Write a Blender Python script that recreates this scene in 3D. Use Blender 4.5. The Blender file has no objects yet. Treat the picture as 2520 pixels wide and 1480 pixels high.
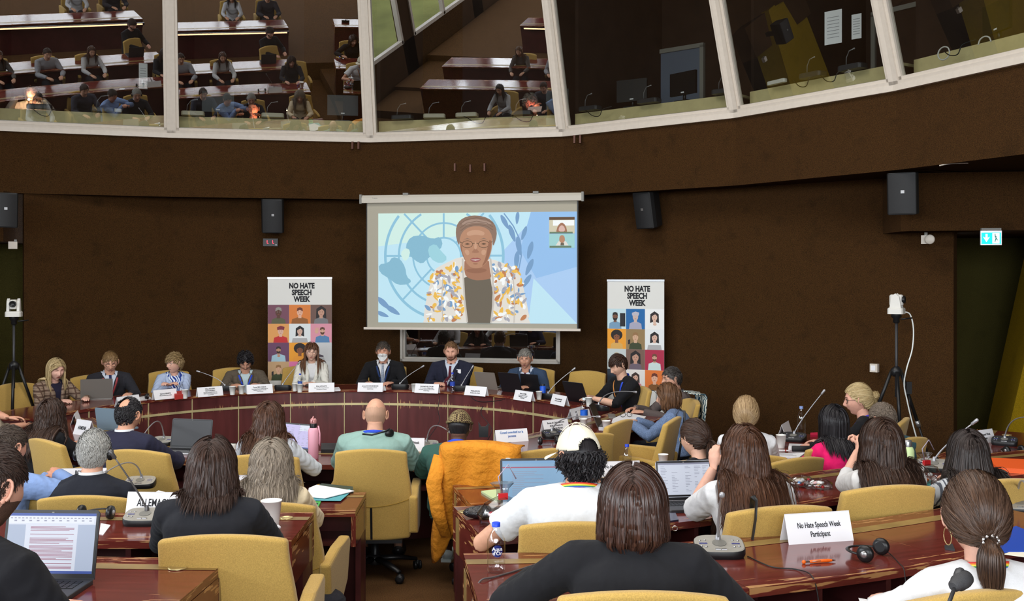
import bpy, bmesh, math, random
import numpy as np
from mathutils import Vector, Matrix, Euler
from mathutils.bvhtree import BVHTree
from mathutils.geometry import tessellate_polygon

random.seed(7)
SC = bpy.context.scene
COL = SC.collection
PI = math.pi
F = 2600.0          # focal length in pixels of the 2520 px frame
CAMZ = 2.12         # camera height above the lowest floor
HY = 680.0          # horizon row

# ------------------------------------------------------------- camera
cam_d = bpy.data.cameras.new('camera')
cam_d.sensor_width = 36.0
cam_d.lens = 36.0*F/2520.0
cam_d.shift_y =-60.0/2520.0
cam_d.clip_start = 0.05
cam = bpy.data.objects.new('camera', cam_d)
COL.objects.link(cam)
cam.location = (0, 0, CAMZ)
cam.rotation_euler = (PI/2, 0, 0)
SC.camera = cam

# ------------------------------------------------------------- colour management
SC.view_settings.view_transform = 'Standard'
SC.view_settings.look = 'None'
SC.view_settings.gamma = 1.0
SC.view_settings.use_curve_mapping = False
SC.view_settings.exposure = 0.08
SC.cycles.max_bounces = 6
SC.cycles.diffuse_bounces = 3
SC.cycles.glossy_bounces = 4
SC.cycles.transmission_bounces = 6
SC.cycles.transparent_max_bounces = 10
SC.cycles.caustics_reflective = False
SC.cycles.caustics_refractive = False
SC.cycles.use_denoising = True
SC.cycles.sample_clamp_indirect = 4.0

# ------------------------------------------------------------- world (overcast daylight outside)
w = bpy.data.worlds.new('world'); SC.world = w; w.use_nodes = True
w.node_tree.nodes['Background'].inputs[0].default_value = (0.80, 0.90, 1.0, 1)
w.node_tree.nodes['Background'].inputs[1].default_value = 2.6

# ------------------------------------------------------------- daylight through the windows, plus added ceiling fill
def area(name, loc, rot, sx, sy, power, color):
 l = bpy.data.lights.new(name, 'AREA'); l.shape = 'RECTANGLE'
 l.size = sx; l.size_y = sy; l.energy = power; l.color = color
 o = bpy.data.objects.new(name, l); COL.objects.link(o)
 o.location = loc; o.rotation_euler = rot
 return o
for k, xw in enumerate((-5.4,-1.8, 1.8, 5.4)):
 area('daylight_back_window', (xw,-5.9, 3.6), (math.radians(80), 0, PI*0), 3.2, 3.6, 340, (0.93, 0.97, 1.0))
for yw in (-3.0, 1.0, 5.0):
 area('daylight_side_window', (-8.75, yw, 4.0), (math.radians(80), 0, math.radians(-90)), 3.2, 1.5, 230, (0.90, 0.96, 1.0))
area('ceiling_fill', (-0.6, 4.2, 6.85), (0, 0, 0), 8.0, 5.0, 360, (1.0, 0.98, 0.94))  # soft fill light added under the closed ceiling, no opening there
area('ceiling_fill_front', (-1.2, 8.6, 6.85), (math.radians(14), 0, 0), 4.0, 1.6, 190, (1.0, 0.96, 0.90))  # second added fill light, tipped towards the panel desk

# ------------------------------------------------------------- pixel helpers (point of the room behind a pixel of the photo)
def at(px, py, Y):
 return Vector(((px-1260.0)/F*Y, Y, CAMZ-(py-HY)/F*Y))
def onz(px, py, z):
 Y = F*(CAMZ-z)/(py-HY)
 return at(px, py, Y)

# ------------------------------------------------------------- materials
_m = {}
def lin(c):
 return tuple((x/12.92 if x<=0.04045 else ((x+0.055)/1.055)**2.4) for x in c)
def rgb(r, g, b):
 return lin((r/255.0, g/255.0, b/255.0))
def mat(name, col=(0.5, 0.5, 0.5), rough=0.6, metal=0.0, spec=0.5, emit=None, es=1.0, coat=0.0,
  noise=None, bump=None, sheen=0.0, alpha=1.0, trans=0.0, ior=1.45):
 """principled material; noise=(scale, amount, detail) varies the colour, bump=(scale, strength, distance)"""
 if name in _m: return _m[name]
 m = bpy.data.materials.new(name); m.use_nodes = True
 nt = m.node_tree; b = nt.nodes['Principled BSDF']
 b.inputs['Base Color'].default_value = (*col, 1)
 b.inputs['Roughness'].default_value = rough
 b.inputs['Metallic'].default_value = metal
 b.inputs['Specular IOR Level'].default_value = spec
 b.inputs['Coat Weight'].default_value = coat
 b.inputs['Coat Roughness'].default_value = 0.06
 b.inputs['Sheen Weight'].default_value = sheen
 b.inputs['Alpha'].default_value = alpha
 b.inputs['Transmission Weight'].default_value = trans
 b.inputs['IOR'].default_value = ior
 if emit:
  b.inputs['Emission Color'].default_value = (*emit, 1)
  b.inputs['Emission Strength'].default_value = es
 tc = None
 if noise or bump:
  tc = nt.nodes.new('ShaderNodeTexCoord')
 if noise:
  n = nt.nodes.new('ShaderNodeTexNoise'); n.inputs['Scale'].default_value = noise[0]
  n.inputs['Detail'].default_value = noise[2] if len(noise)>2 else 3
  r = nt.nodes.new('ShaderNodeValToRGB')
  a = noise[1]
  r.color_ramp.elements[0].position = 0.3; r.color_ramp.elements[1].position = 0.7
  r.color_ramp.elements[0].color = (*[max(0, c*(1-a)) for c in col], 1)
  r.color_ramp.elements[1].color = (*[min(1, c*(1+a)) for c in col], 1)
  nt.links.new(tc.outputs['Object'], n.inputs['Vector'])
  nt.links.new(n.outputs['Fac'], r.inputs['Fac'])
  nt.links.new(r.outputs['Color'], b.inputs['Base Color'])
 if bump:
  n2 = nt.nodes.new('ShaderNodeTexNoise'); n2.inputs['Scale'].default_value = bump[0]
  n2.inputs['Detail'].default_value = 3
  bp = nt.nodes.new('ShaderNodeBump'); bp.inputs['Strength'].default_value = bump[1]
  bp.inputs['Distance'].default_value = bump[2]
  nt.links.new(tc.outputs['Object'], n2.inputs['Vector'])
  nt.links.new(n2.outputs['Fac'], bp.inputs['Height'])
  nt.links.new(bp.outputs['Normal'], b.inputs['Normal'])
 _m[name] = m
 return m

def mat_carpet_wall(name, c1, c2, c3):
 m = bpy.data.materials.new(name); m.use_nodes = True; nt = m.node_tree; b = nt.nodes['Principled BSDF']
 b.inputs['Roughness'].default_value = 0.95; b.inputs['Specular IOR Level'].default_value = 0.1
 tc = nt.nodes.new('ShaderNodeTexCoord')
 n = nt.nodes.new('ShaderNodeTexNoise'); n.inputs['Scale'].default_value = 150; n.inputs['Detail'].default_value = 2
 n2 = nt.nodes.new('ShaderNodeTexNoise'); n2.inputs['Scale'].default_value = 4.5; n2.inputs['Detail'].default_value = 6
 r = nt.nodes.new('ShaderNodeValToRGB'); r.color_ramp.elements[0].position = 0.35; r.color_ramp.elements[1].position = 0.68
 r.color_ramp.elements[0].color = (*c1, 1); r.color_ramp.elements[1].color = (*c2, 1)
 r2 = nt.nodes.new('ShaderNodeValToRGB'); r2.color_ramp.elements[0].position = 0.56; r2.color_ramp.elements[1].position = 0.78
 r2.color_ramp.elements[0].color = (0, 0, 0, 1); r2.color_ramp.elements[1].color = (0.5, 0.5, 0.5, 1)
 mx = nt.nodes.new('ShaderNodeMix'); mx.data_type = 'RGBA'
 nt.links.new(tc.outputs['Object'], n.inputs['Vector']); nt.links.new(tc.outputs['Object'], n2.inputs['Vector'])
 nt.links.new(n.outputs['Fac'], r.inputs['Fac']); nt.links.new(n2.outputs['Fac'], r2.inputs['Fac'])
 nt.links.new(r2.outputs['Color'], mx.inputs['Factor'])
 nt.links.new(r.outputs['Color'], mx.inputs['A']); mx.inputs['B'].default_value = (*c3, 1)
 nt.links.new(mx.outputs['Result'], b.inputs['Base Color'])
 bp = nt.nodes.new('ShaderNodeBump'); bp.inputs['Strength'].default_value = 0.6; bp.inputs['Distance'].default_value = 0.01
 nt.links.new(n.outputs['Fac'], bp.inputs['Height']); nt.links.new(bp.outputs['Normal'], b.inputs['Normal'])
 _m[name] = m
 return m

def mat_lacquer(name, base, worn, mode):
 """reddish lacquered wood; UV u runs along the desk in metres, v is the distance in metres from the edge that wears.
 mode 'top': scratched near both long edges; mode 'front': vertical streaks hanging from the edge and round the brass strip"""
 m = bpy.data.materials.new(name); m.use_nodes = True; nt = m.node_tree; b = nt.nodes['Principled BSDF']
 b.inputs['Roughness'].default_value = 0.16 if mode=='top' else 0.32
 b.inputs['Specular IOR Level'].default_value = 0.6
 uv = nt.nodes.new('ShaderNodeUVMap'); uv.uv_map = 'UVMap'
 sep = nt.nodes.new('ShaderNodeSeparateXYZ'); nt.links.new(uv.outputs['UV'], sep.inputs[0])
 def math_(op, a, b_=None, clamp=False):
  n = nt.nodes.new('ShaderNodeMath'); n.operation = op; n.use_clamp = clamp
  for i, x in enumerate((a, b_)):
   if x is None: continue
   if isinstance(x, (int, float)): n.inputs[i].default_value = x
   else: nt.links.new(x, n.inputs[i])
  return n.outputs[0]
 mp = nt.nodes.new('ShaderNodeMapping')
 nt.links.new(uv.outputs['UV'], mp.inputs['Vector'])
 n = nt.nodes.new('ShaderNodeTexNoise'); n.inputs['Detail'].default_value = 4; n.inputs['Scale'].default_value = 1.0
 if mode=='top':
  mp.inputs['Rotation'].default_value = (0, 0, 0.45); mp.inputs['Scale'].default_value = (5, 55, 1)
  # wear mask: strongest at v=0 (edge) ; v stored 0 at near edge, negative none
  e = math_('SUBTRACT', 0.20, math_('MULTIPLY', sep.outputs['Y'], 1.6))
  e = math_('MAXIMUM', e,-0.065)
  th = math_('SUBTRACT', 0.70, e)
 else:
  mp.inputs['Scale'].default_value = (70, 2.2, 1)
  d1 = math_('ABSOLUTE', math_('SUBTRACT', sep.outputs['Y'], 0.17))
  e1 = math_('SUBTRACT', 0.20, math_('MULTIPLY', d1, 2.6))
  e2 = math_('SUBTRACT', 0.16, math_('MULTIPLY', sep.outputs['Y'], 2.6))
  e = math_('MAXIMUM', math_('MAXIMUM', e1, e2),-0.1)
  big = nt.nodes.new('ShaderNodeTexNoise'); big.inputs['Scale'].default_value = 1.1; big.inputs['Detail'].default_value = 1
  nt.links.new(uv.outputs['UV'], big.inputs['Vector'])
  e = math_('ADD', e, math_('MULTIPLY', math_('SUBTRACT', big.outputs['Fac'], 0.5), 0.5))
  th = math_('SUBTRACT', 0.72, e)
 nt.links.new(mp.outputs['Vector'], n.inputs['Vector'])
 mask = math_('MULTIPLY', math_('SUBTRACT', n.outputs['Fac'], th), 26, clamp=True)
 # faint wood figure
 n3 = nt.nodes.new('ShaderNodeTexNoise'); n3.inputs['Scale'].default_value = 1.0; n3.inputs['Detail'].default_value = 5
 mp3 = nt.nodes.new('ShaderNodeMapping'); mp3.inputs['Scale'].default_value = (3, 40, 1) if mode=='top' else (14, 2, 1)
 nt.links.new(uv.outputs['UV'], mp3.inputs['Vector']); nt.links.new(mp3.outputs['Vector'], n3.inputs['Vector'])
 r = nt.nodes.new('ShaderNodeValToRGB')
 r.color_ramp.elements[0].position = 0.3; r.color_ramp.elements[1].position = 0.75
 r.color_ramp.elements[0].color = (*[c*0.8 for c in base], 1); r.color_ramp.elements[1].color = (*[c*1.3 for c in base], 1)
 nt.links.new(n3.outputs['Fac'], r.inputs['Fac'])
 mx = nt.nodes.new('ShaderNodeMix'); mx.data_type = 'RGBA'
 nt.links.new(mask, mx.inputs['Factor']); nt.links.new(r.outputs['Color'], mx.inputs['A']); mx.inputs['B'].default_value = (*worn, 1)
 nt.links.new(mx.outputs['Result'], b.inputs['Base Color'])
 rr = math_('ADD', math_('MULTIPLY', mask, 0.35), 0.13 if mode=='top' else 0.3)
 nt.links.new(rr, b.inputs['Roughness'])
 _m[name] = m
 return m

def mat_hair(name, c1, c2, rough=0.40, spec=0.32, mul=0.85):
 c1 = tuple(x*mul for x in c1); c2 = tuple(x*mul for x in c2)
 m = bpy.data.materials.new(name); m.use_nodes = True; nt = m.node_tree; b = nt.nodes['Principled BSDF']
 b.inputs['Roughness'].default_value = rough; b.inputs['Specular IOR Level'].default_value = spec
 b.inputs['Anisotropic'].default_value = 0.6
 uv = nt.nodes.new('ShaderNodeUVMap'); uv.uv_map = 'UVMap'
 mp = nt.nodes.new('ShaderNodeMapping'); mp.inputs['Scale'].default_value = (190, 2.2, 1)
 n = nt.nodes.new('ShaderNodeTexNoise'); n.inputs['Scale'].default_value = 1.0; n.inputs['Detail'].default_value = 3
 nt.links.new(uv.outputs['UV'], mp.inputs['Vector']); nt.links.new(mp.outputs['Vector'], n.inputs['Vector'])
 r = nt.nodes.new('ShaderNodeValToRGB'); r.color_ramp.elements[0].position = 0.36; r.color_ramp.elements[1].position = 0.66
 r.color_ramp.elements[0].color = (*c1, 1); r.color_ramp.elements[1].color = (*c2, 1)
 nt.links.new(n.outputs['Fac'], r.inputs['Fac']); nt.links.new(r.outputs['Color'], b.inputs['Base Color'])
 bp = nt.nodes.new('ShaderNodeBump'); bp.inputs['Strength'].default_value = 0.55; bp.inputs['Distance'].default_value = 0.0025
 nt.links.new(n.outputs['Fac'], bp.inputs['Height']); nt.links.new(bp.outputs['Normal'], b.inputs['Normal'])
 _m[name] = m
 return m

def mat_check(name, cols, scale, kind='plaid', rough=0.9):
 m = bpy.data.materials.new(name); m.use_nodes = True; nt = m.node_tree; b = nt.nodes['Principled BSDF']
 b.inputs['Roughness'].default_value = rough; b.inputs['Specular IOR Level'].default_value = 0.2
 tc = nt.nodes.new('ShaderNodeTexCoord')
 if kind=='plaid':
  fs = []
  for ax in ('X', 'Z'):
   wv = nt.nodes.new('ShaderNodeTexWave'); wv.bands_direction = ax; wv.inputs['Scale'].default_value = scale
   wv.inputs['Distortion'].default_value = 0.6; nt.links.new(tc.outputs['Object'], wv.inputs['Vector'])
   fs.append(wv.outputs['Fac'])
  wz = nt.nodes.new('ShaderNodeTexWave'); wz.bands_direction = 'Z'; wz.inputs['Scale'].default_value = scale*3.1
  nt.links.new(tc.outputs['Object'], wz.inputs['Vector'])
  mx = nt.nodes.new('ShaderNodeMix'); mx.data_type = 'RGBA'
  r0 = nt.nodes.new('ShaderNodeValToRGB'); r0.color_ramp.elements[0].position = 0.80; r0.color_ramp.elements[1].position = 0.9
  r1 = nt.nodes.new('ShaderNodeValToRGB'); r1.color_ramp.elements[0].position = 0.80; r1.color_ramp.elements[1].position = 0.9
  nt.links.new(fs[0], r0.inputs[0]); nt.links.new(fs[1], r1.inputs[0])
  mm = nt.nodes.new('ShaderNodeMath'); mm.operation = 'MAXIMUM'
  nt.links.new(r0.outputs[0], mm.inputs[0]); nt.links.new(r1.outputs[0], mm.inputs[1])
  mx0 = nt.nodes.new('ShaderNodeMix'); mx0.data_type = 'RGBA'; nt.links.new(wz.outputs['Fac'], mx0.inputs['Factor'])
  mx0.inputs['A'].default_value = (*cols[0], 1); mx0.inputs['B'].default_value = (*cols[2], 1)
  nt.links.new(mm.outputs[0], mx.inputs['Factor'])
  nt.links.new(mx0.outputs['Result'], mx.inputs['A']); mx.inputs['B'].default_value = (*cols[1], 1)
  nt.links.new(mx.outputs['Result'], b.inputs['Base Color'])
 elif kind=='check':
  ck = nt.nodes.new('ShaderNodeTexChecker'); ck.inputs['Scale'].default_value = scale
  ck.inputs['Color1'].default_value = (*cols[0], 1); ck.inputs['Color2'].default_value = (*cols[1], 1)
  nt.links.new(tc.outputs['Object'], ck.inputs['Vector']); nt.links.new(ck.outputs['Color'], b.inputs['Base Color'])
 elif kind=='stripe':
  wv = nt.nodes.new('ShaderNodeTexWave'); wv.bands_direction = 'X'; wv.inputs['Scale'].default_value = scale
  nt.links.new(tc.outputs['Object'], wv.inputs['Vector'])
  r0 = nt.nodes.new('ShaderNodeValToRGB'); r0.color_ramp.elements[0].position = 0.3; r0.color_ramp.elements[1].position = 0.42
  r0.color_ramp.elements[0].color = (*cols[0], 1); r0.color_ramp.elements[1].color = (*cols[1], 1)
  nt.links.new(wv.outputs['Fac'], r0.inputs[0]); nt.links.new(r0.outputs[0], b.inputs['Base Color'])
 elif kind=='swirl':
  wv = nt.nodes.new('ShaderNodeTexWave'); wv.inputs['Scale'].default_value = scale; wv.inputs['Distortion'].default_value = 14
  wv.inputs['Detail'].default_value = 1.5; nt.links.new(tc.outputs['Object'], wv.inputs['Vector'])
  r0 = nt.nodes.new('ShaderNodeValToRGB'); r0.color_ramp.elements[0].position = 0.42; r0.color_ramp.elements[1].position = 0.52
  r0.color_ramp.elements[0].color = (*cols[0], 1); r0.color_ramp.elements[1].color = (*cols[1], 1)
  nt.links.new(wv.outputs['Fac'], r0.inputs[0]); nt.links.new(r0.outputs[0], b.inputs['Base Color'])
 _m[name] = m
 return m

def mat_glass_pane(name, tint=(1, 1, 1), ior=1.9, rough=0.0, base=0.0):
 m = bpy.data.materials.new(name); m.use_nodes = True; nt = m.node_tree
 for n in list(nt.nodes):
  if n.type=='BSDF_PRINCIPLED': nt.nodes.remove(n)
 out = nt.nodes['Material Output']
 tr = nt.nodes.new('ShaderNodeBsdfTransparent'); tr.inputs[0].default_value = (*tint, 1)
 gl = nt.nodes.new('ShaderNodeBsdfGlossy'); gl.inputs['Roughness'].default_value = rough
 lw_ = nt.nodes.new('ShaderNodeLayerWeight'); lw_.inputs['Blend'].default_value = .5
 r0 = max(base, ((ior-1)/(ior+1))**2)
 pw = nt.nodes.new('ShaderNodeMath'); pw.operation = 'POWER'; pw.inputs[1].default_value = 4.5; nt.links.new(lw_.outputs['Facing'], pw.inputs[0])
 fr = nt.nodes.new('ShaderNodeMath'); fr.operation = 'MULTIPLY_ADD'; fr.inputs[1].default_value = 1-r0; fr.inputs[2].default_value = r0; fr.use_clamp = True
 nt.links.new(pw.outputs[0], fr.inputs[0]); mx = nt.nodes.new('ShaderNodeMixShader'); nt.links.new(fr.outputs[0], mx.inputs[0])
 nt.links.new(tr.outputs[0], mx.inputs[1]); nt.links.new(gl.outputs[0], mx.inputs[2])
 nt.links.new(mx.outputs[0], out.inputs['Surface'])
 _m[name] = m
 return m

WALL = mat_carpet_wall('brown wall carpet', rgb(45, 29, 14), rgb(77, 51, 25), rgb(34, 23, 11))
GREENWALL = mat_carpet_wall('green wall carpet', rgb(52, 48, 20), rgb(74, 68, 32), rgb(46, 42, 18))
YELLOWWALL = mat_carpet_wall('ochre wall carpet', rgb(122, 98, 10), rgb(148, 120, 20), rgb(112, 90, 8))
FLOORM = mat_carpet_wall('brown floor carpet', rgb(70, 48, 28), rgb(106, 76, 46), rgb(64, 44, 26))
TOPM = mat_lacquer('red lacquer desktop', rgb(102, 42, 36), rgb(176, 128, 80), 'top')
FRONTM = mat_lacquer('red lacquer front', rgb(94, 46, 46), rgb(176, 132, 86), 'front')
PANELM = mat('dark lacquer panel', rgb(76, 34, 34), 0.3, noise=(6, 0.25, 5))
BRASS = mat('brass', rgb(196, 176, 124), 0.32, metal=0.55, noise=(30, 0.12, 2))
INLAY = mat('worn brass inlay', rgb(142, 116, 70), 0.35, metal=0.1, noise=(9, 0.2, 5))
MUSTARD = mat('mustard fabric', rgb(186, 152, 82), 0.9, spec=0.15, noise=(260, 0.16, 2), bump=(420, 0.25, 0.002), sheen=0.15)
WHITEF = mat('cream window frame', rgb(208, 198, 186), 0.5, noise=(20, 0.03, 2))
BLACKP = mat('black plastic', rgb(24, 24, 26), 0.4)
DARKG = mat('dark grey plastic', rgb(52, 52, 55), 0.45)
GREYP = mat('grey plastic', rgb(120, 118, 112), 0.4)
PAPER = mat('white paper', rgb(238, 238, 242), 0.7, spec=0.2)
CHROME = mat('chrome', (0.75, 0.75, 0.77), 0.15, metal=1.0)
SILVER = mat('silver', rgb(176, 176, 178), 0.3, metal=0.8)
INK = mat('black ink', rgb(28, 28, 34), 0.7)
TAN = mat('olive tan laminate', rgb(214, 198, 146), 0.55, noise=(12, 0.06, 3))
GLASS = mat_glass_pane('booth glass', (0.86, 0.9, 0.88), 1.5, 0, .33)
# ------------------------------------------------------------- mesh helpers
class MB:
 """collects shapes and links them as ONE mesh object"""
 def __init__(s): s.v = []; s.f = []; s.mi = []; s.uv = {}; s.sm = []
 def add(s, vs, fs, mi=0, smooth=False, uvs=None, M=None):
  o = len(s.v)
  if M is not None: vs = [M @ Vector(v) for v in vs]
  s.v += [tuple(v) for v in vs]
  for k, f in enumerate(fs):
   s.f.append(tuple(i+o for i in f)); s.mi.append(mi); s.sm.append(smooth)
   if uvs: s.uv[len(s.f)-1] = [uvs[i] for i in f]
  return s
 def box(s, c, d, mi=0, M=None, R=None):
  x, y, z = d[0]/2, d[1]/2, d[2]/2
  vs = [Vector((a*x, b*y, e*z)) for a in (-1, 1) for b in (-1, 1) for e in (-1, 1)]
  if R is not None: vs = [R @ v for v in vs]
  vs = [v+Vector(c) for v in vs]
  return s.add(vs, [(0, 1, 3, 2), (4, 6, 7, 5), (0, 4, 5, 1), (2, 3, 7, 6), (0, 2, 6, 4), (1, 5, 7, 3)], mi, False, None, M)
 def rbox(s, c, d, r, mi=0, M=None, n=3):
  """box with rounded vertical edges and slightly rounded top"""
  x, y, z = d[0]/2, d[1]/2, d[2]/2; r = min(r, x, y)
  out = []
  for (cx, cy, a0) in ((x-r, y-r, 0), (-x+r, y-r, PI/2), (-x+r,-y+r, PI), (x-r,-y+r, 1.5*PI)):
   for k in range(n+1):
    a = a0+PI/2*k/n; out.append((cx+r*math.cos(a), cy+r*math.sin(a)))
  e = min(r*0.5, z*0.6)
  lv = [(-z, 0.0), (z-e, 0.0), (z-e*0.3, e*0.3), (z, e)]
  vs = []; N = len(out)
  for zz, ins in lv:
   for (px, py) in out:
    L = math.hypot(px, py) or 1; k = max(0, (L-ins))/L
    vs.append((c[0]+px*k, c[1]+py*k, c[2]+zz))
  fs = []
  for i in range(len(lv)-1):
   for j in range(N):
    fs.append((i*N+j, i*N+(j+1)%N, (i+1)*N+(j+1)%N, (i+1)*N+j))
  fs.append(tuple(range(N-1,-1,-1))); fs.append(tuple((len(lv)-1)*N+j for j in range(N)))
  return s.add(vs, fs, mi, False, None, M)
 def lathe(s, prof, n=24, mi=0, M=None, smooth=True, caps=True):
  vs = []; fs = []
  for r, z in prof:
   for k in range(n):
    a = 2*PI*k/n; vs.append((r*math.cos(a), r*math.sin(a), z))
  for i in range(len(prof)-1):
   for k in range(n):
    fs.append((i*n+k, i*n+(k+1)%n, (i+1)*n+(k+1)%n, (i+1)*n+k))
  s.add(vs, fs, mi, smooth, None, M)
  if caps:
   for i, rev in ((0, True), (len(prof)-1, False)):
    ring = vs[i*n:(i+1)*n]
    s.add(ring, [tuple(range(n-1,-1,-1)) if rev else tuple(range(n))], mi, False, None, M)
  return s
 def tube(s, pts, rad, n=8, mi=0, M=None, flat=1.0, up=None, caps=True, smooth=True):
  pts = [Vector(p) for p in pts]; m = len(pts)
  if isinstance(rad, (int, float)): rad = [rad]*m
  vs = []; prev = None
  for i, p in enumerate(pts):
   t = (pts[min(i+1, m-1)]-pts[max(i-1, 0)])
   t = t.normalized() if t.length>1e-9 else Vector((0, 0, 1))
   if prev is None:
    ref = Vector(up) if up is not None else (Vector((0, 0, 1)) if abs(t.z)<0.9 else Vector((1, 0, 0)))
    a = (ref-t*ref.dot(t)).normalized()
   else:
    a = prev-t*prev.dot(t)
    a = a.normalized() if a.length>1e-6 else prev
   prev = a; b = t.cross(a)
   for k in range(n):
    g = 2*PI*k/n
    vs.append(p+a*(math.cos(g)*rad[i]*flat)+b*(math.sin(g)*rad[i]))
  fs = [(i*n+k, i*n+(k+1)%n, (i+1)*n+(k+1)%n, (i+1)*n+k) for i in range(m-1) for k in range(n)]
  if caps: fs += [tuple(range(n-1,-1,-1)), tuple((m-1)*n+k for k in range(n))]
  return s.add(vs, fs, mi, smooth, None, M)
 def ball(s, c, r, n=14, mi=0, M=None, R=None):
  if isinstance(r, (int, float)): r = (r, r, r)
  vs = []; fs = []; h = n // 2
  for i in range(h+1):
   th = PI*i/h
   for k in range(n):
    a = 2*PI*k/n
    v = Vector((r[0]*math.sin(th)*math.cos(a), r[1]*math.sin(th)*math.sin(a), r[2]*math.cos(th)))
    if R is not None: v = R @ v
    vs.append(v+Vector(c))
  for i in range(h):
   for k in range(n):
    fs.append((i*n+k, (i+1)*n+k, (i+1)*n+(k+1)%n, i*n+(k+1)%n))
  return s.add(vs, fs, mi, True, None, M)
 def poly(s, pts, mi=0, M=None):
  """flat polygon (may be concave) from 3-d points"""
  tri = tessellate_polygon([[Vector(p) for p in pts]])
  return s.add(pts, [tuple(t) for t in tri], mi, False, None, M)
 def prism(s, pts2, h0, h1, mi=0, M=None, axis='z'):
  """extruded outline; axis z: outline in xy; axis y: outline in xz ; axis x: outline in yz"""
  n = len(pts2)
  def mk(a, b, h): return {'z': (a, b, h), 'y': (a, h, b), 'x': (h, a, b)}[axis]
  vs = [mk(a, b, h0) for a, b in pts2]+[mk(a, b, h1) for a, b in pts2]
  tri = tessellate_polygon([[Vector((a, b, 0)) for a, b in pts2]])
  fs = [tuple(t) for t in tri]+[tuple(i+n for i in t)[::-1] for t in tri]
  fs += [(i, (i+1)%n, n+(i+1)%n, n+i) for i in range(n)]
  return s.add(vs, fs, mi, False, None, M)
 def build(s, name, mats, parent=None, M=None, fix=True, smooth_all=False):
  me = bpy.data.meshes.new(name)
  me.from_pydata(s.v, [], s.f)
  if not isinstance(mats, (list, tuple)): mats = [mats]
  for m in mats: me.materials.append(m)
  me.polygons.foreach_set('material_index', s.mi)
  me.polygons.foreach_set('use_smooth', [True]*len(s.f) if smooth_all else s.sm)
  if s.uv:
   ul = me.uv_layers.new(name='UVMap')
   for fi, us in s.uv.items():
    p = me.polygons[fi]
    for k, li in enumerate(p.loop_indices): ul.data[li].uv = us[k]
  if fix:
   bm = bmesh.new(); bm.from_mesh(me)
   bmesh.ops.recalc_face_normals(bm, faces=bm.faces); bm.to_mesh(me); bm.free()
  me.update()
  return link(name, me, parent, M)

def link(name, data, parent=None, M=None):
 o = bpy.data.objects.new(name, data); COL.objects.link(o)
 if parent is not None: o.parent = parent
 if M is not None: o.matrix_local = M
 return o

def bevel(o, w=0.006, seg=2, ang=40):
 m = o.modifiers.new('bevel', 'BEVEL'); m.width = w; m.segments = seg; m.limit_method = 'ANGLE'; m.angle_limit = math.radians(ang)
 return o

def thing(name, label, cat, loc=(0, 0, 0), rz=0.0, group=None):
 o = bpy.data.objects.new(name, None); COL.objects.link(o)
 o.empty_display_size = 0.1
 o.location = loc; o.rotation_euler = (0, 0, rz)
 o['label'] = label; o['category'] = cat
 if group: o['group'] = group
 return o
def tag(o, label, cat, group=None):
 o['label'] = label; o['category'] = cat
 if group: o['group'] = group
 return o
def struct(o):
 o['kind'] = 'structure'; return o
def dup(root, loc, rz, label, group=None):
 r = root.copy(); COL.objects.link(r); r.location = loc; r.rotation_euler = (0, 0, rz); r['label'] = label
 if group: r['group'] = group
 for ch in list(root.children):
  c = ch.copy(); COL.objects.link(c); c.parent = r
  for g in list(ch.children):
   d = g.copy(); COL.objects.link(d); d.parent = c
 return r
def TR(x, y, z, rx=0, ry=0, rz=0):
 return Matrix.Translation((x, y, z)) @ Euler((rx, ry, rz)).to_matrix().to_4x4()

def text_mesh(name, txt, size, material, parent, M, bold=0.0, align='CENTER', sx=1.0, spacing=1.0, thick=0.0004):
 """lettering as a thin mesh lying in the local XY plane of M (x right, y up)"""
 cu = bpy.data.curves.new(name, 'FONT'); cu.body = txt; cu.size = size; cu.align_x = align; cu.align_y = 'CENTER'
 cu.offset = bold*size; cu.extrude = thick; cu.space_line = spacing; cu.resolution_u = 3
 tmp = bpy.data.objects.new('tmp_text', cu); COL.objects.link(tmp)
 me = bpy.data.meshes.new_from_object(tmp.evaluated_get(bpy.context.evaluated_depsgraph_get()))
 bpy.data.objects.remove(tmp); bpy.data.curves.remove(cu)
 me.name = name; me.materials.clear(); me.materials.append(material)
 if sx != 1.0: me.transform(Matrix.Diagonal((sx, 1, 1, 1)))
 return link(name, me, parent, M)
def smoothstep(t):
 t = max(0, min(1, t)); return t*t*(3-2*t)
# ------------------------------------------------------------- ROOM
def quad_wall(name, pts, z0, z1, m, thick=0.12, side=1):
 """vertical wall along a plan polyline with thickness to one side"""
 b = MB()
 for (x0, y0), (x1, y1) in zip(pts[:-1], pts[1:]):
  dx, dy = x1-x0, y1-y0; L = math.hypot(dx, dy); nx, ny =-dy/L*thick*side, dx/L*thick*side
  b.prism([(x0, y0), (x1, y1), (x1+nx, y1+ny), (x0+nx, y0+ny)], z0, z1)
 return struct(b.build(name, m))

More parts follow.
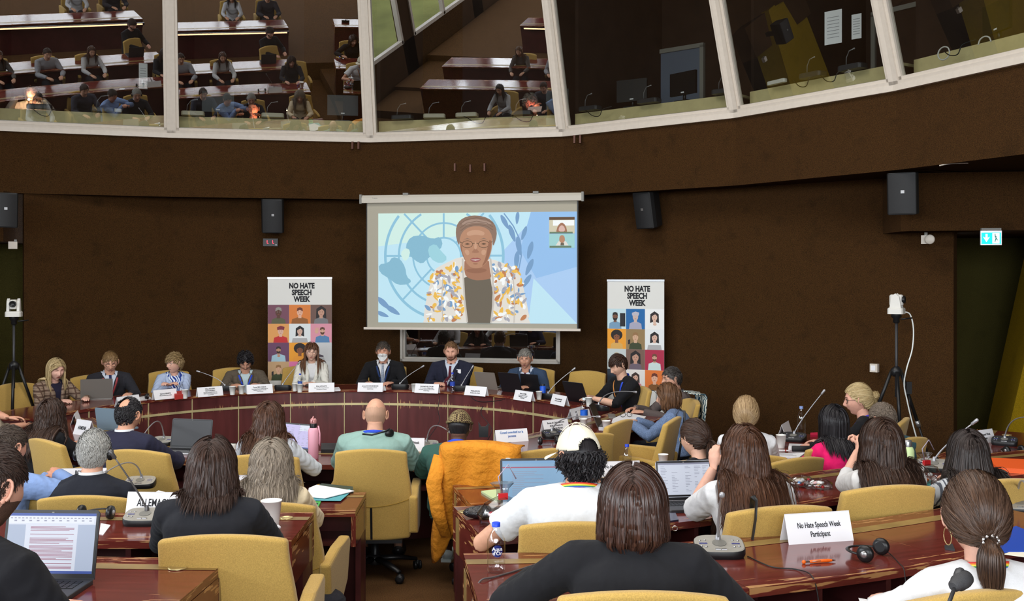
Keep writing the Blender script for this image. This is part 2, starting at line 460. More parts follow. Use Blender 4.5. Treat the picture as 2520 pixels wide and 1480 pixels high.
# floor with its raised tiers
b = MB(); b.box((0, 5,-0.1), (19, 22.6, 0.2)); struct(b.build('floor', FLOORM))
TIER1, TIER2, TIER3 = 0.20, 0.29, 0.45
def tier(name, pts, z):
 b = MB(); b.prism(pts, 0.001, z); return struct(b.build(name, FLOORM))
tier('floor_tier_left', [(-8.2, 5.47), (-0.98, 5.47), (-0.98, 4.2), (-8.2, 4.2)], TIER1)
tier('floor_tier_left_upper', [(-8.2, 4.19), (-1.15, 4.19), (-0.6, 2.4), (-8.2, 2.4)], TIER2)
tier('floor_tier_right', [(-0.32, 5.55), (0.9, 5.75), (1.6, 6.2), (4.2, 7.4), (8.2, 8.4), (8.2, 6.0), (1.97, 4.86), (0.9, 4.43), (-0.22, 4.24)], TIER1)
tier('floor_tier_right_upper', [(-0.2, 4.235), (0.9, 4.42), (1.97, 4.85), (8.2, 6.0), (8.2, 2.4), (-0.2, 2.4)], TIER2)
tier('floor_tier_back', [(-8.2, 2.39), (8.2, 2.39), (8.2,-5.6), (-8.2,-5.6)], TIER3)

# curved brown end wall (plan polyline left to right)
KP = [(-8.05, 11.83), (-6.62, 13.25), (-4.5, 13.97), (-1.94, 14.46), (0.68, 13.85), (2.59, 12.22), (3.80, 10.44), (4.75, 8.3)]   # sill line of the booth windows
WP = [(-6.20, 13.42), (-4.6, 14.35), (-1.95, 14.88), (0.85, 14.26), (2.75, 12.75), (4.10, 11.55), (4.66, 11.15)]
# the wall has an opening for the low control window under the screen
def wall_curved():
 b = MB()
 for i, ((x0, y0), (x1, y1)) in enumerate(zip(WP[:-1], WP[1:])):
  dx, dy = x1-x0, y1-y0; L = math.hypot(dx, dy); nx, ny =-dy/L*.15, dx/L*.15
  def seg(a0, a1, z0, z1):
   p0 = (x0+dx*a0, y0+dy*a0); p1 = (x0+dx*a1, y0+dy*a1)
   b.prism([p0, p1, (p1[0]+nx, p1[1]+ny), (p0[0]+nx, p0[1]+ny)], z0, z1)
  if i==2:
   seg(0, LW0, 0, 3.4); seg(LW1, 1, 0, 3.4); seg(LW0, LW1, 0, LWZ0); seg(LW0, LW1, LWZ1, 3.4)
  else:
   seg(0, 1, 0, 3.4)
 return struct(b.build('wall_front', WALL))
LW0, LW1, LWZ0, LWZ1 = 0.14, 0.93, 0.93, 1.55
wall_curved()

# deep band (soffit) that carries the booth windows
ZB, ZS = 3.17, 4.0
b = MB()
for (x0, y0), (x1, y1) in zip(KP[:-1], KP[1:]):
 dx, dy = x1-x0, y1-y0; L = math.hypot(dx, dy); nx, ny =-dy/L, dx/L
 b.prism([(x0, y0), (x1, y1), (x1+nx*.14, y1+ny*.14), (x0+nx*.14, y0+ny*.14)], ZB, ZS)
 b.prism([(x0+nx*.12, y0+ny*.12), (x1+nx*.12, y1+ny*.12), (x1+nx*3.4, y1+ny*3.4), (x0+nx*3.4, y0+ny*3.4)], ZB+0.02, ZB+0.12)
struct(b.build('wall_front_band', WALL))

# recess on the right: dropped box, dark green wall and slanted ochre wall
b = MB(); b.prism([(4.05, 11.0), (4.1, 10.86), (8.2, 10.2), (8.2, 13.4), (4.1, 13.2)], 2.585, 3.18); struct(b.build('ceiling_box_right', WALL))
b = MB(); b.prism([(-8.3, 12.1), (-6.33, 13.15), (-6.33, 14.6), (-8.3, 14.6)], 2.55, 3.18); struct(b.build('ceiling_box_left', WALL))
quad_wall('wall_right_recess', [(4.60, 12.9), (8.3, 12.9)], 0, 2.6, GREENWALL)
quad_wall('wall_left_recess', [(-8.3, 13.9), (-6.3, 14.1)], 0, 2.6, GREENWALL)
b = MB()   # slanted ochre buttress, right
b.add([(5.35, 11.6, 0), (8.2, 10.4, 0), (8.2, 11.4, 0), (5.5, 12.4, 0), (6.05, 11.5, 3.2), (8.2, 10.4, 3.2), (8.2, 11.4, 3.2), (6.15, 12.3, 3.2)],
   [(0, 1, 5, 4), (1, 2, 6, 5), (2, 3, 7, 6), (3, 0, 4, 7), (4, 5, 6, 7)])
struct(b.build('wall_right_buttress', YELLOWWALL))
b = MB()   # left
b.add([(-6.2, 12.9, 0), (-8.3, 12.2, 0), (-8.3, 13.0, 0), (-6.3, 13.3, 0), (-7.0, 12.7, 3.2), (-8.3, 12.2, 3.2), (-8.3, 13, 3.2), (-7.1, 13.2, 3.2)],
   [(0, 1, 5, 4), (1, 2, 6, 5), (2, 3, 7, 6), (3, 0, 4, 7), (4, 5, 6, 7)])
struct(b.build('wall_left_buttress', YELLOWWALL))

# side walls, back wall with window openings, ceiling
quad_wall('wall_right', [(8.3, 13.4), (8.3,-5.7)], 0, 7.1, WALL, 0.15, 1)
b = MB()
for y0, y1 in ((-5.7,-4.7), (-1.3,-.7), (2.7, 3.3), (6.7, 14.6)): b.box((-8.38, (y0+y1)/2, 3.55), (0.15, y1-y0, 7.1))
b.box((-8.38, 1, 0.55), (0.15, 11.4, 1.1)); b.box((-8.38, 1, 5.9), (0.15, 11.4, 2.4)); struct(b.build('wall_left', WALL))
for k, yw in enumerate((-3.0, 1.0, 5.0)):
 b = MB()
 for y in (-1.68, 0, 1.68): b.box((-8.33, yw+y, 2.9), (.12, .09, 3.6))
 for z in (1.13, 4.67): b.box((-8.33, yw, z), (.12, 3.4, .09))
 struct(b.build('window_%d'%(30+k), WHITEF))
b = MB(); b.box((-39, 2,-.6), (60, 90, .1)); struct(b.build('ground_field', mat('dry grass field', rgb(150, 150, 84), .95, noise=(.6, .3, 6))))
for k in range(9):
 x, y =-15-3.2*(k%4),-9+2.9*k; b = MB()
 for q in range(26): b.ball((random.gauss(0, .8), random.gauss(0, .8), random.uniform(.3, 2.4)), random.uniform(.35, .7), 8)
 tag(b.build('bush', mat('bush green', rgb(74, 100, 42), .95, noise=(3, .4, 4)), None, Matrix.Translation((x, y,-.55))), 'green bush outside the left windows mirrored in the booth glass', 'bush', 'bushes outside the hall')
b = MB()
for xw in (-7.75,-3.6, 0, 3.6, 7.75):
 b.box((xw,-5.6, 3.55), (1.1 if abs(xw)>7 else 0.4, 0.2, 7.1))
b.box((0,-5.6, 0.8), (16.6, 0.2, 1.6)); b.box((0,-5.6, 6.35), (16.6, 0.2, 1.5)); struct(b.build('wall_back', WALL))
for k, xw in enumerate((-5.4,-1.8, 1.8, 5.4)):
 b = MB()
 for x in (-1.6, 0, 1.6): b.box((xw+x,-5.55, 3.6), (0.09, 0.12, 4.0))
 for z in (1.64, 3.0, 5.56): b.box((xw,-5.55, z), (3.2, 0.12, 0.09))
 struct(b.build('window_%d'%(20+k), WHITEF))
b = MB(); b.box((0, 5.5, 7.1), (17, 22.8, 0.15)); struct(b.build('ceiling', mat('ceiling paint', rgb(120, 96, 70), 0.8)))
struct(MB().box((0, 16.6, 5.2), (17, .1, 4)).build('wall_booth_back_far', WALL))

# ------------------------------------------------------------- interpreters' booths: windows, interiors
TILT = math.radians(16)
ZT = 6.5
def offset_poly(P, d):
 """plan polyline moved by d to its right-hand (room) side with mitred corners"""
 ns = []
 for (x0, y0), (x1, y1) in zip(P[:-1], P[1:]):
  dx, dy = x1-x0, y1-y0; L = math.hypot(dx, dy); ns.append(Vector((dy/L,-dx/L)))
 out = []
 for i, p in enumerate(P):
  if i==0: n = ns[0]; out.append(Vector(p)+n*d)
  elif i==len(P)-1: out.append(Vector(p)+ns[-1]*d)
  else:
   n = (ns[i-1]+ns[i]); n.normalize(); out.append(Vector(p)+n*(d/n.dot(ns[i])))
 return out
PT = offset_poly(KP, (ZT-ZS)*math.tan(TILT))
for i in range(len(KP)-1):
 B0, B1 = Vector((*KP[i], ZS)), Vector((*KP[i+1], ZS))
 T0, T1 = Vector((*PT[i], ZT)), Vector((*PT[i+1], ZT))
 ux = (B1-B0).normalized(); n = (B1-B0).cross(T0-B0).normalized()
 if n.y>0 and n.x*0==0: n =-n
 if n.dot(Vector((-1.0, 5.0, 2.0))-B0)<0: n =-n
 # frame: bars along the four sides
 win = thing('window_%d'%(i+1), '', '', (0, 0, 0)); del win['label']; del win['category']; struct(win)
 fr = MB()
 def P(u, v):   # u,v in 0..1 on the pane
  a = B0.lerp(B1, u); c = T0.lerp(T1, u); return a.lerp(c, v)
 L = (B1-B0).length; H = (T0-B0).length
 eu, ev = 0.095/L, 0.085/H
 def bar(q, d0, d1):
  vs = [p+n*d0 for p in q]+[p+n*d1 for p in q]
  fr.add(vs, [(0, 1, 2, 3), (7, 6, 5, 4), (0, 4, 5, 1), (1, 5, 6, 2), (2, 6, 7, 3), (3, 7, 4, 0)])
 for (k, dd) in ((0, (0.0, 0.035)), (1, (-0.05, 0.015))):
  o0, o1 = (0, 0.62) if k==0 else (0.62, 1.0)
  bar([P(0+eu*o0, 0), P(eu*o1, 0), P(eu*o1, 1), P(0+eu*o0, 1)],*dd)
  bar([P(1-eu*o1, 0), P(1-eu*o0, 0), P(1-eu*o0, 1), P(1-eu*o1, 1)],*dd)
  bar([P(0, ev*o0), P(1, ev*o0), P(1, ev*o1), P(0, ev*o1)],*dd)
  bar([P(0, 1-ev*o1), P(1, 1-ev*o1), P(1, 1-ev*o0), P(0, 1-ev*o0)],*dd)
 # lower sill board in front
 s = [B0+Vector((0, 0,-0.055)), B1+Vector((0, 0,-0.055)), B1+Vector((0, 0, 0.005)), B0+Vector((0, 0, 0.005))]
 hn = Vector((n.x, n.y, 0)).normalized()
 vs = [p+hn*0.0 for p in s]+[p+hn*0.05 for p in s]
 fr.add(vs, [(0, 1, 2, 3), (7, 6, 5, 4), (0, 4, 5, 1), (1, 5, 6, 2), (2, 6, 7, 3), (3, 7, 4, 0)])
 bo = fr.build('frame', WHITEF, win)
 gl = MB(); q = [P(eu*.9, ev*.9), P(1-eu*.9, ev*.9), P(1-eu*.9, 1-ev*.9), P(eu*.9, 1-ev*.9)]
 gl.add([p-n*0.01 for p in q], [(0, 1, 2, 3)]); gl.build('pane', GLASS, win, fix=False)

def facet(i, u, z, back):
 """point inside booth i: u along the sill 0..1, height z, distance back from the sill line"""
 a, c = Vector(KP[i]), Vector(KP[i+1]); d = (c-a).normalized(); n = Vector((-d.y, d.x))
 p = a.lerp(c, u)+n*back
 return Vector((p.x, p.y, z))
def facet_rz(i):
 a, c = Vector(KP[i]), Vector(KP[i+1]); return math.atan2(c.y-a.y, c.x-a.x)
# booth shells
DARKB = mat('booth wall', rgb(58, 42, 34), 0.9, noise=(4, 0.15, 3))
b = MB(); c_ = MB(); fl = MB()
for i in range(len(KP)-1):
 p = [facet(i, 0, 0, .05), facet(i, 1, 0, .05), facet(i, 1, 0, 2.9), facet(i, 0, 0, 2.9)]
 fl.prism([(q.x, q.y) for q in p], 3.30, 3.42); 
 q0, q1 = facet(i,-0.1, 0, 2.3), facet(i, 1.1, 0, 2.3); q2, q3 = facet(i, 1.1, 0, 2.4), facet(i,-0.1, 0, 2.4)
 b.prism([(q.x, q.y) for q in (q0, q1, q2, q3)], 3.4, 6.9)
struct(fl.build('floor_booths', DARKB)); struct(b.build('wall_booth_back', DARKB))
for i in (1, 2, 3, 4, 5, 6):
 b = MB(); q = [facet(i, 0.0, 0, .25), facet(i, 0.02, 0, .25), facet(i, 0.02, 0, 2.35), facet(i, 0.0, 0, 2.35)]
 b.prism([(k.x, k.y) for k in q], 3.42, 6.8); struct(b.build('wall_booth_partition_%d'%i, DARKB))
# counter board along the windows (continuous worktop per booth)
wh = ['far left booth', 'left booth', 'second booth from the left', 'middle booth above the screen', 'booth right of the screen', 'second booth from the right', 'far right booth']
for i in range(len(KP)-1):
 cn = thing('booth_counter', 'olive tan counter running behind the glass of the '+wh[i], 'counter', facet(i, .5 if i else .66, 3.42, .3), facet_rz(i), 'counters of the interpreters booths')
 L = (Vector(KP[i+1])-Vector(KP[i])).length*(1 if i else .68)
 MB().box((0,-0.12, 0.66), (L-.12, 0.03, 0.36)).build('front_board', TAN, cn)
 MB().box((0, 0.2, 0.83), (L-.12, 0.62, 0.03)).build('top', TAN, cn)
 for s in (-1, 1): MB().box((s*(L/2-.12), 0.2, 0.41), (0.04, 0.5, 0.82)).build('leg', DARKB, cn)
ZC = 3.42+0.845     # counter top height
# ------------------------------------------------------------- DESKS
def strip_top(b, N, Fp, z0, z1, mi=0, uoff=0.0):
 """slab between near polyline N and far polyline Fp; UV v = distance to the nearest long edge"""
 n = len(N); u = uoff
 for i in range(n-1):
  a, c, d, e = N[i], N[i+1], Fp[i+1], Fp[i]
  L = math.hypot(c[0]-a[0], c[1]-a[1]); W = math.hypot(e[0]-a[0], e[1]-a[1])
  # split across the depth in two so that v rises from both edges
  ma = ((a[0]+e[0])/2, (a[1]+e[1])/2); mc = ((c[0]+d[0])/2, (c[1]+d[1])/2)
  b.add([(a[0], a[1], z1), (c[0], c[1], z1), (mc[0], mc[1], z1), (ma[0], ma[1], z1)], [(0, 1, 2, 3)], mi, False, [(u, 0), (u+L, 0), (u+L, W/2), (u, W/2)])
  b.add([(ma[0], ma[1], z1), (mc[0], mc[1], z1), (d[0], d[1], z1), (e[0], e[1], z1)], [(0, 1, 2, 3)], mi, False, [(u+3, W/2), (u+L+3, W/2), (u+L+3, 0), (u+3, 0)])
  b.add([(a[0], a[1], z0), (c[0], c[1], z0), (d[0], d[1], z0), (e[0], e[1], z0)], [(3, 2, 1, 0)], mi, False, [(0, 1), (0, 1), (0, 1), (0, 1)])
  b.add([(a[0], a[1], z0), (c[0], c[1], z0), (c[0], c[1], z1), (a[0], a[1], z1)], [(0, 1, 2, 3)], mi, False, [(u, .04), (u+L, .04), (u+L, .0), (u, .0)])
  b.add([(e[0], e[1], z0), (d[0], d[1], z0), (d[0], d[1], z1), (e[0], e[1], z1)], [(3, 2, 1, 0)], mi, False, [(u, .04), (u+L, .04), (u+L, .0), (u, .0)])
  u += L
 for (p, q) in ((N[0], Fp[0]), (N[-1], Fp[-1])):
  W = math.hypot(p[0]-q[0], p[1]-q[1])
  b.add([(p[0], p[1], z0), (q[0], q[1], z0), (q[0], q[1], z1), (p[0], p[1], z1)], [(0, 1, 2, 3)], mi, False, [(0, .05), (W, .05), (W, 0), (0, 0)])
 return u
def lerp2(p, q, t): return (p[0]+(q[0]-p[0])*t, p[1]+(q[1]-p[1])*t)
def dist2(p, q): return math.hypot(p[0]-q[0], p[1]-q[1])

def desk(name, label, N, Fp, ztop, zfl, ends=(True, True), group=None, inlay=True, loc=None):
 """conference desk: desktop, brass inlay, pigeon-hole shelf, modesty panel and end boards, between near line N and far line Fp"""
 ox, oy = (N[0][0]+Fp[-1][0])/2, (N[0][1]+Fp[-1][1])/2
 N = [(p[0]-ox, p[1]-oy) for p in N]; Fp = [(p[0]-ox, p[1]-oy) for p in Fp]
 z = ztop-zfl
 t = thing(name, label, 'desk', (ox, oy, zfl), 0, group)
 b = MB(); strip_top(b, N, Fp, z-0.035, z, 0, random.random()*5); b.build('tabletop', TOPM, t, fix=False)
 W = dist2(N[0], Fp[0])
 def at_(k, s): return lerp2(Fp[k], N[k], s/W)
 n = len(N)
 if inlay:
  b = MB(); A = [at_(k, 0.17) for k in range(n)]; B = [at_(k, 0.10) for k in range(n)]
  for i in range(n-1):
   b.add([(A[i][0], A[i][1], z+.0015), (A[i+1][0], A[i+1][1], z+.0015), (B[i+1][0], B[i+1][1], z+.0015), (B[i][0], B[i][1], z+.0015)], [(0, 1, 2, 3)])
  b.build('inlay_strip', INLAY, t, fix=False)
 # modesty panel along the far edge
 b = MB(); A = [at_(k, 0.03) for k in range(n)]; B = [at_(k, 0.06) for k in range(n)]
 for i in range(n-1): b.prism([A[i], A[i+1], B[i+1], B[i]], 0.0, z-.036)
 b.build('modesty_panel', PANELM, t)
 b = MB(); A = [at_(k, W-.02) for k in range(n)]; B = [at_(k, 0.062) for k in range(n)]
 for i in range(n-1): b.prism([A[i], A[i+1], B[i+1], B[i]], z-.215, z-.19)
 A = [at_(k, 0.24) for k in range(n)]; B = [at_(k, 0.26) for k in range(n)]
 for i in range(n-1): b.prism([A[i], A[i+1], B[i+1], B[i]], z-.19, z-.036)
 b.build('shelf', PANELM, t)
 for k in range(n):    # dividers of the pigeon holes
  if (k==0 and ends[0]) or (k==n-1 and ends[1]): continue
  j = min(k+1, n-1) if k<n-1 else k-1
  dx, dy = N[j][0]-N[k][0], N[j][1]-N[k][1]; L = math.hypot(dx, dy) or 1; dx, dy = dx/L*.012, dy/L*.012
  p, q = at_(k, W-.03), at_(k, .062)
  MB().prism([(p[0]-dx, p[1]-dy), (p[0]+dx, p[1]+dy), (q[0]+dx, q[1]+dy), (q[0]-dx, q[1]-dy)], z-.19, z-.036).build('divider', PANELM, t)
 for e, k, j in ((0, 0, 1), (1, n-1, n-2)):
  if not ends[e]: continue
  dx, dy = N[j][0]-N[k][0], N[j][1]-N[k][1]; L = math.hypot(dx, dy) or 1; dx, dy = dx/L, dy/L
  f, q = Fp[k], N[k]
  ep = MB()
  def sl(a, c, w0, w1, z0, z1, mb, mi=0):
   p0, p1 = lerp2(f, q, a), lerp2(f, q, c)
   mb.prism([(p0[0]+dx*w0, p0[1]+dy*w0), (p0[0]+dx*w1, p0[1]+dy*w1), (p1[0]+dx*w1, p1[1]+dy*w1), (p1[0]+dx*w0, p1[1]+dy*w0)], z0, z1, mi)
  # apron box end with worn lacquer, then tall leg panel at the far third
  p0, p1 = lerp2(f, q, 0.0), lerp2(f, q, 0.985)
  g =-0.0015 
  vs = [(p0[0]+dx*g, p0[1]+dy*g, z-.218), (p1[0]+dx*g, p1[1]+dy*g, z-.218), (p1[0]+dx*g, p1[1]+dy*g, z-.036), (p0[0]+dx*g, p0[1]+dy*g, z-.036)]
  vs2 = [(x+dx*.028, y+dy*.028, zz) for x, y, zz in vs]
  WW = dist2(p0, p1)
  uv = [(0, .1), (WW, .1), (WW, 0), (0, 0)]
  ep.add(vs, [(0, 1, 2, 3)], 0, False, uv); ep.add(vs2, [(3, 2, 1, 0)], 0, False, uv)
  ep.add([vs[0], vs[1], vs2[1], vs2[0]], [(0, 1, 2, 3)], 0, False, uv); ep.add([vs[1], vs[2], vs2[2], vs2[1]], [(0, 1, 2, 3)], 0, False, uv)
  ep.build('end_board', TOPM, t)
  lp = MB(); sl(0.06, 0.5, 0.002, .035, 0, z-.219, lp); lp.build('leg_panel', PANELM, t)
  st = MB(); sl(0.12, 0.22,-0.005,-0.0018, z-.217, z-.037, st); st.build('brass_band', INLAY, t)
 return t

def split_line(pts, step):
 """resample a polyline at roughly equal steps"""
 out = [pts[0]]
 for a, c in zip(pts[:-1], pts[1:]):
  k = max(1, round(dist2(a, c)/step))
  for i in range(1, k+1): out.append(lerp2(a, c, i/k))
 return out
def smooth_line(pts, it=2):
 for _ in range(it):
  out = [pts[0]]
  for a, c in zip(pts[:-1], pts[1:]): out += [lerp2(a, c, .25), lerp2(a, c, .75)]
  out.append(pts[-1]); pts = out
 return pts
def run(name, label_fn, N, W, ztop, zfl, units, ends=(True, True), group=None, left_cut=None, F_=None):
 """a row of desks along near line N (user side), W deep towards the far side; cut in `units` desks"""
 N = smooth_line(N, 2)
 ls = [0]
 for a, c in zip(N[:-1], N[1:]): ls.append(ls[-1]+dist2(a, c))
 def pt(s):
  for i in range(len(N)-1):
   if s<=ls[i+1]+1e-6:
    return lerp2(N[i], N[i+1], (s-ls[i])/(ls[i+1]-ls[i]))
  return N[-1]
 def nm(s):
  a, c = pt(max(0, s-.12)), pt(min(ls[-1], s+.12)); L = dist2(a, c); return (-(c[1]-a[1])/L, (c[0]-a[0])/L)
 tot = ls[-1]; out = []
 for k in range(units):
  s0, s1 = tot*k/units, tot*(k+1)/units
  sub = 3
  ss = [s0+(s1-s0)*j/sub for j in range(sub+1)]
  if k<units-1: ss[-1] -= .002
  A = [pt(s) for s in ss]; B = []
  for s in ss:
   p, n = pt(s), nm(s); B.append((p[0]+n[0]*W, p[1]+n[1]*W))
  if k==0 and left_cut is not None:
   B[0] = left_cut
  out.append(desk(name, label_fn(k), A, B, ztop, zfl, (ends[0] and k==0, ends[1] and k==units-1), group))
 return out
NUMW = ['first', 'second', 'third', 'fourth', 'fifth', 'sixth', 'seventh', 'eighth']
ZP, ZI = 0.765, 0.71
Z1, Z2 = 0.92, 1.01
# inner ring, near side
run('conference_desk', lambda k: 'red lacquered desk of the inner ring facing the panel, %s segment counted from the left'%NUMW[k],
 [(-4.7, 10.2), (-4.1, 9.3), (-3.4, 8.5), (-2.5, 8.0), (-1.39, 7.86), (-.6, 7.95), (.06, 8.3), (.99, 9.5), (1.62, 10.75)], .62, ZI, 0, 8, (True, True), 'inner ring of desks facing the panel')
# second row
run('conference_desk', lambda k: 'red lacquered desk of the second left row, %s segment counted from the left'%NUMW[k],
 [(-6.4, 7.6), (-4.4, 6.6), (-3.2, 6.36), (-2, 6.32), (-.94, 6.34)], .55, ZI, 0, 5, (False, True), 'second row of desks on the left', left_cut=None)
run('conference_desk', lambda k: 'worn red lacquered desk of the second right row, %s segment counted from the aisle'%NUMW[k],
 [(-.25, 6.5), (.5, 6.75), (1.2, 7.1), (1.91, 7.75), (2.5, 8.4), (3.0, 9.2)], .62, ZI, 0, 4, (True, False), 'second row of desks on the right', left_cut=(-.40, 7.13))
run('conference_desk', lambda k: 'dark red desk standing by the right wall behind the pen and folder, %s segment'%NUMW[k],
 [(3.45, 7.4), (4.1, 8.2), (4.7, 9.2)], .6, ZI+.03, 0, 2, (True, False), 'desks by the right wall')
# third row
run('conference_desk', lambda k: 'red lacquered desk in the ALLEMAGNE row, %s segment counted from the left'%NUMW[k],
 [(-6.6, 5.1), (-3.9, 4.86), (-2.9, 4.8), (-2, 4.78), (-1.0, 4.79)], .57, Z1, TIER1, 5, (False, True), 'third row of desks on the left', left_cut=None)
run('conference_desk', lambda k: 'worn red lacquered desk of the third right row, %s segment counted from the aisle'%NUMW[k],
 [(-.13, 4.83), (.72, 5.07), (1.3, 5.42), (2.0, 5.85), (2.9, 6.3), (3.9, 6.75)], .64, Z1, TIER1, 4, (True, False), 'third row of desks on the right', left_cut=(-.305, 5.5))
# fourth row
run('conference_desk', lambda k: 'scratched red desk of the bottom left row with the laptop, %s segment'%NUMW[k],
 [(-6.6, 3.9), (-3.0, 3.66), (-2.1, 3.6), (-1.14, 3.55)], .60, Z2, TIER2, 5, (False, True), 'fourth row of desks on the left', left_cut=None)
run('conference_desk', lambda k: 'scratched glossy red desk of the nearest right row, %s segment counted from the aisle'%NUMW[k],
 [(-.11, 3.56), (.35, 3.60), (.77, 3.72), (1.35, 3.95), (1.80, 4.16), (2.6, 4.6)], .66, Z2, TIER2, 3, (True, False), 'nearest row of desks on the right', left_cut=(-.195, 4.23))
run('conference_desk', lambda k: 'red desk behind the photographer seen only in the booth windows, %s segment'%NUMW[k],
 [(-5.6, 1.4), (-.9, 1.25)], .6, TIER3+.73, TIER3, 4, (False, True), 'back row of desks')
run('conference_desk', lambda k: 'red desk in the back right corner under the foreground microphone, %s segment'%NUMW[k],
 [(.35, 1.25), (2.6, 1.5)], .6, TIER3+.73, TIER3, 2, (True, False), 'back row of desks')

# round brass cable caps let into the desktops
def cap(px, py, z, label, r=.038):
 p = onz(px, py, z)
 b = MB(); b.lathe([(r, 0), (r, .004), (r*.86, .005), (r*.8, .002), (0.001, .002)], 24)
 o = b.build('cable_cap', BRASS, None, Matrix.Translation((p.x, p.y, z+.0022))); tag(o, label, 'cable cap', 'brass cable caps in the desktops')
cap(437, 1400, Z2, 'round brass cap in the bottom left desk beside the yellow chair', .036)
cap(705, 1277, Z1, 'round brass cap beside the white paper cup on the left desk end', .032)
cap(1150, 1262, Z1, 'round brass cap under the black pouch at the right desk end')
cap(2478, 1072, ZI+.03, 'small round brass cap on the far right desk near the wall', .04)

# ------------------------------------------------------------- PODIUM (curved panel desk)
PC = (-1.8, 9.9); PR = 2.70
def pang(px, zz=ZP, py=None):
 # angle on the podium arc seen at column px
 best = None
 for k in range(0, 1800):
  a = math.radians(k*0.1)
  X, Y = PC[0]+PR*math.cos(a), PC[1]+PR*math.sin(a)
  d = abs(1260+X/Y*F-px)
  if Y>10 and (best is None or d<best[0]): best = (d, a)
 return best[1]
pod = thing('panel_desk', 'long curved red lacquered panel desk with pale gold strip below the projection screen', 'desk', (PC[0], PC[1], 0))
AL, AR = math.radians(176), math.radians(26)
def arc(a0, a1, r, n): return [(r*math.cos(a0+(a1-a0)*i/n), r*math.sin(a0+(a1-a0)*i/n)) for i in range(n+1)]
n = 60
b = MB(); strip_top(b, arc(AL, AR, PR-.01, n), arc(AL, AR, PR+.68, n), ZP-.03, ZP); b.build('tabletop', TOPM, pod, fix=False)
cols = [365, 472, 587, 715, 848, 979, 1103, 1216, 1313]
angs = [AL, math.radians(160)]+[pang(c) for c in cols]+[AR]
def front_seg(a0, a1):
 k = max(2, int(abs(a1-a0)*PR/.08)); b = MB(); P = arc(a0, a1, PR, k); Q = arc(a0, a1, PR+.03, k)
 u = random.random()*30
 rows = [ZP-.03, ZP-.14, ZP-.18, ZP-.4, 0.0]
 for i in range(k):
  uu = u+abs(a1-a0)*PR*i/k; u2 = u+abs(a1-a0)*PR*(i+1)/k
  for z0, z1 in zip(rows[:-1], rows[1:]):
   b.add([(P[i][0], P[i][1], z1), (P[i+1][0], P[i+1][1], z1), (P[i+1][0], P[i+1][1], z0), (P[i][0], P[i][1], z0)], [(0, 1, 2, 3)], 0, True,
      [(uu, ZP-z1), (u2, ZP-z1), (u2, ZP-z0), (uu, ZP-z0)])
  b.add([(Q[i][0], Q[i][1], 0), (Q[i+1][0], Q[i+1][1], 0), (Q[i+1][0], Q[i+1][1], ZP-.03), (Q[i][0], Q[i][1], ZP-.03)], [(0, 1, 2, 3)], 0, True, [(0, .9)]*4)
 for P0, Q0 in ((P[0], Q[0]), (P[-1], Q[-1])):
  b.add([(P0[0], P0[1], 0), (Q0[0], Q0[1], 0), (Q0[0], Q0[1], ZP-.03), (P0[0], P0[1], ZP-.03)], [(0, 1, 2, 3)], 0, False, [(0, .9)]*4)
 b.build('front_panel', FRONTM, pod, fix=False)
g = .0022
for a0, a1 in zip(angs[:-1], angs[1:]): front_seg(a0-g, a1+g)
PALEBRASS = mat('pale gold strip', rgb(214, 200, 150), 0.35, metal=0.3, noise=(5, .12, 3))
b = MB(); P = arc(AL, AR, PR-.007, n); Q = arc(AL, AR, PR-.0005, n)
for i in range(n): b.prism([P[i], P[i+1], Q[i+1], Q[i]], ZP-.183, ZP-.157)
b.build('gold_strip', PALEBRASS, pod)
for a in angs[1:-1]:
 p = (PR-.004)*math.cos(a), (PR-.004)*math.sin(a)
 MB().box((p[0], p[1], (ZP-.03)/2), (.008, .012, ZP-.03), R=Matrix.Rotation(a+PI/2, 3, 'Z')).build('joint_strip', PALEBRASS, pod)
# ends and shelf
for a in (AL, AR):
 p, q = arc(a, a, PR+.012, 1)[0], arc(a, a, PR+.66, 1)[0]; dx, dy =-math.sin(a), math.cos(a); s =-1 if a==AL else 1
 dx *= s*.03; dy *= s*.03
 eb = MB(); z0 = 0; vs = [(p[0], p[1]), (q[0], q[1]), (q[0]+dx, q[1]+dy), (p[0]+dx, p[1]+dy)]
 eb.prism(vs, 0, ZP-.031); eb.build('end_panel', PANELM, pod)
b = MB(); P = arc(AL, AR, PR+.04, 40); Q = arc(AL, AR, PR+.6, 40)
for i in range(40): b.prism([P[i], P[i+1], Q[i+1], Q[i]], ZP-.2, ZP-.175)
b.build('shelf', PANELM, pod)

# ------------------------------------------------------------- CHAIRS

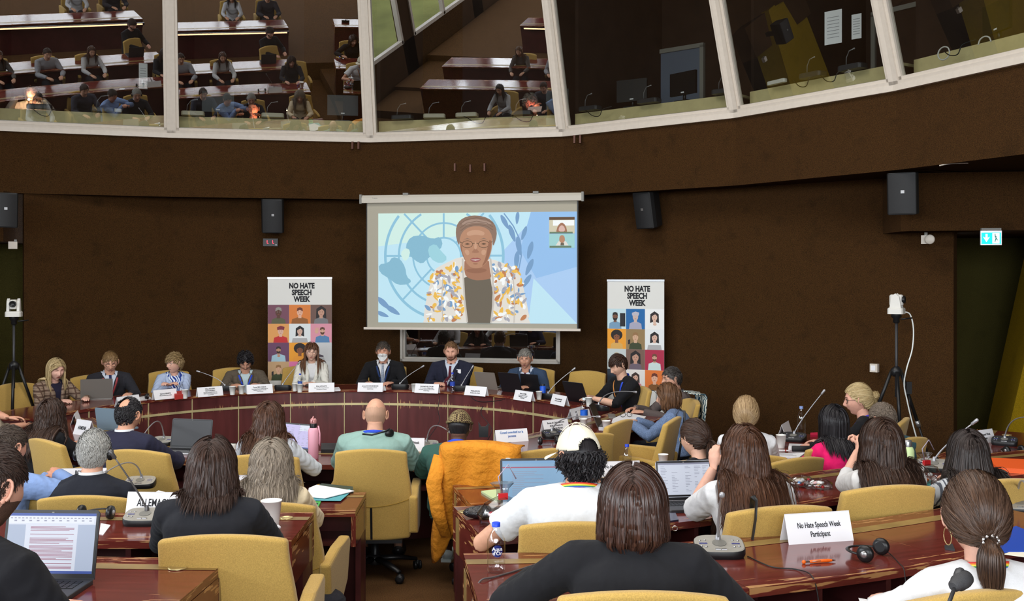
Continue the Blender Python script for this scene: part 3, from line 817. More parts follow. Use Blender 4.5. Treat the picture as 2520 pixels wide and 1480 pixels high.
def make_chair(name='swivel_chair'):
 t = thing(name, 'x', 'chair')
 # backrest: upholstered slab, local +Y is where the sitter looks; back at y=-.27
 b = MB(); nz, nx = 18, 12; vs = []; fs = []
 z0, z1 = 0.30, 0.94
 def half_w(s):   # s 0 bottom..1 top
  return 0.262+0.012*math.sin(PI*min(1, s*1.2))-0.016*smoothstep((s-.4)/.6)
 def yb(s, u):    # outer surface of back, leaning backwards with height and gently curved in plan
  return -0.235-0.11*s**1.3+0.035*u*u
 th = lambda s: 0.085-0.035*s
 rows = [i/nz for i in range(nz+1)]
 G = {}
 for face in (0, 1):
  for i, s in enumerate(rows):
   for j in range(nx+1):
    u =-1+2*j/nx
    w = half_w(s); z = z0+(z1-z0)*s-(0.028*u*u*(s>.5)*(s-.5)*2)-(0.012*(1-u*u)*(1-s) if s<.2 else 0)
    y = yb(s, u)+(th(s) if face else 0)
    G[face, i, j] = len(vs); vs.append((u*w, y, z))
 for i in range(nz):
  for j in range(nx):
   fs.append((G[0, i, j], G[0, i, j+1], G[0, i+1, j+1], G[0, i+1, j]))
   fs.append((G[1, i, j+1], G[1, i, j], G[1, i+1, j], G[1, i+1, j+1]))
 for i in range(nz):
  fs.append((G[0, i, 0], G[0, i+1, 0], G[1, i+1, 0], G[1, i, 0])); fs.append((G[0, i+1, nx], G[0, i, nx], G[1, i, nx], G[1, i+1, nx]))
 for j in range(nx):
  fs.append((G[0, 0, j+1], G[0, 0, j], G[1, 0, j], G[1, 0, j+1])); fs.append((G[0, nz, j], G[0, nz, j+1], G[1, nz, j+1], G[1, nz, j]))
 b.add(vs, fs, 0, True)
 o = b.build('backrest', MUSTARD, t); bevel(o, .016, 3, 50)
 # seam cord and slot on the rear of the backrest
 sb = MB(); pts = []
 for k in range(25):
  u =-1+2*k/24; s = (0.585-0.055*(1-u*u)-z0)/(z1-z0)
  pts.append((u*half_w(s)*1.0, yb(s, u)-.0008, z0+s*(z1-z0)))
 sb.tube(pts, .0028, 6); sb.build('seam', mat('mustard piping', rgb(150, 116, 40), 0.9), o)
 sl = MB()
 q = [(0.525-z0)/(z1-z0)*k/6 for k in range(7)]
 v2 = []
 for s in q: v2 += [(-.010, yb(s, 0)-.0016, z0+s*(z1-z0)), (.006, yb(s, 0)-.0016, z0+s*(z1-z0))]
 sl.add(v2, [(2*i, 2*i+1, 2*i+3, 2*i+2) for i in range(6)])
 sl.box((0, yb(0, 0)+.03, z0-.016), (.42, .07, .022)); sl.build('back_slot', BLACKP, o, fix=False)
 # seat
 b = MB(); b.rbox((0, .03, .415), (.50, .50, .11), .05, 0, None, 4); s = b.build('seat', MUSTARD, t); bevel(s, .015, 2)
 # armrests: upholstered wedge panels rising to the front
 for sx in (-1, 1):
  b = MB(); x0, x1 = sx*.256, sx*.318
  b.prism([(-.235, .34), (-.265, .60), (-.06, .635), (.20, .645), (.235, .615), (.16, .40), (.05, .33)], min(x0, x1), max(x0, x1), 0, None, 'x')
  a = b.build('armrest', MUSTARD, t); bevel(a, .018, 3)
 b = MB(); b.lathe([(.028, .11), (.028, .25), (.02, .25), (.02, .36)], 14); b.box((0, 0, .345), (.24, .24, .03)); b.build('gas_column', BLACKP, t)
 b = MB(); b.lathe([(.045, .07), (.05, .09), (.045, .135), (.03, .14)], 16)
 for k in range(5):
  a = 2*PI*k/5+.35; c, s_ = math.cos(a), math.sin(a)
  b.tube([(c*.03, s_*.03, .11), (c*.18, s_*.18, .10), (c*.31, s_*.31, .075)], [.03, .026, .018], 8, 0, None, .7)
 b.build('star_base', BLACKP, t)
 for k in range(5):
  a = 2*PI*k/5+.35; c, s_ = math.cos(a), math.sin(a); M = Matrix.Translation((c*.315, s_*.315, .031)) @ Matrix.Rotation(a+.6*k, 4, 'Z')
  b = MB()
  for e in (-.017, .017): b.lathe([(.012,-.01), (.03,-.009), (.03, .009), (.012, .01)], 16, 0, M @ Matrix.Translation((e, 0, 0)) @ Matrix.Rotation(PI/2, 4, 'Y'))
  b.ball((0, 0, .012), (.026, .024, .024), 10, 0, M); b.build('caster', BLACKP, t)
 return t
chair0 = make_chair(); _chair_used = [False]
def chair(x, y, z, yaw, label, group=None):
 """yaw in degrees: 0 = sitter looks away from the camera"""
 rz = math.radians(yaw)
 if not _chair_used[0]:
  _chair_used[0] = True; chair0.location = (x, y, z); chair0.rotation_euler = (0, 0, rz); chair0['label'] = label
  if group: chair0['group'] = group
  return chair0
 return dup(chair0, (x, y, z), rz, label, group)
# ------------------------------------------------------------- PEOPLE
def skin(c): return mat('skin %02x%02x%02x'%c, rgb(*c), 0.5, spec=0.35, noise=(45, 0.05, 3))
def cloth(c, rough=0.9, wr=0.5):
 if min(c)>195: c = tuple(int(x*.9) for x in c)
 return mat('cloth %02x%02x%02x'%c, rgb(*c), rough, spec=0.2, noise=(300, 0.04, 2), bump=(9, wr, 0.03), sheen=0.03)
def remesh(mb, voxel, smooth=5, fac=0.5):
 me = bpy.data.meshes.new('tmp'); me.from_pydata(mb.v, [], mb.f)
 bm = bmesh.new(); bm.from_mesh(me); bmesh.ops.recalc_face_normals(bm, faces=bm.faces); bm.to_mesh(me); bm.free()
 o = bpy.data.objects.new('tmp', me); COL.objects.link(o)
 r = o.modifiers.new('r', 'REMESH'); r.mode = 'VOXEL'; r.voxel_size = voxel
 if smooth:
  s = o.modifiers.new('s', 'SMOOTH'); s.factor = fac; s.iterations = smooth
 ev = o.evaluated_get(bpy.context.evaluated_depsgraph_get()); m2 = ev.to_mesh()
 n = len(m2.vertices); v = np.empty(n*3); m2.vertices.foreach_get('co', v); v = v.reshape(-1, 3)
 f = [tuple(p.vertices) for p in m2.polygons]
 ev.to_mesh_clear(); bpy.data.objects.remove(o); bpy.data.meshes.remove(me)
 return v, f

# ---- head
_ico = {}
def ico(sub):
 if sub not in _ico:
  bm = bmesh.new(); bmesh.ops.create_icosphere(bm, subdivisions=sub, radius=1.0)
  _ico[sub] = (np.array([v.co[:] for v in bm.verts]), [tuple(v.index for v in f.verts) for f in bm.faces]); bm.free()
 return _ico[sub]
def head_points(sub, jaw=1.0, fat=0.0, nose=1.0):
 d, faces = ico(sub); x = d[:, 0]*(.077+fat); y = d[:, 1]*.097; z = d[:, 2]*.118
 x, y, z = x.copy(), y.copy(), z.copy()
 t = np.clip((-.005-z)/.113, 0, 1)
 x *= 1-(.40-fat*8)*jaw*t**1.6
 y = np.where(y<0, y*(1-.50*t), y*(1-.10*t)+.006*t)
 y = np.where((y<0) & (z>-.02), y*1.05, y)
 fr = (d[:, 1]>0)
 y = np.where(fr & (z>.03), y*(1-.5*(z-.03)*1.2), y)
 y = np.where(y>.07, .07+(y-.07)*.82, y)
 g = lambda u, s: np.exp(-(u/s)**2)
 ax = np.abs(x)
 add = (.024*nose*g(x, .0105)*g(z+.030, .0155)+.013*nose*g(x, .009)*g(z+.008, .018)
    +.006*g(ax-.013, .006)*g(z+.036, .007)
    -.011*g(ax-.031, .015)*g(z-.008, .012)+.005*g(ax-.028, .02)*g(z-.030, .009)
    +.0065*g(x, .021)*g(z+.062, .0065)-.0035*g(x, .024)*g(z+.0655, .0022)-.005*g(x, .018)*g(z+.079, .007)
    +.008*g(x, .019)*g(z+.101, .013)+.005*g(ax-.046, .018)*g(z+.022, .02))
 y = y+np.where(fr, add, 0)
 return np.stack([x, y, z], 1), faces

def ear_mb(sx):
 b = MB(); R = Euler((math.radians(-8), 0, math.radians(-22*sx))).to_matrix()
 c = Vector((sx*.079,-.012,-.004))
 b.ball(c, (.0075, .0175, .031), 12, 0, None, R)
 b.tube([c+R @ Vector((sx*.007, .016*math.cos(a), .028*math.sin(a)+(0.004 if math.sin(a)>0 else 0))) for a in [math.radians(q) for q in range(-60, 230, 29)]], .0042, 6)
 b.ball(c+R @ Vector((sx*.003, .003,-.025)), (.006, .009, .009), 8)
 return b

SCALP = [(0, .066), (35, .058), (55, .030), (75, .012), (88,-.012), (105,-.012), (125,-.062), (180,-.078)]
def scalp_z(az):
 az = abs(az)
 for (a0, z0), (a1, z1) in zip(SCALP[:-1], SCALP[1:]):
  if az<=a1: return z0+(z1-z0)*(az-a0)/(a1-a0)
 return SCALP[-1][1]
def is_scalp(p, style=None, recede=0.0):
 az = math.degrees(math.atan2(p[0], p[1])); z = p[2]
 lim = scalp_z(az)+(recede if abs(az)<70 else 0)
 return z>lim

class Strands:
 def __init__(s): s.V = []; s.Fq = []; s.UV = []; s.n = 0
 def add(s, P, w, nrm, flat=.35, u=None):
  P = np.asarray(P, float); k = len(P)
  if k<3: return
  T = np.gradient(P, axis=0); T /= (np.linalg.norm(T, axis=1, keepdims=True)+1e-9)
  N = np.asarray(nrm, float); N = np.broadcast_to(N, P.shape); S = np.cross(T, N); S /= (np.linalg.norm(S, axis=1, keepdims=True)+1e-9)
  N = np.cross(S, T)
  w = np.asarray(w, float).reshape(-1, 1)
  ring = np.stack([P+S*w, P+N*w*flat, P-S*w, P-N*w*flat], 1)
  s.V.append(ring.reshape(-1, 3))
  i = np.arange(k-1)[:, None]*4; j = np.arange(4)[None, :]; jn = (j+1)%4
  q = np.stack([i+j, i+jn, i+4+jn, i+4+j],-1).reshape(-1, 4)+s.n
  s.Fq.append(q); s.n += k*4
  uu = random.random() if u is None else u
  a = np.repeat(np.arange(k-1)/(k-1.0), 4); bb = np.repeat(np.arange(1, k)/(k-1.0), 4)
  jj = np.tile(np.arange(4), k-1)
  s.UV.append(np.stack([np.stack([uu+jj*.012, a], 1), np.stack([uu+(jj+1)*.012, a], 1), np.stack([uu+(jj+1)*.012, bb], 1), np.stack([uu+jj*.012, bb], 1)], 1).reshape(-1, 2))
 def ribbons(s, P, N, W, cnt, spread, w):
  """cnt fine flat hairs scattered round a guide strand"""
  P = np.asarray(P, float); N = np.asarray(N, float); k = len(P)
  if k<3 or cnt<1: return
  T = np.gradient(P, axis=0); T /= (np.linalg.norm(T, axis=1, keepdims=True)+1e-9)
  S = np.cross(T, N); S /= (np.linalg.norm(S, axis=1, keepdims=True)+1e-9)
  t_ = np.linspace(0, 1, k)[:, None]; rs = np.random.RandomState(int(abs(P[0].sum())*1e6)%99991)
  for c in range(cnt):
   a, b_ = rs.normal(0, spread), rs.normal(0, spread*.45); a2 = a+rs.normal(0, spread*.7)
   lateral = (a*(1-t_)+a2*t_)*(.5+.8*np.sin(np.pi*np.clip(t_*.9+.1, 0, 1)))
   Q = P+S*lateral+N*(b_*.5+.0012)+S*np.sin(t_*rs.uniform(3, 9)+rs.uniform(0, 6))*spread*.25
   m = max(3, int(k*rs.uniform(.82, 1.0))); Q = Q[:m]; Sm = S[:m]+N[:m]*rs.normal(0, .35)
   ww = (w*rs.uniform(.6, 1.3)*(1-np.linspace(0, 1, m)**3*.9))[:, None]
   s.V.append(np.stack([Q-Sm*ww, Q+Sm*ww], 1).reshape(-1, 3)); i = np.arange(m-1)*2
   s.Fq.append(np.stack([i, i+1, i+3, i+2],-1)+s.n); s.n += m*2
   u = rs.uniform(0, 1); v0 = np.arange(m-1)/(m-1.); v1 = v0+1./(m-1)
   z = np.full(m-1, u)
   s.UV.append(np.stack([np.stack([z, v0], 1), np.stack([z+.006, v0], 1), np.stack([z+.006, v1], 1), np.stack([z, v1], 1)], 1).reshape(-1, 2))
 def mesh(s, name, m, parent, extra=None):
  V = np.concatenate(s.V) if s.V else np.zeros((0, 3)); fs = np.concatenate(s.Fq).tolist() if s.Fq else []
  uv = np.concatenate(s.UV).reshape(-1, 2).tolist() if s.UV else []
  V = V.tolist()
  if extra:
   o = len(V); ev, ef, euv = extra; V += [tuple(p) for p in ev]
   for f in ef:
    fs.append([i+o for i in f]); uv += [euv[i] for i in f]
  me = bpy.data.meshes.new(name); me.from_pydata(V, [], fs); me.materials.append(m)
  me.polygons.foreach_set('use_smooth', [True]*len(me.polygons))
  ul = me.uv_layers.new(name='UVMap'); ul.data.foreach_set('uv', np.array(uv, dtype=np.float32).ravel())
  me.update()
  return link(name, me, parent)

def fib_dirs(n, rnd=0.0):
 out = []; ga = PI*(3-math.sqrt(5))
 for i in range(n):
  z = 1-2*(i+.5)/n; r = math.sqrt(1-z*z); a = ga*i+random.uniform(-rnd, rnd); out.append((r*math.cos(a), r*math.sin(a), z))
 return out
EC = Vector((0,-.010, .010)); EA = (.081, .103, .112)
def on_ell(p, infl):
 """push point p (head space) onto the inflated skull ellipsoid"""
 q = Vector(((p[0]-EC.x)/(EA[0]+infl), (p[1]-EC.y)/(EA[1]+infl), (p[2]-EC.z)/(EA[2]+infl)))
 L = q.length or 1e-6
 q = q/L
 return Vector((EC.x+q.x*(EA[0]+infl), EC.y+q.y*(EA[1]+infl), EC.z+q.z*(EA[2]+infl))), L

def make_hair(par, HM, sp, bvh_list, name='hair'):
 """sp: dict style, len, mat, n, wave, part, volume"""
 st = sp['style']; m = sp['mat']; n = sp.get('n', 420); vol = sp.get('vol', .012); rec = sp.get('recede', 0.0); wave = sp.get('wave', 0.0)
 HI = HM.inverted(); S = Strands()
 hp, hf = head_points(4)
 grav = (HI.to_3x3() @ Vector((0, 0,-1))).normalized()
 # under-shell
 shell_off = {'short': .007, 'buzz': .0015, 'fall': .006, 'back': .010, 'curly': .010}[st]*sp.get('shell', 1.0)
 ev = []; keep = {}; ef = []; euv = []
 bald = sp.get('bald')
 for f in hf:
  c = (hp[f[0]]+hp[f[1]]+hp[f[2]])/3
  if not is_scalp(c, recede=rec): continue
  if bald and (Vector(c)-Vector(bald[:3])).length<bald[3]: continue
  idx = []
  for i in f:
   if i not in keep:
    keep[i] = len(ev); p = Vector(hp[i]); nn = (p-Vector((0, 0, 0))).normalized()
    q = p+nn*shell_off; az = math.atan2(p.x,-p.y)
    ev.append(HM @ q); euv.append((az*.35, p.z*3))
   idx.append(keep[i])
  ef.append(idx)
 def emit(pts, w0, w1, flat=.4, ws=None):
  k = len(pts)
  W = [w0+(w1-w0)*(i/(k-1))**1.5 for i in range(k)] if ws is None else ws
  P = [HM @ p for p in pts]; c = HM @ Vector((0,-.01, 0))
  N = [((p-c)*Vector((1, 1, .3))).normalized() for p in P]
  S.add([p[:] for p in P], W, [q[:] for q in N], flat)
  if sp.get('fine'): S.ribbons([p[:] for p in P], [q[:] for q in N], W, sp['fine'], sp.get('spread', .006), sp.get('fw', .0011))
 def clear(p, off=.006):
  """keep a person-space point outside the clothed body"""
  for bv in bvh_list:
   r = bv.find_nearest(p, .12)
   if r[0] is not None:
    d = (p-r[0]).dot(r[1])
    if d<off: p = r[0]+r[1]*off
  return p
 roots = [Vector(d) for d in fib_dirs(int(n*1.9), .3)]
 rt = []
 for d in roots:
  p = on_ell(Vector((d.x*.1, d.y*.1, d.z*.1))+EC, 0)[0]
  if not is_scalp(p, recede=rec): continue
  if bald and (p-Vector(bald[:3])).length<bald[3]: continue
  if p.z>sp.get('maxz', 9): continue
  rt.append(p)
 if st=='short':
  L = sp.get('len', .03); comb = Vector(sp.get('comb', (.25, .9,-.25)))
  for p in rt:
   nn = (p-EC).normalized(); az = abs(math.degrees(math.atan2(p.x, p.y)))
   top = smoothstep((p.z-.02)/.06)
   dirv = (comb*top+Vector((0,-.35,-1.0))*(1-top)) ; dirv = (dirv-nn*dirv.dot(nn))+nn*sp.get('lift', .10)*(.3+.7*top)
   dirv += Vector((random.gauss(0, .16), random.gauss(0, .16), random.gauss(0, .08))); dirv.normalize()
   l = L*(0.45+.75*top)*random.uniform(.7, 1.2)
   infl = random.uniform(.25, 1)*vol*(.35+.65*top); pts = []; q = on_ell(p, infl*.3)[0]
   for i in range(6):
    pts.append(q); q2 = q+dirv*l/5; q = on_ell(q2, infl*(.4+.12*i)+.0015*i*sp.get('lift', .1)*6)[0]
   emit(pts, sp.get('w', .0075), .0015, .45)
 elif st in ('fall', 'curly'):
  L0 = sp.get('len', .25); part = sp.get('part', 0.0); fringe = sp.get('fringe', False)
  for p in rt:
   infl = random.uniform(.15, 1.0)*vol
   tot = L0*random.uniform(.86, 1.06)
   q = on_ell(p, infl*(.4 if p.z<.06 else .95))[0]; pts = [q.copy()]; step = .016 if L0>.12 else .009; run_ = 0; k = 0
   side = 1 if p.x>=part else -1
   ph = random.uniform(0, 6.28); fq = random.uniform(.8, 1.2)
   az0 = math.degrees(math.atan2(p.x, p.y))
   fr_strand = fringe and abs(az0)<48 and p.z>.055
   # remaining budget shrinks for strands whose roots start low, so the ends line up
   drop = max(.045, tot-math.acos(max(-1, min(1, (p.z-EC.z)/.115)))*.108)
   vx = Vector((0, 0, 0))
   while run_<drop and k<60:
    nn = (q-EC).normalized()
    want = grav*1.0
    topf = smoothstep((q.z-.06)/.06)
    want = want+Vector((side*1.3,-.45, 0))*topf
    if fr_strand: want = grav+Vector((side*.15, .8*topf, 0)); 
    elif q.y>.035 and q.z>-.05: want += Vector((side*.9,-.5, 0))
    el, kk = on_ell(q, infl)
    if q.z>EC.z-.01 and kk<1.3:
     want = want-nn*want.dot(nn)*1.0; want.normalize()
     q = q+want*step
     e2, k2 = on_ell(q, infl+.0)
     if q.z>EC.z-.02 or k2<1: q = e2
    else:
     flare = sp.get('flare', .0); outw = Vector((q.x, q.y+.02, 0)); outw = outw.normalized() if outw.length>0 else outw
     want = (grav+outw*flare); 
     if sp.get('curl_in') and run_>drop-.07: want = want-outw*sp['curl_in']
     want.normalize(); q = q+want*step
     e2, k2 = on_ell(q, infl*.6)
     if k2<1: q = e2
    if q.y>.02 and q.z<.055 and not fr_strand:   # keep the face free
     mx = .060+.012*random.random()
     if abs(q.x)<mx: q.x = side*mx
    if fr_strand and q.z<.036: break
    a = wave*(0.25+run_/L0)
    off = Vector((math.sin(ph+run_*62*fq)*a, math.cos(ph+run_*55*fq)*a*.8, math.sin(ph*2+run_*48)*a*.3))
    if st=='curly': off = Vector((math.sin(ph+run_*210*fq), math.cos(ph+run_*210*fq), math.sin(ph+run_*160)))*wave*.8
    r_ = q+off
    if bvh_list and run_>.08:
     w_ = HM @ r_; o2 = .005+infl*.6
     h_ = bvh_list[0].find_nearest(w_, .12)
     if h_[0] is not None and (w_-h_[0]).dot(h_[1])<o2:
      nn2 = h_[1]; wp = HM @ (pts[-1]); g2 = Vector((0, 0,-1))+Vector((wp.x-(HM @ EC).x, 0, 0))*.15+Vector((0,-.5 if q.y<.01 else .45, 0))
      tg = g2-nn2*g2.dot(nn2)
      if tg.length>.05:
       w3 = wp+tg.normalized()*step
       h3 = bvh_list[0].find_nearest(w3, .12)
       if h3[0] is not None and (w3-h3[0]).dot(h3[1])<o2: w3 = h3[0]+h3[1]*o2
       q = HI @ w3; r_ = q
    pts.append(r_); run_ += step; k += 1
   if len(pts)>=4:
    wd = sp.get('w', .0085)*random.uniform(.7, 1.2); kk = len(pts)
    ws = [wd*(0.7+.5*math.sin(PI*min(1, i/kk*1.1)))*(1-(max(0, i/(kk-1)-.62)/.38)**1.4*.93) for i in range(kk)]
    emit(pts, 0, 0, .35, ws)
 elif st=='back':
  tie = Vector(sp.get('tie', (0,-.125, .0)))
  for p in rt:
   infl = random.uniform(.1, 1)*vol
   pts = []
   K = 11
   for i in range(K):
    t_ = i/(K-1.0)
    q = p.lerp(tie, t_); e, k_ = on_ell(q, infl*(1-t_*.6)+.004*math.sin(PI*t_))
    q = e if t_<.85 else e.lerp(tie, (t_-.85)/.15)
    pts.append(q)
   emit(pts, sp.get('w', .0085), sp.get('w', .0085)*.5, .35)
  tl = sp.get('tail', .18); tn = sp.get('tn', 90); tr = sp.get('tr', .022)
  if sp.get('bun'):
   br = sp['bun']
   for i in range(110):
    a0 = random.uniform(0, 6.28); tilt = random.gauss(0, .9); pts = []
    R = Euler((tilt, random.gauss(0, .5), a0)).to_matrix(); rr = br*random.uniform(.75, 1.0)
    for j in range(9):
     a = j/8*3.6
     pts.append(tie+Vector((0,-br*.7, 0))+R @ Vector((math.cos(a)*rr, math.sin(a)*rr*.75, 0)))
    emit(pts, .007, .003, .4)
  if tl>0:
   for i in range(tn):
    a = random.uniform(0, 6.28); r = tr*math.sqrt(random.random()); ph = random.uniform(0, 6.28)
    q = tie.copy(); pts = []; K = 13; v = Vector((0,-.9, .1)); ll = tl*random.uniform(.8, 1.05)
    for j in range(K):
     t_ = j/(K-1.0)
     sw = math.sin(min(1, t_*3.2)*PI/2)*(1+.5*math.sin(PI*t_))
     o_ = Vector((math.cos(a)*r*sw, math.sin(a)*r*sw*.7, 0))+Vector((math.sin(ph+j*.8), 0, 0))*wave
     w_ = HM @ (q+o_)
     if bvh_list and t_>.3: w_ = clear(w_, .008)
     pts.append(HI @ w_)
     v = (v*.72+(grav+Vector(sp.get('taildir', (0, 0, 0))))*.42); q = q+v.normalized()*ll/K
    emit(pts, .006, .0015, .4)
 if not ef and not S.V: return None
 return S.mesh(name, m, par, (ev, ef, euv))

# ---- limbs and torso
def ik(S_, T, l1, l2, pole):
 d = T-S_; L = d.length; mx = (l1+l2)*.995
 if L>mx: T = S_+d.normalized()*mx; d = T-S_; L = mx
 L = max(L, abs(l1-l2)+.02)
 a = (l1*l1-l2*l2+L*L)/(2*L); h = math.sqrt(max(0, l1*l1-a*a))
 u = d.normalized(); p = (pole-u*pole.dot(u)).normalized()
 return S_+u*a+p*h, T
def hand_mb(b, W, d, nrm, side, curl=.5, sc=1.0):
 """hand rooted at wrist W pointing along d, palm facing nrm"""
 d = d.normalized(); nrm = (nrm-d*nrm.dot(d)).normalized(); x = d.cross(nrm)*side
 def L(a, e, f): return W+(x*a+d*e+nrm*f)*sc
 b.tube([L(0,-.02, 0), L(0, .01, 0), L(.002, .05, 0), L(.002, .085, .003)], [.025*sc, .027*sc, .039*sc, .037*sc], 12, 0, None, .38, nrm)
 for k, (xo, ln, y0) in enumerate(((.027, .066, .083), (.009, .076, .088), (-.009, .070, .086), (-.026, .054, .078))):
  c = curl*random.uniform(.85, 1.15); a = 0; p = Vector((xo, y0, .0)); pts = [L(*p)]
  for s_, fr in ((.42, .45), (.32, .9), (.26, .8)):
   a += c*fr
   p = p+Vector((xo*.12*s_, ln*s_*math.cos(a), ln*s_*math.sin(a))); pts.append(L(*p))
  b.tube([pts[0]-(pts[1]-pts[0])*.25]+pts, [.0095*sc, .0095*sc, .0088*sc, .0082*sc, .0068*sc], 8)
 b.tube([L(.018, .015, .006), L(.040, .045, .016), L(.047, .070, .024), L(.043, .093, .030)], [.014*sc, .012*sc, .0105*sc, .0075*sc], 8)

def ribbon(bv, pts, width, off, m, name, parent, uv=False, cen=None):
 """thin band lying on the clothes: pts are (x, z, side) with side +1 front / -1 back, or 3-d Vectors for free points"""
 L = []; Rr = []
 P = []
 for p in pts:
  if isinstance(p, Vector): P.append((p, None)); continue
  x, z, sd = p
  h = bv.ray_cast(Vector((x, sd*.7, z)), Vector((0,-sd, 0)))
  if h[0] is None: h = bv.find_nearest(Vector((x, sd*.2, z)))
  P.append((h[0]+h[1]*off, h[1]))
 n = len(P); b = MB(); vs = []
 for i, (p, nn) in enumerate(P):
  t = (P[min(i+1, n-1)][0]-P[max(i-1, 0)][0]).normalized()
  if nn is None: nn = ((p-(cen or Vector()))*Vector((1, 1, .15))).normalized()
  s = t.cross(nn).normalized()*(width[i] if isinstance(width, list) else width)/2
  for q in (p-s, p+s):
   vs.append(q+nn*.0012)
  for q in (p+s, p-s): vs.append(q-nn*.002)
 fs = []
 for i in range(n-1):
  for k in range(4): fs.append((i*4+k, i*4+(k+1)%4, (i+1)*4+(k+1)%4, (i+1)*4+k))
 fs += [(3, 2, 1, 0), ((n-1)*4, (n-1)*4+1, (n-1)*4+2, (n-1)*4+3)]
 uvs = None
 if uv: uvs = [(float(j%4 in (1, 2)), i_/(n-1.0)) for i_ in range(n) for j in range(4)]
 b.add(vs, fs, 0, True, uvs)
 return b.build(name, m, parent)

PTS = {}
def person(label, head, floor, yaw,**k):
 """head = (px, py of the top of the head, depth Y). yaw in degrees, 0 = facing away from the camera"""
 px, py, Y = head
 top = at(px, py, Y); rz = math.radians(yaw)
 male = k.get('male', True); lean = k.get('lean', .10); sc = k.get('sc', 1.0)
 Htop = top.z-floor
 Rb = Matrix.Rotation(rz, 3, 'Z')
 fwd = Rb @ Vector((0, 1, 0)); sdw = Rb @ Vector((1, 0, 0))
 base = Vector((top.x, top.y, floor))-fwd*lean-sdw*k.get('side', 0.0)
 t = thing('person', label, 'person', base, rz, k.get('group'))
 hs = k.get('hs', 1.0 if male else .96)
 HR = Euler((math.radians(-k.get('pitch', 8)), math.radians(k.get('roll', 0)), math.radians(k.get('turn', 0))), 'YXZ').to_matrix()
 hairt = k.get('hairtop', .010)
 Hc = Vector((k.get('side', 0.0), lean, Htop))-HR @ Vector((0,-.01, .118+hairt))*hs
 Hc = Vector((Hc.x, Hc.y, Hc.z))
 HM = Matrix.Translation(Hc) @ (HR.to_4x4()) @ Matrix.Scale(hs, 4)
 NB = Hc+Vector((-k.get('side', 0.0)*.35,-.045-.03*math.sin(math.radians(k.get('pitch', 8))),-.136*hs))   # neck base
 hip = Vector((0, 0, .50))
 mid = Vector((NB.x*.35, NB.y*.35-k.get('slump', .05), (hip.z+NB.z)/2+.02))
 def spine(s): return hip*(1-s)**2+mid*2*s*(1-s)+NB*s*s
 wk = (1.0 if male else .90)*k.get('wide', 1.0); fatd = k.get('belly', 1.0)
 PROF = [(-.12, .165, .12), (0, .178, .125), (.18, .172, .120), (.36, .162, .112), (.52, .170, .116), (.68, .185, .120), (.80, .190, .112), (.88, .174, .098), (.94, .125, .080), (1.0, .066, .066)]
 if not male: PROF = [(-.12, .172, .12), (0, .182, .125), (.18, .165, .112), (.36, .145, .100), (.52, .155, .110), (.68, .170, .118), (.80, .174, .105), (.88, .158, .090), (.94, .113, .074), (1.0, .058, .058)]
 def torso(b, inf, top_s=1.0):
  rings = []; n = 28
  for s, w_, d_ in PROF:
   if s>top_s: break
   c = spine(max(s, 0))+(Vector((0, 0, s*.5)) if s<0 else Vector())
   T = (spine(min(1, s+.05))-spine(max(0, s-.05))).normalized(); fy = Vector((0, T.z,-T.y))
   w2, d2 = w_*wk+inf, d_*wk*fatd+inf
   ring = []
   for q in range(n):
    a = 2*PI*q/n; ca, sa = math.cos(a), math.sin(a); e = 2/2.5
    ring.append(c+Vector((1, 0, 0))*(abs(ca)**e*math.copysign(1, ca))*w2+fy*(abs(sa)**e*math.copysign(1, sa))*d2)
   rings.append(ring)
  vs = [p for r in rings for p in r]; m_ = len(rings)
  fs = [(i*n+q, i*n+(q+1)%n, (i+1)*n+(q+1)%n, (i+1)*n+q) for i in range(m_-1) for q in range(n)]
  fs += [tuple(range(n-1,-1,-1)), tuple((m_-1)*n+q for q in range(n))]
  b.add(vs, fs)
 SH = {}; EL = {}; WR = {}
 shw = (.182 if male else .160)*wk*k.get('shw', 1.0)
 for sd, key in ((-1, 'L'), (1, 'R')):
  c = spine(.86)+Vector((0, .0,-.012+k.get('shrug', 0.018)))
  SH[key] = c+Vector((sd*shw, .005, 0))
  tgt = k.get('hand'+key)
  if tgt is None: tgt = (sd*.16, .40+lean*.3, k.get('deskh', .74)+.035)
  elif len(tgt)==4:   # pixel + depth
   wpt = at(tgt[0], tgt[1], tgt[2]); tgt = tuple(Rb.transposed() @ (wpt-base))
  if k.get('handsdown'): tgt = (sd*.20, .28, .56)
  pole = Vector(k.get('pole'+key, (sd*.75,-.35,-.8)))
  al = .285*(1 if male else .94)*k.get('arm', 1.0); fl_ = .25*(1 if male else .94)*k.get('arm', 1.0)
  EL[key], WR[key] = ik(SH[key], Vector(tgt), al, fl_, pole)
 ar = 1.0 if male else .86
 ar *= k.get('armr', 1.0)
 def arm(b, key, inf, upto=2.0, cuff=0.0):
  S_, E, W = SH[key], EL[key], WR[key]; sd =-1 if key=='L' else 1
  P = [spine(.93)+Vector((sd*.045, 0, 0)), S_.lerp(spine(.93), .35)+Vector((0, 0, .004)), S_, S_.lerp(E, .35), S_.lerp(E, .7), E, E.lerp(W, .35), E.lerp(W, .7), W]
  r = [.058*ar, .056*ar, .060*ar, .052*ar, .045*ar, .043*ar, .042*ar, .034*ar, .026*ar]
  r = [x+inf for x in r]
  if upto<1:   # short sleeve : stops on the upper arm
   P = P[:3]+[S_.lerp(E, upto*.5), S_.lerp(E, upto)]; r = r[:3]+[.056*ar+inf, .053*ar+inf+cuff]
  elif upto<2:
   f = upto-1
   P = P[:6]+[E.lerp(W, f*.5), E.lerp(W, f)]; r = r[:6]+[.041*ar+inf, .038*ar+inf+cuff]
  else: r[-1] += cuff
  b.tube(P, r, 14)
 # --- body (skin) : one continuous surface, plus head and hands in the same mesh
 sk = skin(k.get('skin', (214, 164, 136))); lipc = k.get('lips', (176, 100, 92))
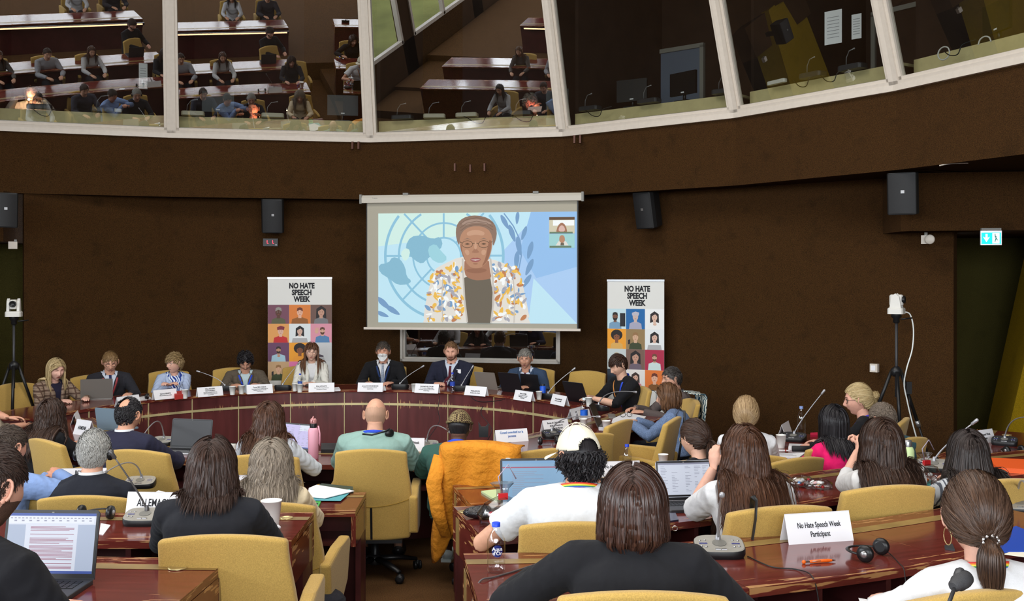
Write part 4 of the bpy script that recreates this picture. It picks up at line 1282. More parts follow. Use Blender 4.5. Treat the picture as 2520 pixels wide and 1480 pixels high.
 det = k.get('det', 1)
 bb = MB(); torso(bb,-.014); arm(bb, 'L',-.002); arm(bb, 'R',-.002)
 nk = (.056 if male else .047)*k.get('neck', 1.0)
 bb.tube([spine(.90), NB+Vector((0, .0,-.005)), NB.lerp(Hc, .5)+Vector((0,-.004, 0)), Hc+HR @ Vector((0,-.028,-.040))*hs], [nk*1.35, nk*1.12, nk, nk*.98], 16)
 v1, f1 = remesh(bb, .0085 if det else .012, 4)
 hb = MB()
 for key, sd in (('L',-1), ('R', 1)):
  hd = k.get('hdir'+key); fa = (WR[key]-EL[key]).normalized()
  d = Vector(hd) if hd else (fa*.7+Vector((-sd*.35, .35,-.15))).normalized()
  pn = Vector(k.get('hnrm'+key, (-sd*.35, 0,-1)))
  hand_mb(hb, WR[key]+d*.005, d, pn, sd, k.get('curl', .45), .98 if male else .9)
 v2, f2 = remesh(hb, .0042, 2, .4)
 hp, hf = head_points(5 if det else 4, k.get('jaw', 1.0), k.get('fat', 0.0), k.get('nose', 1.0))
 eb = MB(); eb.v = []; 
 for sd in (-1, 1):
  e = ear_mb(sd); eb.add(e.v, e.f, 0, True)
 V = [tuple(p) for p in v1]; FS = list(f1); MI = [0]*len(f1)
 o = len(V); V += [tuple(p) for p in v2]; FS += [tuple(i+o for i in f) for f in f2]; MI += [0]*len(f2)
 o = len(V); V += [tuple(HM @ Vector(p)) for p in hp]
 for f in hf:
  c = (hp[f[0]]+hp[f[1]]+hp[f[2]])/3; FS.append(tuple(i+o for i in f))
  lip = c[1]>.05 and abs(c[2]+.0635)<.0085*(1-(abs(c[0])/.026)**2) and abs(c[0])<.026
  MI.append(1 if lip else 0)
 o = len(V); V += [tuple(HM @ Vector(p)) for p in eb.v]; FS += [tuple(i+o for i in f) for f in eb.f]; MI += [0]*len(eb.f)
 me = bpy.data.meshes.new('body'); me.from_pydata(V, [], FS); me.materials.append(sk); me.materials.append(mat('lips %02x%02x%02x'%lipc, rgb(*lipc), .45))
 me.polygons.foreach_set('material_index', MI); me.polygons.foreach_set('use_smooth', [True]*len(FS)); me.update()
 body = link('body', me, t)
 hbv = BVHTree.FromPolygons([tuple(p) for p in hp], hf)
 def onface(x, z, off=0.0):
  h = hbv.ray_cast(Vector((x, .5, z)), Vector((0,-1, 0))); return (h[0]+h[1]*off) if h[0] else Vector((x, .09, z))
 # --- eyes, brows
 if k.get('face', True):
  down = k.get('down', False)
  for sd in (-1, 1):
   e = MB(); c = onface(sd*.0315, .006)+Vector((0,-.0065, 0))
   if not down:
    e.ball(c, (.0135, .0105, .0068), 14, 0, HM); e.ball(c+Vector((0, .0075,-.0002)), (.0052, .0042, .0054), 10, 1, HM)
    lid = [c+Vector((sd*(-.0135+.027*q/8), .0075-.010*((q-4)/4)**2*.6, .0068*(1-((q-4)/4)**2)+.0008)) for q in range(9)]
   else:
    e.ball(c, (.0140, .0095, .0085), 14, 2, HM)
    lid = [c+Vector((sd*(-.0135+.027*q/8), .0078-.006*((q-4)/4)**2,-.0055*(1-((q-4)/4)**2)-.001)) for q in range(9)]
   e.tube(lid, .0011, 5, 1, HM)
   e.build('eye', [mat('eye white', rgb(225, 218, 210), .3), mat('iris', rgb(48, 34, 26), .25), sk], t)
   br = MB(); pts = [onface(sd*(.014+.034*q/6), .0265+.0055*math.sin(PI*(q+1)/8.5), .0012) for q in range(7)]
   br.tube(pts, [.0022, .003, .0032, .003, .0026, .002, .001], 6, 0, HM, 1.0); br.build('eyebrow', k.get('brow', mat('brow brown', rgb(70, 48, 34), .8)), t)
 # --- garment
 gm = k.get('cloth', cloth((30, 30, 36))); sl = k.get('sleeve', 2.0); inf = k.get('inf', .010)
 gb = MB(); torso(gb, inf, k.get('neckcut', 1.0)); arm(gb, 'L', inf+k.get('loose', .002), sl, k.get('cuff', .0)); arm(gb, 'R', inf+k.get('loose', .002), sl, k.get('cuff', .0))
 v, f = remesh(gb, .0085 if det else .012, k.get('gsm', 5))
 # creases: folds gathered at elbows, armpits and waist
 NZ = k.get('fold', .004)
 if NZ:
  va = np.array(v); cen = np.zeros(3)
  for key in 'LR':
   E = np.array(EL[key]); S_ = np.array(SH[key])
   for ctr, rad in ((E, .11), (S_*.8+E*.2, .10)):
    dd = np.linalg.norm(va-ctr, axis=1); w_ = np.exp(-(dd/rad)**2)
    ax = (np.array(WR[key])-S_); ax /= np.linalg.norm(ax)
    ph = va @ ax*150+np.sin(va[:, 0]*60+va[:, 2]*40)*1.4
    va += ((va-(E+S_)/2)/(np.linalg.norm(va-(E+S_)/2, axis=1, keepdims=True)+1e-6))*(np.sin(ph)*w_*NZ)[:, None]
  ph = va[:, 2]*75+np.sin(va[:, 0]*22+1.3)*2.2+np.sin(va[:, 1]*30)*1.2
  w_ = np.exp(-((va[:, 2]-.72)/.13)**2); c2 = np.array([0, spine(.4).y, 0]); dv = (va-c2)*np.array([1, 1, 0]); dv /= (np.linalg.norm(dv, axis=1, keepdims=True)+1e-6)
  va += dv*(np.sin(ph)*w_*NZ*.8)[:, None]
  v = va
 me = bpy.data.meshes.new('g'); V = [tuple(p) for p in v]; me.from_pydata(V, [], f)
 me.materials.append(gm); me.polygons.foreach_set('use_smooth', [True]*len(f)); me.update()
 gar = link(k.get('gname', 'jacket'), me, t)
 gbv = BVHTree.FromPolygons(V, f)
 P = dict(t=t, HM=HM, hbv=hbv, gbv=gbv, spine=spine, NB=NB, Hc=Hc, SH=SH, EL=EL, WR=WR, body=body, garment=gar, onface=onface, gV=V, gF=f, base=base, rz=rz, wk=wk, k=k, HR=HR, hs=hs, hp=hp, hf=hf, gm=gm, sk=sk)
 zt = NB.z
 if k.get('collar'):   # folded collar of a jacket or shirt
  cm = k.get('collarmat', gm); b = MB(); n = 22; c0 = spine(.965); vs = []
  T = (NB-spine(.9)).normalized()
  for j, (r_, h, yy) in enumerate(((.062, .030, 0), (.067, .034, 0), (.076, .010, 0), (.088,-.022, 0), (.082,-.028, 0), (.064, .0, 0))):
   for q in range(n+1):
    a = math.radians(-235+290*q/n)
    op = (1-abs((q/n)-.5)*2); hh = h*(.35+.65*smoothstep(op*2)) if h>0 else h
    vs.append(c0+Vector((math.cos(a)*r_*(1.08 if male else .98), math.sin(a)*r_*(1.08 if male else .98)-.004, hh+.012))+T*0 )
  m_ = 6
  fs = [(j*(n+1)+q, j*(n+1)+q+1, (j+1)*(n+1)+q+1, (j+1)*(n+1)+q) for j in range(m_-1) for q in range(n)]
  b.add(vs, fs, 0, True); b.build('collar', cm, gar, fix=False)
  if k.get('inner'):
   b = MB(); vs = []
   for j, (r_, h) in enumerate(((.058, .000), (.057, .046), (.060, .048), (.064, .02))):
    for q in range(n+1):
     a = math.radians(-235+290*q/n)
     vs.append(c0+Vector((math.cos(a)*r_*(1.06 if male else .96), math.sin(a)*r_*(1.06 if male else .96)-.002, h+.012)))
   fs = [(j*(n+1)+q, j*(n+1)+q+1, (j+1)*(n+1)+q+1, (j+1)*(n+1)+q) for j in range(3) for q in range(n)]
   b.add(vs, fs, 0, True); b.build('shirt_collar', k['inner'], t, fix=False)
 def zs(s): return spine(s).z
 def patch(name, m, cond, off):
  keep = {}; vv = []; ff = []
  me_ = gar.data
  for fi, fc in enumerate(f):
   c = sum((Vector(V[i]) for i in fc), Vector())/len(fc)
   if not cond(c): continue
   idx = []
   for i in fc:
    if i not in keep:
     keep[i] = len(vv); vv.append(Vector(V[i])+me_.vertices[i].normal*off)
    idx.append(keep[i])
   ff.append(idx)
  if not ff: return None
  b = MB(); b.add(vv, ff, 0, True); return b.build(name, m, t, fix=False)
 P['patch'] = patch
 if k.get('vshirt'):   # shirt showing in the jacket opening, with lapels and tie
  bot = k.get('vbot', .42); vw = k.get('vw', .075)
  def cond(c):
   s = (c.z-zs(bot))/(zs(.97)-zs(bot)); return c.y>spine(.7).y-.01 and 0<s<1.15 and abs(c.x-c.z*0)<vw*(s**.8)+.004
  patch('shirt', k['vshirt'], cond, .0035)
  for sd in (-1, 1):
   pts = []
   for q in range(9):
    s = 1-q/8.0; z = zs(bot)+(zs(.97)-zs(bot))*s; pts.append((sd*(vw*s**.8+.012), z, 1))
   wd = [.020, .040, .056, .062, .056, .044, .032, .020, .008]
   ribbon(gbv, pts, wd, .007, k.get('lapel', gm), 'lapel', gar)
  if k.get('tie'):
   pts = [(0, zs(.955)-(zs(.955)-zs(bot-.02))*q/8.0, 1) for q in range(9)]
   ribbon(gbv, pts, [.030, .026, .030, .034, .038, .042, .046, .048, .02], .011, k['tie'], 'tie', t)
 if k.get('lanyard'):
  lb = k.get('lanbot', .42); pts = []
  r0 = .072
  zc = zs(.955)
  back = k.get('lanback', True)
  T_ = (NB-spine(.95)).normalized(); fy_ = Vector((0, T_.z,-T_.y)); RX = (.066 if male else .058)*wk+inf+.005; RY = (.066 if male else .058)*wk*fatd+inf+.004
  arcp = [NB+Vector((math.sin(a)*RX, 0, 0))-fy_*math.cos(a)*RY+T_*.004 for a in [math.radians(-95+190*q/14) for q in range(15)]]
  ribbon(gbv, arcp, .024, .006, k['lanyard'], 'lanyard', t, uv=True, cen=NB)
  for sd in (-1, 1):
   pts = [(sd*(.074*(1-q/8.0)+.004), zs(.90)-(zs(.90)-zs(lb))*q/8.0, 1) for q in range(9)]
   ribbon(gbv, [arcp[0 if sd<0 else -1]]+pts, .020, .008, k.get('lanyard2', k['lanyard']) if sd>0 else k['lanyard'], 'lanyard', t, uv=True, cen=NB)
 # --- trousers and shoes
 tb = MB()
 fz = .055; foot = k.get('foot', .42)
 for sd in (-1, 1):
  tb.tube([(sd*.07,-.04, .50), (sd*.10, .18, .52), (sd*.12, .40, .50)], [.095, .085, .068], 12)
  tb.tube([(sd*.12, .39, .52), (sd*.125, .41, .35), (sd*.13, foot, k.get('hem', .10))], [.068, .060, .050], 12)
  tb.ball((sd*.12, .41, .505), .068, 12)
 tb.ball((0, .0, .51), (.165, .115, .09), 16)
 tb.build('trousers', k.get('trousers', cloth((34, 35, 42))), t, smooth_all=True)
 if k.get('hem', .10)>.12:
  b = MB()
  for sd in (-1, 1): b.tube([(sd*.126, .41, .30), (sd*.13, foot, .18), (sd*.13, foot, .07)], [.045, .036, .032], 10)
  b.build('shin', sk, t)
 for sd in (-1, 1):
  b = MB(); b.tube([(sd*.13, foot-.05, fz), (sd*.132, foot+.02, .052), (sd*.136, foot+.12, .042), (sd*.138, foot+.19, .034)], [.040, .042, .042, .028], 12, 0, None, .85)
  b.box((sd*.134, foot+.07, .011), (.075, .25, .022)); b.build('shoe', k.get('shoes', mat('black shoe', rgb(22, 20, 20), .4)), t)
 # --- hair
 if k.get('hair'):
  h = dict(k['hair']); bl = [gbv] if (h['style']=='fall' and h.get('len', 0)>.37) or h.get('tail', 0)>.1 else []
  make_hair(t, HM, h, bl)
 # --- extras
 if k.get('glasses'):
  gmx = k['glasses']; b = MB(); rr, rh = k.get('gl', (.022, .017))
  for sd in (-1, 1):
   c = Vector((sd*.031, onface(0, .010).y+.006, .003))
   c.y = onface(sd*.031, .012).y+.012
   b.tube([c+Vector((math.cos(a)*rr,-.006*abs(math.cos(a))*(1 if math.cos(a)*sd>0 else 0), math.sin(a)*rh)) for a in [2*PI*q/18 for q in range(19)]], k.get('gw', .0014), 6, 0, HM)
   b.tube([c+Vector((sd*rr,-.006, .006)), Vector((sd*.073, .055, .010)), Vector((sd*.079, .0, .006)), Vector((sd*.078,-.012,-.006))], .0013, 6, 0, HM)
  y = onface(.0, .012).y+.012
  b.tube([Vector((-.010, y-.002, .006)), Vector((0, y, .009)), Vector((.010, y-.002, .006))], .0013, 6, 0, HM); b.build('glasses', gmx, t)
 if k.get('beard'):
  keep = {}; vv = []; ff = []
  for fc in hf:
   c = (hp[fc[0]]+hp[fc[1]]+hp[fc[2]])/3
   lipz = abs(c[2]+.0635)<.010 and abs(c[0])<.024
   ok_ = c[1]>-.005 and ((c[2]<-.072) or (c[2]<-.030 and abs(c[0])>.042+(c[2]+.06)*.35) or (-.056<c[2]<-.044 and abs(c[0])<.030)) and not lipz and c[2]>-.116
   if not ok_: continue
   idx = []
   for i in fc:
    if i not in keep: p = Vector(hp[i]); keep[i] = len(vv); vv.append(HM @ (p+p.normalized()*k.get('bo', .0025)))
    idx.append(keep[i])
   ff.append(idx)
  b = MB(); b.add(vv, ff, 0, True); b.build('beard', k['beard'], t, fix=False)
 if k.get('headset'):
  headset(t, HM)
 return P

HSM = mat('headphone black', rgb(22, 22, 24), .35)
def headset(par, HM, name='headphones', down=False):
 """on-ear conference headphones worn over the head"""
 root = None
 b = MB(); pts = []
 for q in range(17):
  a = math.radians(-8+196*q/16); pts.append(Vector((math.cos(a)*.096,-.012, math.sin(a)*.134-.010)))
 b.tube(pts, [.006]*17, 8, 0, HM, .55, (0, 1, 0))
 o = b.build(name, HSM, par)
 for sd in (-1, 1):
  c = MB(); M = HM @ Matrix.Translation((sd*.092,-.012,-.012)) @ Matrix.Rotation(PI/2*sd, 4, 'Y')
  c.lathe([(.026,-.012), (.033,-.010), (.034, .002), (.030, .010), (.012, .014)], 20, 0, M); c.build('ear_cup', HSM, o)
# ------------------------------------------------------------- PROPS
SCRW = mat('screen page white', (.2, .2, .22), 0.4, emit=rgb(196, 204, 220), es=0.72)
SCRB = mat('screen blue', (.06, .1, .14), 0.4, emit=rgb(118, 156, 190), es=0.75)
SCRD = mat('screen dark blue bar', rgb(40, 60, 120), 0.4, emit=rgb(40, 60, 120), es=0.7)
SCRR = mat('screen maroon bar', rgb(120, 50, 70), 0.4, emit=rgb(120, 50, 70), es=0.7)
SCRG = mat('screen grey text', rgb(110, 112, 128), 0.4, emit=rgb(110, 112, 128), es=0.6)
SCRP = mat('screen red text', (.1, .03, .05), 0.4, emit=rgb(150, 80, 104), es=0.6)
SCRL = mat('screen lilac', (.12, .11, .18), 0.4, emit=rgb(186, 176, 218), es=0.75)

def laptop(label, p, rz, w=.33, d=.225, ang=105, lid=DARKG, base=None, screen=None, group=None, glow=None, hs=None):
 """p: centre of the hinge line; local +Y points away from the user, screen faces -Y (towards the user)"""
 t = thing('laptop', label, 'laptop', p, rz, group)
 b = MB(); b.rbox((0,-d/2, .009), (w, d, .016), .012); b.build('base', base or lid, t)
 kb = MB()
 for r in range(5):
  for c in range(13):
   kb.box((-w*.43+(c+.5)*w*.86/13,-.04-r*.0185, .018), (w*.86/13*.84, .0155, .002))
 kb.build('keyboard', BLACKP, t)
 h = hs or d*.98
 R = Matrix.Translation((0, 0, .014)) @ Matrix.Rotation(math.radians(90-ang+90)*-1+PI/2, 4, 'X')
 # lid: plane hinged at the rear edge, rotated back by (ang-90)
 R = Matrix.Translation((0, 0, .014)) @ Matrix.Rotation(-math.radians(ang-90), 4, 'X')
 b = MB(); b.prism([(-w/2, 0), (w/2, 0), (w/2, h-.01), (w/2-.01, h), (-w/2+.01, h), (-w/2, h-.01)], 0, .006, 0, R, 'y'); lo = b.build('lid', lid, t)
 b = MB(); b.box((0,-.0006, h/2+.002), (w-.006, .001, h-.008), 0, R); b.build('bezel', BLACKP, lo)
 if screen:
  sw, sh = w-.022, h-.032; z0 = .020
  def r_(x0, x1, y0, y1, m, k=1):   # fractions of the screen, y from the top
   b_ = MB(); b_.box(((x0+x1)/2*sw-sw/2,-.0014-.0004*k, z0+sh-(y0+y1)/2*sh), ((x1-x0)*sw, .0004, (y1-y0)*sh), 0, R)
   return b_, m
  bg = {'doc': SCRW, 'blue': SCRB, 'mail': SCRW, 'lilac': SCRL, 'dark': DARKG}[screen]
  b_, m_ = r_(0, 1, 0, 1, bg, 0); sc_ = b_.build('display', bg, lo)
  L = []
  if screen=='doc':
   L += [r_(0, 1, 0, .045, SCRD), r_(0, 1, .955, 1, SCRD), r_(0, .98, .055, .17, mat('ribbon pale', (.2, .2, .22), .5, emit=rgb(210, 216, 226), es=.8)), r_(0, .2, .19, .955, mat('page margin', (.12, .13, .16), .5, emit=rgb(166, 180, 204), es=.7)), r_(.8, 1, .19, .955, _m['page margin'])]
   b2 = MB(); yy = .22
   while yy<.93:
    if random.random()<.82:
     q, _ = r_(.26, .26+random.uniform(.3, .5) if random.random()<.3 else .76, yy, yy+.009, SCRP, 2); b2.add(q.v, q.f)
    yy += .021
   b2.build('display_text', SCRP, sc_)
   b2 = MB()
   for k in range(22):
    q, _ = r_(.02+k*.043, .02+k*.043+.024, .075, .09, SCRG, 2); b2.add(q.v, q.f)
    if k%2: q, _ = r_(.02+k*.043, .02+k*.043+.03, .115, .135, SCRG, 2); b2.add(q.v, q.f)
   b2.build('display_icons', SCRG, sc_)
  elif screen=='blue':
   L += [r_(0, 1, .14, .165, SCRR), r_(0, 1, 0, .06, mat('toolbar steel', rgb(90, 120, 150), .5, emit=rgb(90, 120, 150), es=.7))]
   b2 = MB()
   for k in range(17):
    q, _ = r_(.14, .14+random.uniform(.12, .62), .24+k*.042, .248+k*.042, SCRG, 2); b2.add(q.v, q.f)
   b2.build('display_text', SCRG, sc_)
  elif screen in ('mail', 'lilac'):
   b2 = MB()
   for k in range(18):
    for c in range(5):
     if random.random()<.7:
      x0 = (.05, .26, .52, .70, .86)[c]; q, _ = r_(x0, x0+random.uniform(.04, .13), .10+k*.045, .110+k*.045, SCRG, 2); b2.add(q.v, q.f)
   b2.build('display_text', SCRG, sc_)
   if screen=='mail': L += [r_(.16, .60, .93, .985, BLACKP), r_(0, 1, 0, .05, SCRG)]
   else: L += [r_(.55, 1, 0, .25, SCRW), r_(.5, 1, .95, 1, SCRD)]
  for q, m_ in L: q.build('display_panel', m_, sc_)
 b = MB(); b.box((0,-.001, h-.009), (.008, .001, .004), 0, R); b.build('webcam', GREYP, lo)
 return t

def placard(label, lines, p, rz, w=.297, h=.105, sizes=None, bold=.02, back_lines=None, col=INK, lean=.32, dy=None, group='folded white name cards on the desks', sx=.8, cols=None):
 """folded tent card; the text faces local -Y (towards the camera when rz = 0)"""
 t = thing('name_card', label, 'name card', p, rz, group)
 dd = h*math.tan(lean)
 b = MB(); th = .0012
 for s in (-1, 1):
  vs = [(-w/2, s*dd, 0), (w/2, s*dd, 0), (w/2, 0, h), (-w/2, 0, h)]
  vs2 = [(x, y+(-s)*th*1.5, z) for x, y, z in vs]
  b.add(vs+vs2, [(0, 1, 2, 3), (7, 6, 5, 4), (0, 4, 5, 1), (1, 5, 6, 2), (3, 7, 4, 0)])
 b.build('card', PAPER, t)
 sizes = sizes or [.03]*len(lines); tot = sum(sizes)*1.12; z = h*.5+tot/2 if dy is None else dy
 L = math.hypot(dd, h)
 for k, (tx, s) in enumerate(zip(lines, sizes)):
  z -= s*1.12/2
  f = z/h; y =-dd*(1-f)-.0014
  M = Matrix.Translation((0, y, z)) @ Matrix.Rotation(PI/2-lean, 4, 'X')
  if tx: text_mesh('lettering', tx, s, (cols[k] if cols else col), t, M, bold, sx=sx)
  z -= s*1.12/2
 return t

MICB = mat('microphone base grey', rgb(150, 146, 138), 0.42, noise=(50, .05, 2))
MICN = mat('gooseneck grey', rgb(168, 168, 172), 0.35, metal=.5)
def mic(label, p, rz, head=(0, .02, .35), mid=None, dark=False, s=1.0, neck=None, hand=None, group='conference microphones on the desks', base=True):
 """delegate unit: sloped console with rounded outline and a gooseneck microphone; user side is local -Y"""
 t = thing('desk_microphone', label, 'microphone', p, rz, group)
 top = DARKG if dark else MICB
 out = [];
 for q in range(28):
  a = 2*PI*q/28; e = .55
  out.append((abs(math.cos(a))**e*math.copysign(1, math.cos(a))*.100*s, abs(math.sin(a))**e*math.copysign(1, math.sin(a))*.068*s))
 def lvl(k, z0, slope): return [(x*k, y*k, z0+(y+.068)*slope) for x, y in out]
 rings = [lvl(.93, 0, 0), lvl(1, .012, .06), lvl(1, .026, .24), lvl(.985, .030, .24)]
 b = MB(); vs = [v for r in rings for v in r]; n = 28
 b.add(vs, [(i*n+j, i*n+(j+1)%n, (i+1)*n+(j+1)%n, (i+1)*n+j) for i in range(3) for j in range(n)], 0, True)
 b.add(rings[0], [tuple(range(n-1,-1,-1))]); b.build('console', BLACKP, t)
 b = MB(); r2 = lvl(.975, .0305, .24); r3 = lvl(.94, .0335, .24); b.add(r2+r3, [(j, (j+1)%n, n+(j+1)%n, n+j) for j in range(n)], 0, True); b.add(r3, [tuple(range(n))]); b.build('top_plate', top, t)
 bt = MB()
 def on(x, y): return (x*s, y*s, .034+(y*s+.068)*.24)
 for sx_ in (-1, 1):
  for (x, y) in ((.055, .022), (.075, .018), (.055,-.030), (.074,-.026)): bt.ball(on(sx_*x, y), (.006*s, .006*s, .003), 8)
 for sx_ in (-1, 1): bt.box(on(sx_*.012,-.050), (.020*s, .011*s, .004))
 bt.build('button', SILVER, t)
 for sx_ in (-1, 1):
  q = MB(); q.box(on(sx_*.064,-.004), (.032*s, .010*s, .003)); q.build('display', mat('lcd violet', rgb(70, 72, 130), .2), t)
 g = MB(); g.lathe([(.028*s, 0), (.028*s, .002)], 20, 0, Matrix.Translation(on(0, .0)) @ Matrix.Rotation(.235, 4, 'X')); g.build('speaker_grille', GREYP, t)
 st = Vector(on(0, .030)); hd = Vector(head); pts = []
 if mid is None: md = st.lerp(hd, .12)+Vector((0, 0, .30*(hd-st).length*(1-.75*abs((hd-st).normalized().z))))
 else: md = Vector(mid)
 for q in range(15):
  a = q/14; pts.append(st*(1-a)**2+md*2*a*(1-a)+hd*a*a)
 b = MB(); b.lathe([(.012, 0), (.011, .015), (.006, .03)], 12, 0, Matrix.Translation(st-Vector((0, 0, .004)))); b.tube(pts, [.0058*(1-.35*i/14) for i in range(15)], 8); b.build('gooseneck', neck or MICN, t)
 d = (pts[-1]-pts[-3]).normalized(); M = Matrix.Translation(pts[-1]) @ d.to_track_quat('Z', 'Y').to_matrix().to_4x4()
 b = MB(); b.lathe([(.006,-.004), (.0095, .0), (.0095, .022), (.0105, .026), (.0105, .040), (.007, .046), (.001, .048)], 14, 0, M); b.build('capsule', neck or MICN, t)
 return t

def cup(label, p, s=1.0, group='white paper cups'):
 t = thing('paper_cup', label, 'cup', p, 0, group)
 b = MB(); b.lathe([(.026*s, 0), (.0365*s, .092*s), (.0385*s, .092*s), (.0385*s, .095*s), (.036*s, .0955*s), (.0255*s, .006), (.001, .006)], 24, 0, None, True, False); b.build('cup_body', mat('paper cup white', rgb(238, 238, 234), .6), t)
 return t
CLEAR = mat_glass_pane('clear plastic', (.98, .99, 1), 1.45, .05, .10)
def bottle(label, p, cap=rgb(30, 60, 200), band=rgb(40, 90, 200), h=.21, r=.031, group=None, liquid=True):
 t = thing('water_bottle', label, 'bottle', p, 0, group)
 b = MB(); b.lathe([(r*.8, 0), (r, .008), (r, h*.22), (r*.95, h*.25), (r, h*.28), (r, h*.58), (r*.97, h*.66), (r*.62, h*.80), (r*.42, h*.86), (r*.40, h*.93)], 24, 0, None, True, True); b.build('bottle_body', CLEAR, t)
 b = MB(); b.lathe([(r*.46, h*.92), (r*.46, h), (r*.40, h*1.005)], 20); b.build('cap', mat('cap %.2f%.2f%.2f'%cap, cap, .45), t)
 if band: b = MB(); b.lathe([(r*1.01, h*.34), (r*1.01, h*.54)], 24, 0, None, True, False); b.build('label_band', mat('band %.2f%.2f%.2f'%band, band, .5), t)
 return t

def headphones(label, p, rz, group='black conference headphones lying on desks', flip=1):
 """pair of headphones lying on its side: two cups and a folded band"""
 t = thing('headphones', label, 'headphones', p, rz, group)
 b = MB(); pts = [Vector((math.cos(a)*.075, math.sin(a)*.085*flip, .028)) for a in [math.radians(-10+200*q/16) for q in range(17)]]
 b.tube(pts, .0085, 8, 0, None, .45, (0, 0, 1)); b.build('headband', HSM, t)
 for sd in (-1, 1):
  M = Matrix.Translation((sd*.078,-.015*flip, .034)) @ Matrix.Rotation(PI/2*sd, 4, 'Y')
  c = MB(); c.lathe([(.020,-.018), (.031,-.014), (.034,-.002), (.031, .008), (.016, .012)], 20, 0, M); o = c.build('ear_cup', HSM, t)
  c = MB(); c.lathe([(.013, .0125), (.012, .0145), (.001, .015)], 16, 0, M); c.build('cup_badge', SILVER, o)
 return t

def sheet(name, label, cat, pts, z, m, th=.0015, group=None, lines=0, ink=None):
 """flat sheet or card given by pixel corners lying on height z"""
 P = [onz(x, y, z) for x, y in pts]; c = sum(P, Vector())/len(P); c.z = z
 t = thing(name, label, cat, c, 0, group)
 b = MB(); b.prism([(p.x-c.x, p.y-c.y) for p in P], .0005, th); b.build('page' if name != 'phone' else 'case', m, t)
 if lines and len(P)==4:
  b = MB(); q = [p-c for p in P]
  for k in range(lines):
   v = .12+.76*k/lines
   a, e = q[0].lerp(q[3], v), q[1].lerp(q[2], v); a2, e2 = q[0].lerp(q[3], v+.25/lines), q[1].lerp(q[2], v+.25/lines); f = random.uniform(.6, .9)
   b.add([(*a.lerp(e, .1).xy, th+.0004), (*a.lerp(e, f).xy, th+.0004), (*a2.lerp(e2, f).xy, th+.0004), (*a2.lerp(e2, .1).xy, th+.0004)], [(0, 1, 2, 3)])
  b.build('print', ink or mat('grey print', rgb(150, 150, 156), .7), t, fix=False)
 return t

def cable(name, label, pts, r=.003, m=None, group=None):
 c = pts[0]; b = MB(); P = []
 pts = [Vector(p) for p in pts]
 for i in range(len(pts)-1):
  p0, p1, p2, p3 = pts[max(i-1, 0)], pts[i], pts[i+1], pts[min(i+2, len(pts)-1)]
  for q in range(6):
   t_ = q/6; P.append(.5*((2*p1)+(p2-p0)*t_+(2*p0-5*p1+4*p2-p3)*t_**2+(3*p1-p0-3*p2+p3)*t_**3))
 P.append(pts[-1]); o0 = P[0].copy(); b.tube([p-o0 for p in P], r, 6); o = b.build(name, m or BLACKP, None, Matrix.Translation(o0)); tag(o, label, 'cable', group); return o
# ------------------------------------------------------------- PROJECTION SCREEN
def em(name, c, s=.68): return mat('glow '+name, tuple(x*.35 for x in rgb(*c)), 0.8, spec=0.0, emit=rgb(*c), es=s)
Q = [at(904, 499, 13.78), at(1420, 490, 13.33), at(1421, 811, 13.33), at(903, 805, 13.78)]
sc_o = (Q[0]+Q[1])/2; ux = (Q[1]-Q[0]); SW = ux.length; ux.normalize(); srz = math.atan2(ux.y, ux.x)
SHt = ((Q[0]-Q[3]).length+(Q[1]-Q[2]).length)/2
scr = thing('projection_screen', 'large white roll-down projection screen on the wall showing a woman in a flowered jacket', 'projection screen', (sc_o.x, sc_o.y, sc_o.z), srz)
MB().box((0, .0,-SHt/2), (SW, .006, SHt)).build('screen_cloth', mat('screen cloth', rgb(172, 167, 152), .9), scr)
MB().box((0, .012,-SHt/2), (SW+.03, .004, SHt+.01)).build('black_border', BLACKP, scr)
cs = MB(); cs.prism([(-.055,-.015), (.05,-.015), (.05, .075), (-.03, .085), (-.06, .05)],-SW/2-.06, SW/2+.06, 0, None, 'x'); csg = cs.build('casing', mat('casing cream', rgb(196, 190, 178), .5), scr)
for sd in (-1, 1): MB().box((sd*(SW/2+.075), .0, .035), (.03, .12, .12)).build('end_cap', GREYP, scr)
MB().box((0, 0,-SHt-.012), (SW+.09, .03, .03)).build('bottom_bar', WHITEF, scr)
for x in (-.85, .85): MB().box((x, 0, .095), (.07, .08, .03)).build('mounting_bracket', GREYP, scr)
# projected picture: flat coloured shapes; u,v in the 1850x1480 close-up of the screen
IX0, IX1, IY0, IY1 = 220, 1720, 232, 1020
PXL, PXR, PYT, PYB = 134, 1720, 148, 1056        # cloth edges in the close-up
def sp(u, v): return ((u-(PXL+PXR)/2)/(PXR-PXL)*SW,-(v-PYT)/(PYB-PYT)*SHt)
art = {}; ART = MB(); lay = [0]
def shape(pts, m, smooth=0):
 lay[0] += 1
 P = [(float(a), float(c)) for a, c in pts]
 for _ in range(smooth):
  o = []; n = len(P)
  for i in range(n):
   a, c = P[i], P[(i+1)%n]; o += [lerp2(a, c, .25), lerp2(a, c, .75)]
  P = o
 # clip to picture
 P = [(min(max(a, IX0), IX1), min(max(c, IY0), IY1)) for a, c in P]
 y =-.0045-.00006*lay[0]
 if m not in art: art[m] = len(art)
 ART.poly([(sp(a, c)[0], y, sp(a, c)[1]) for a, c in P], art[m])
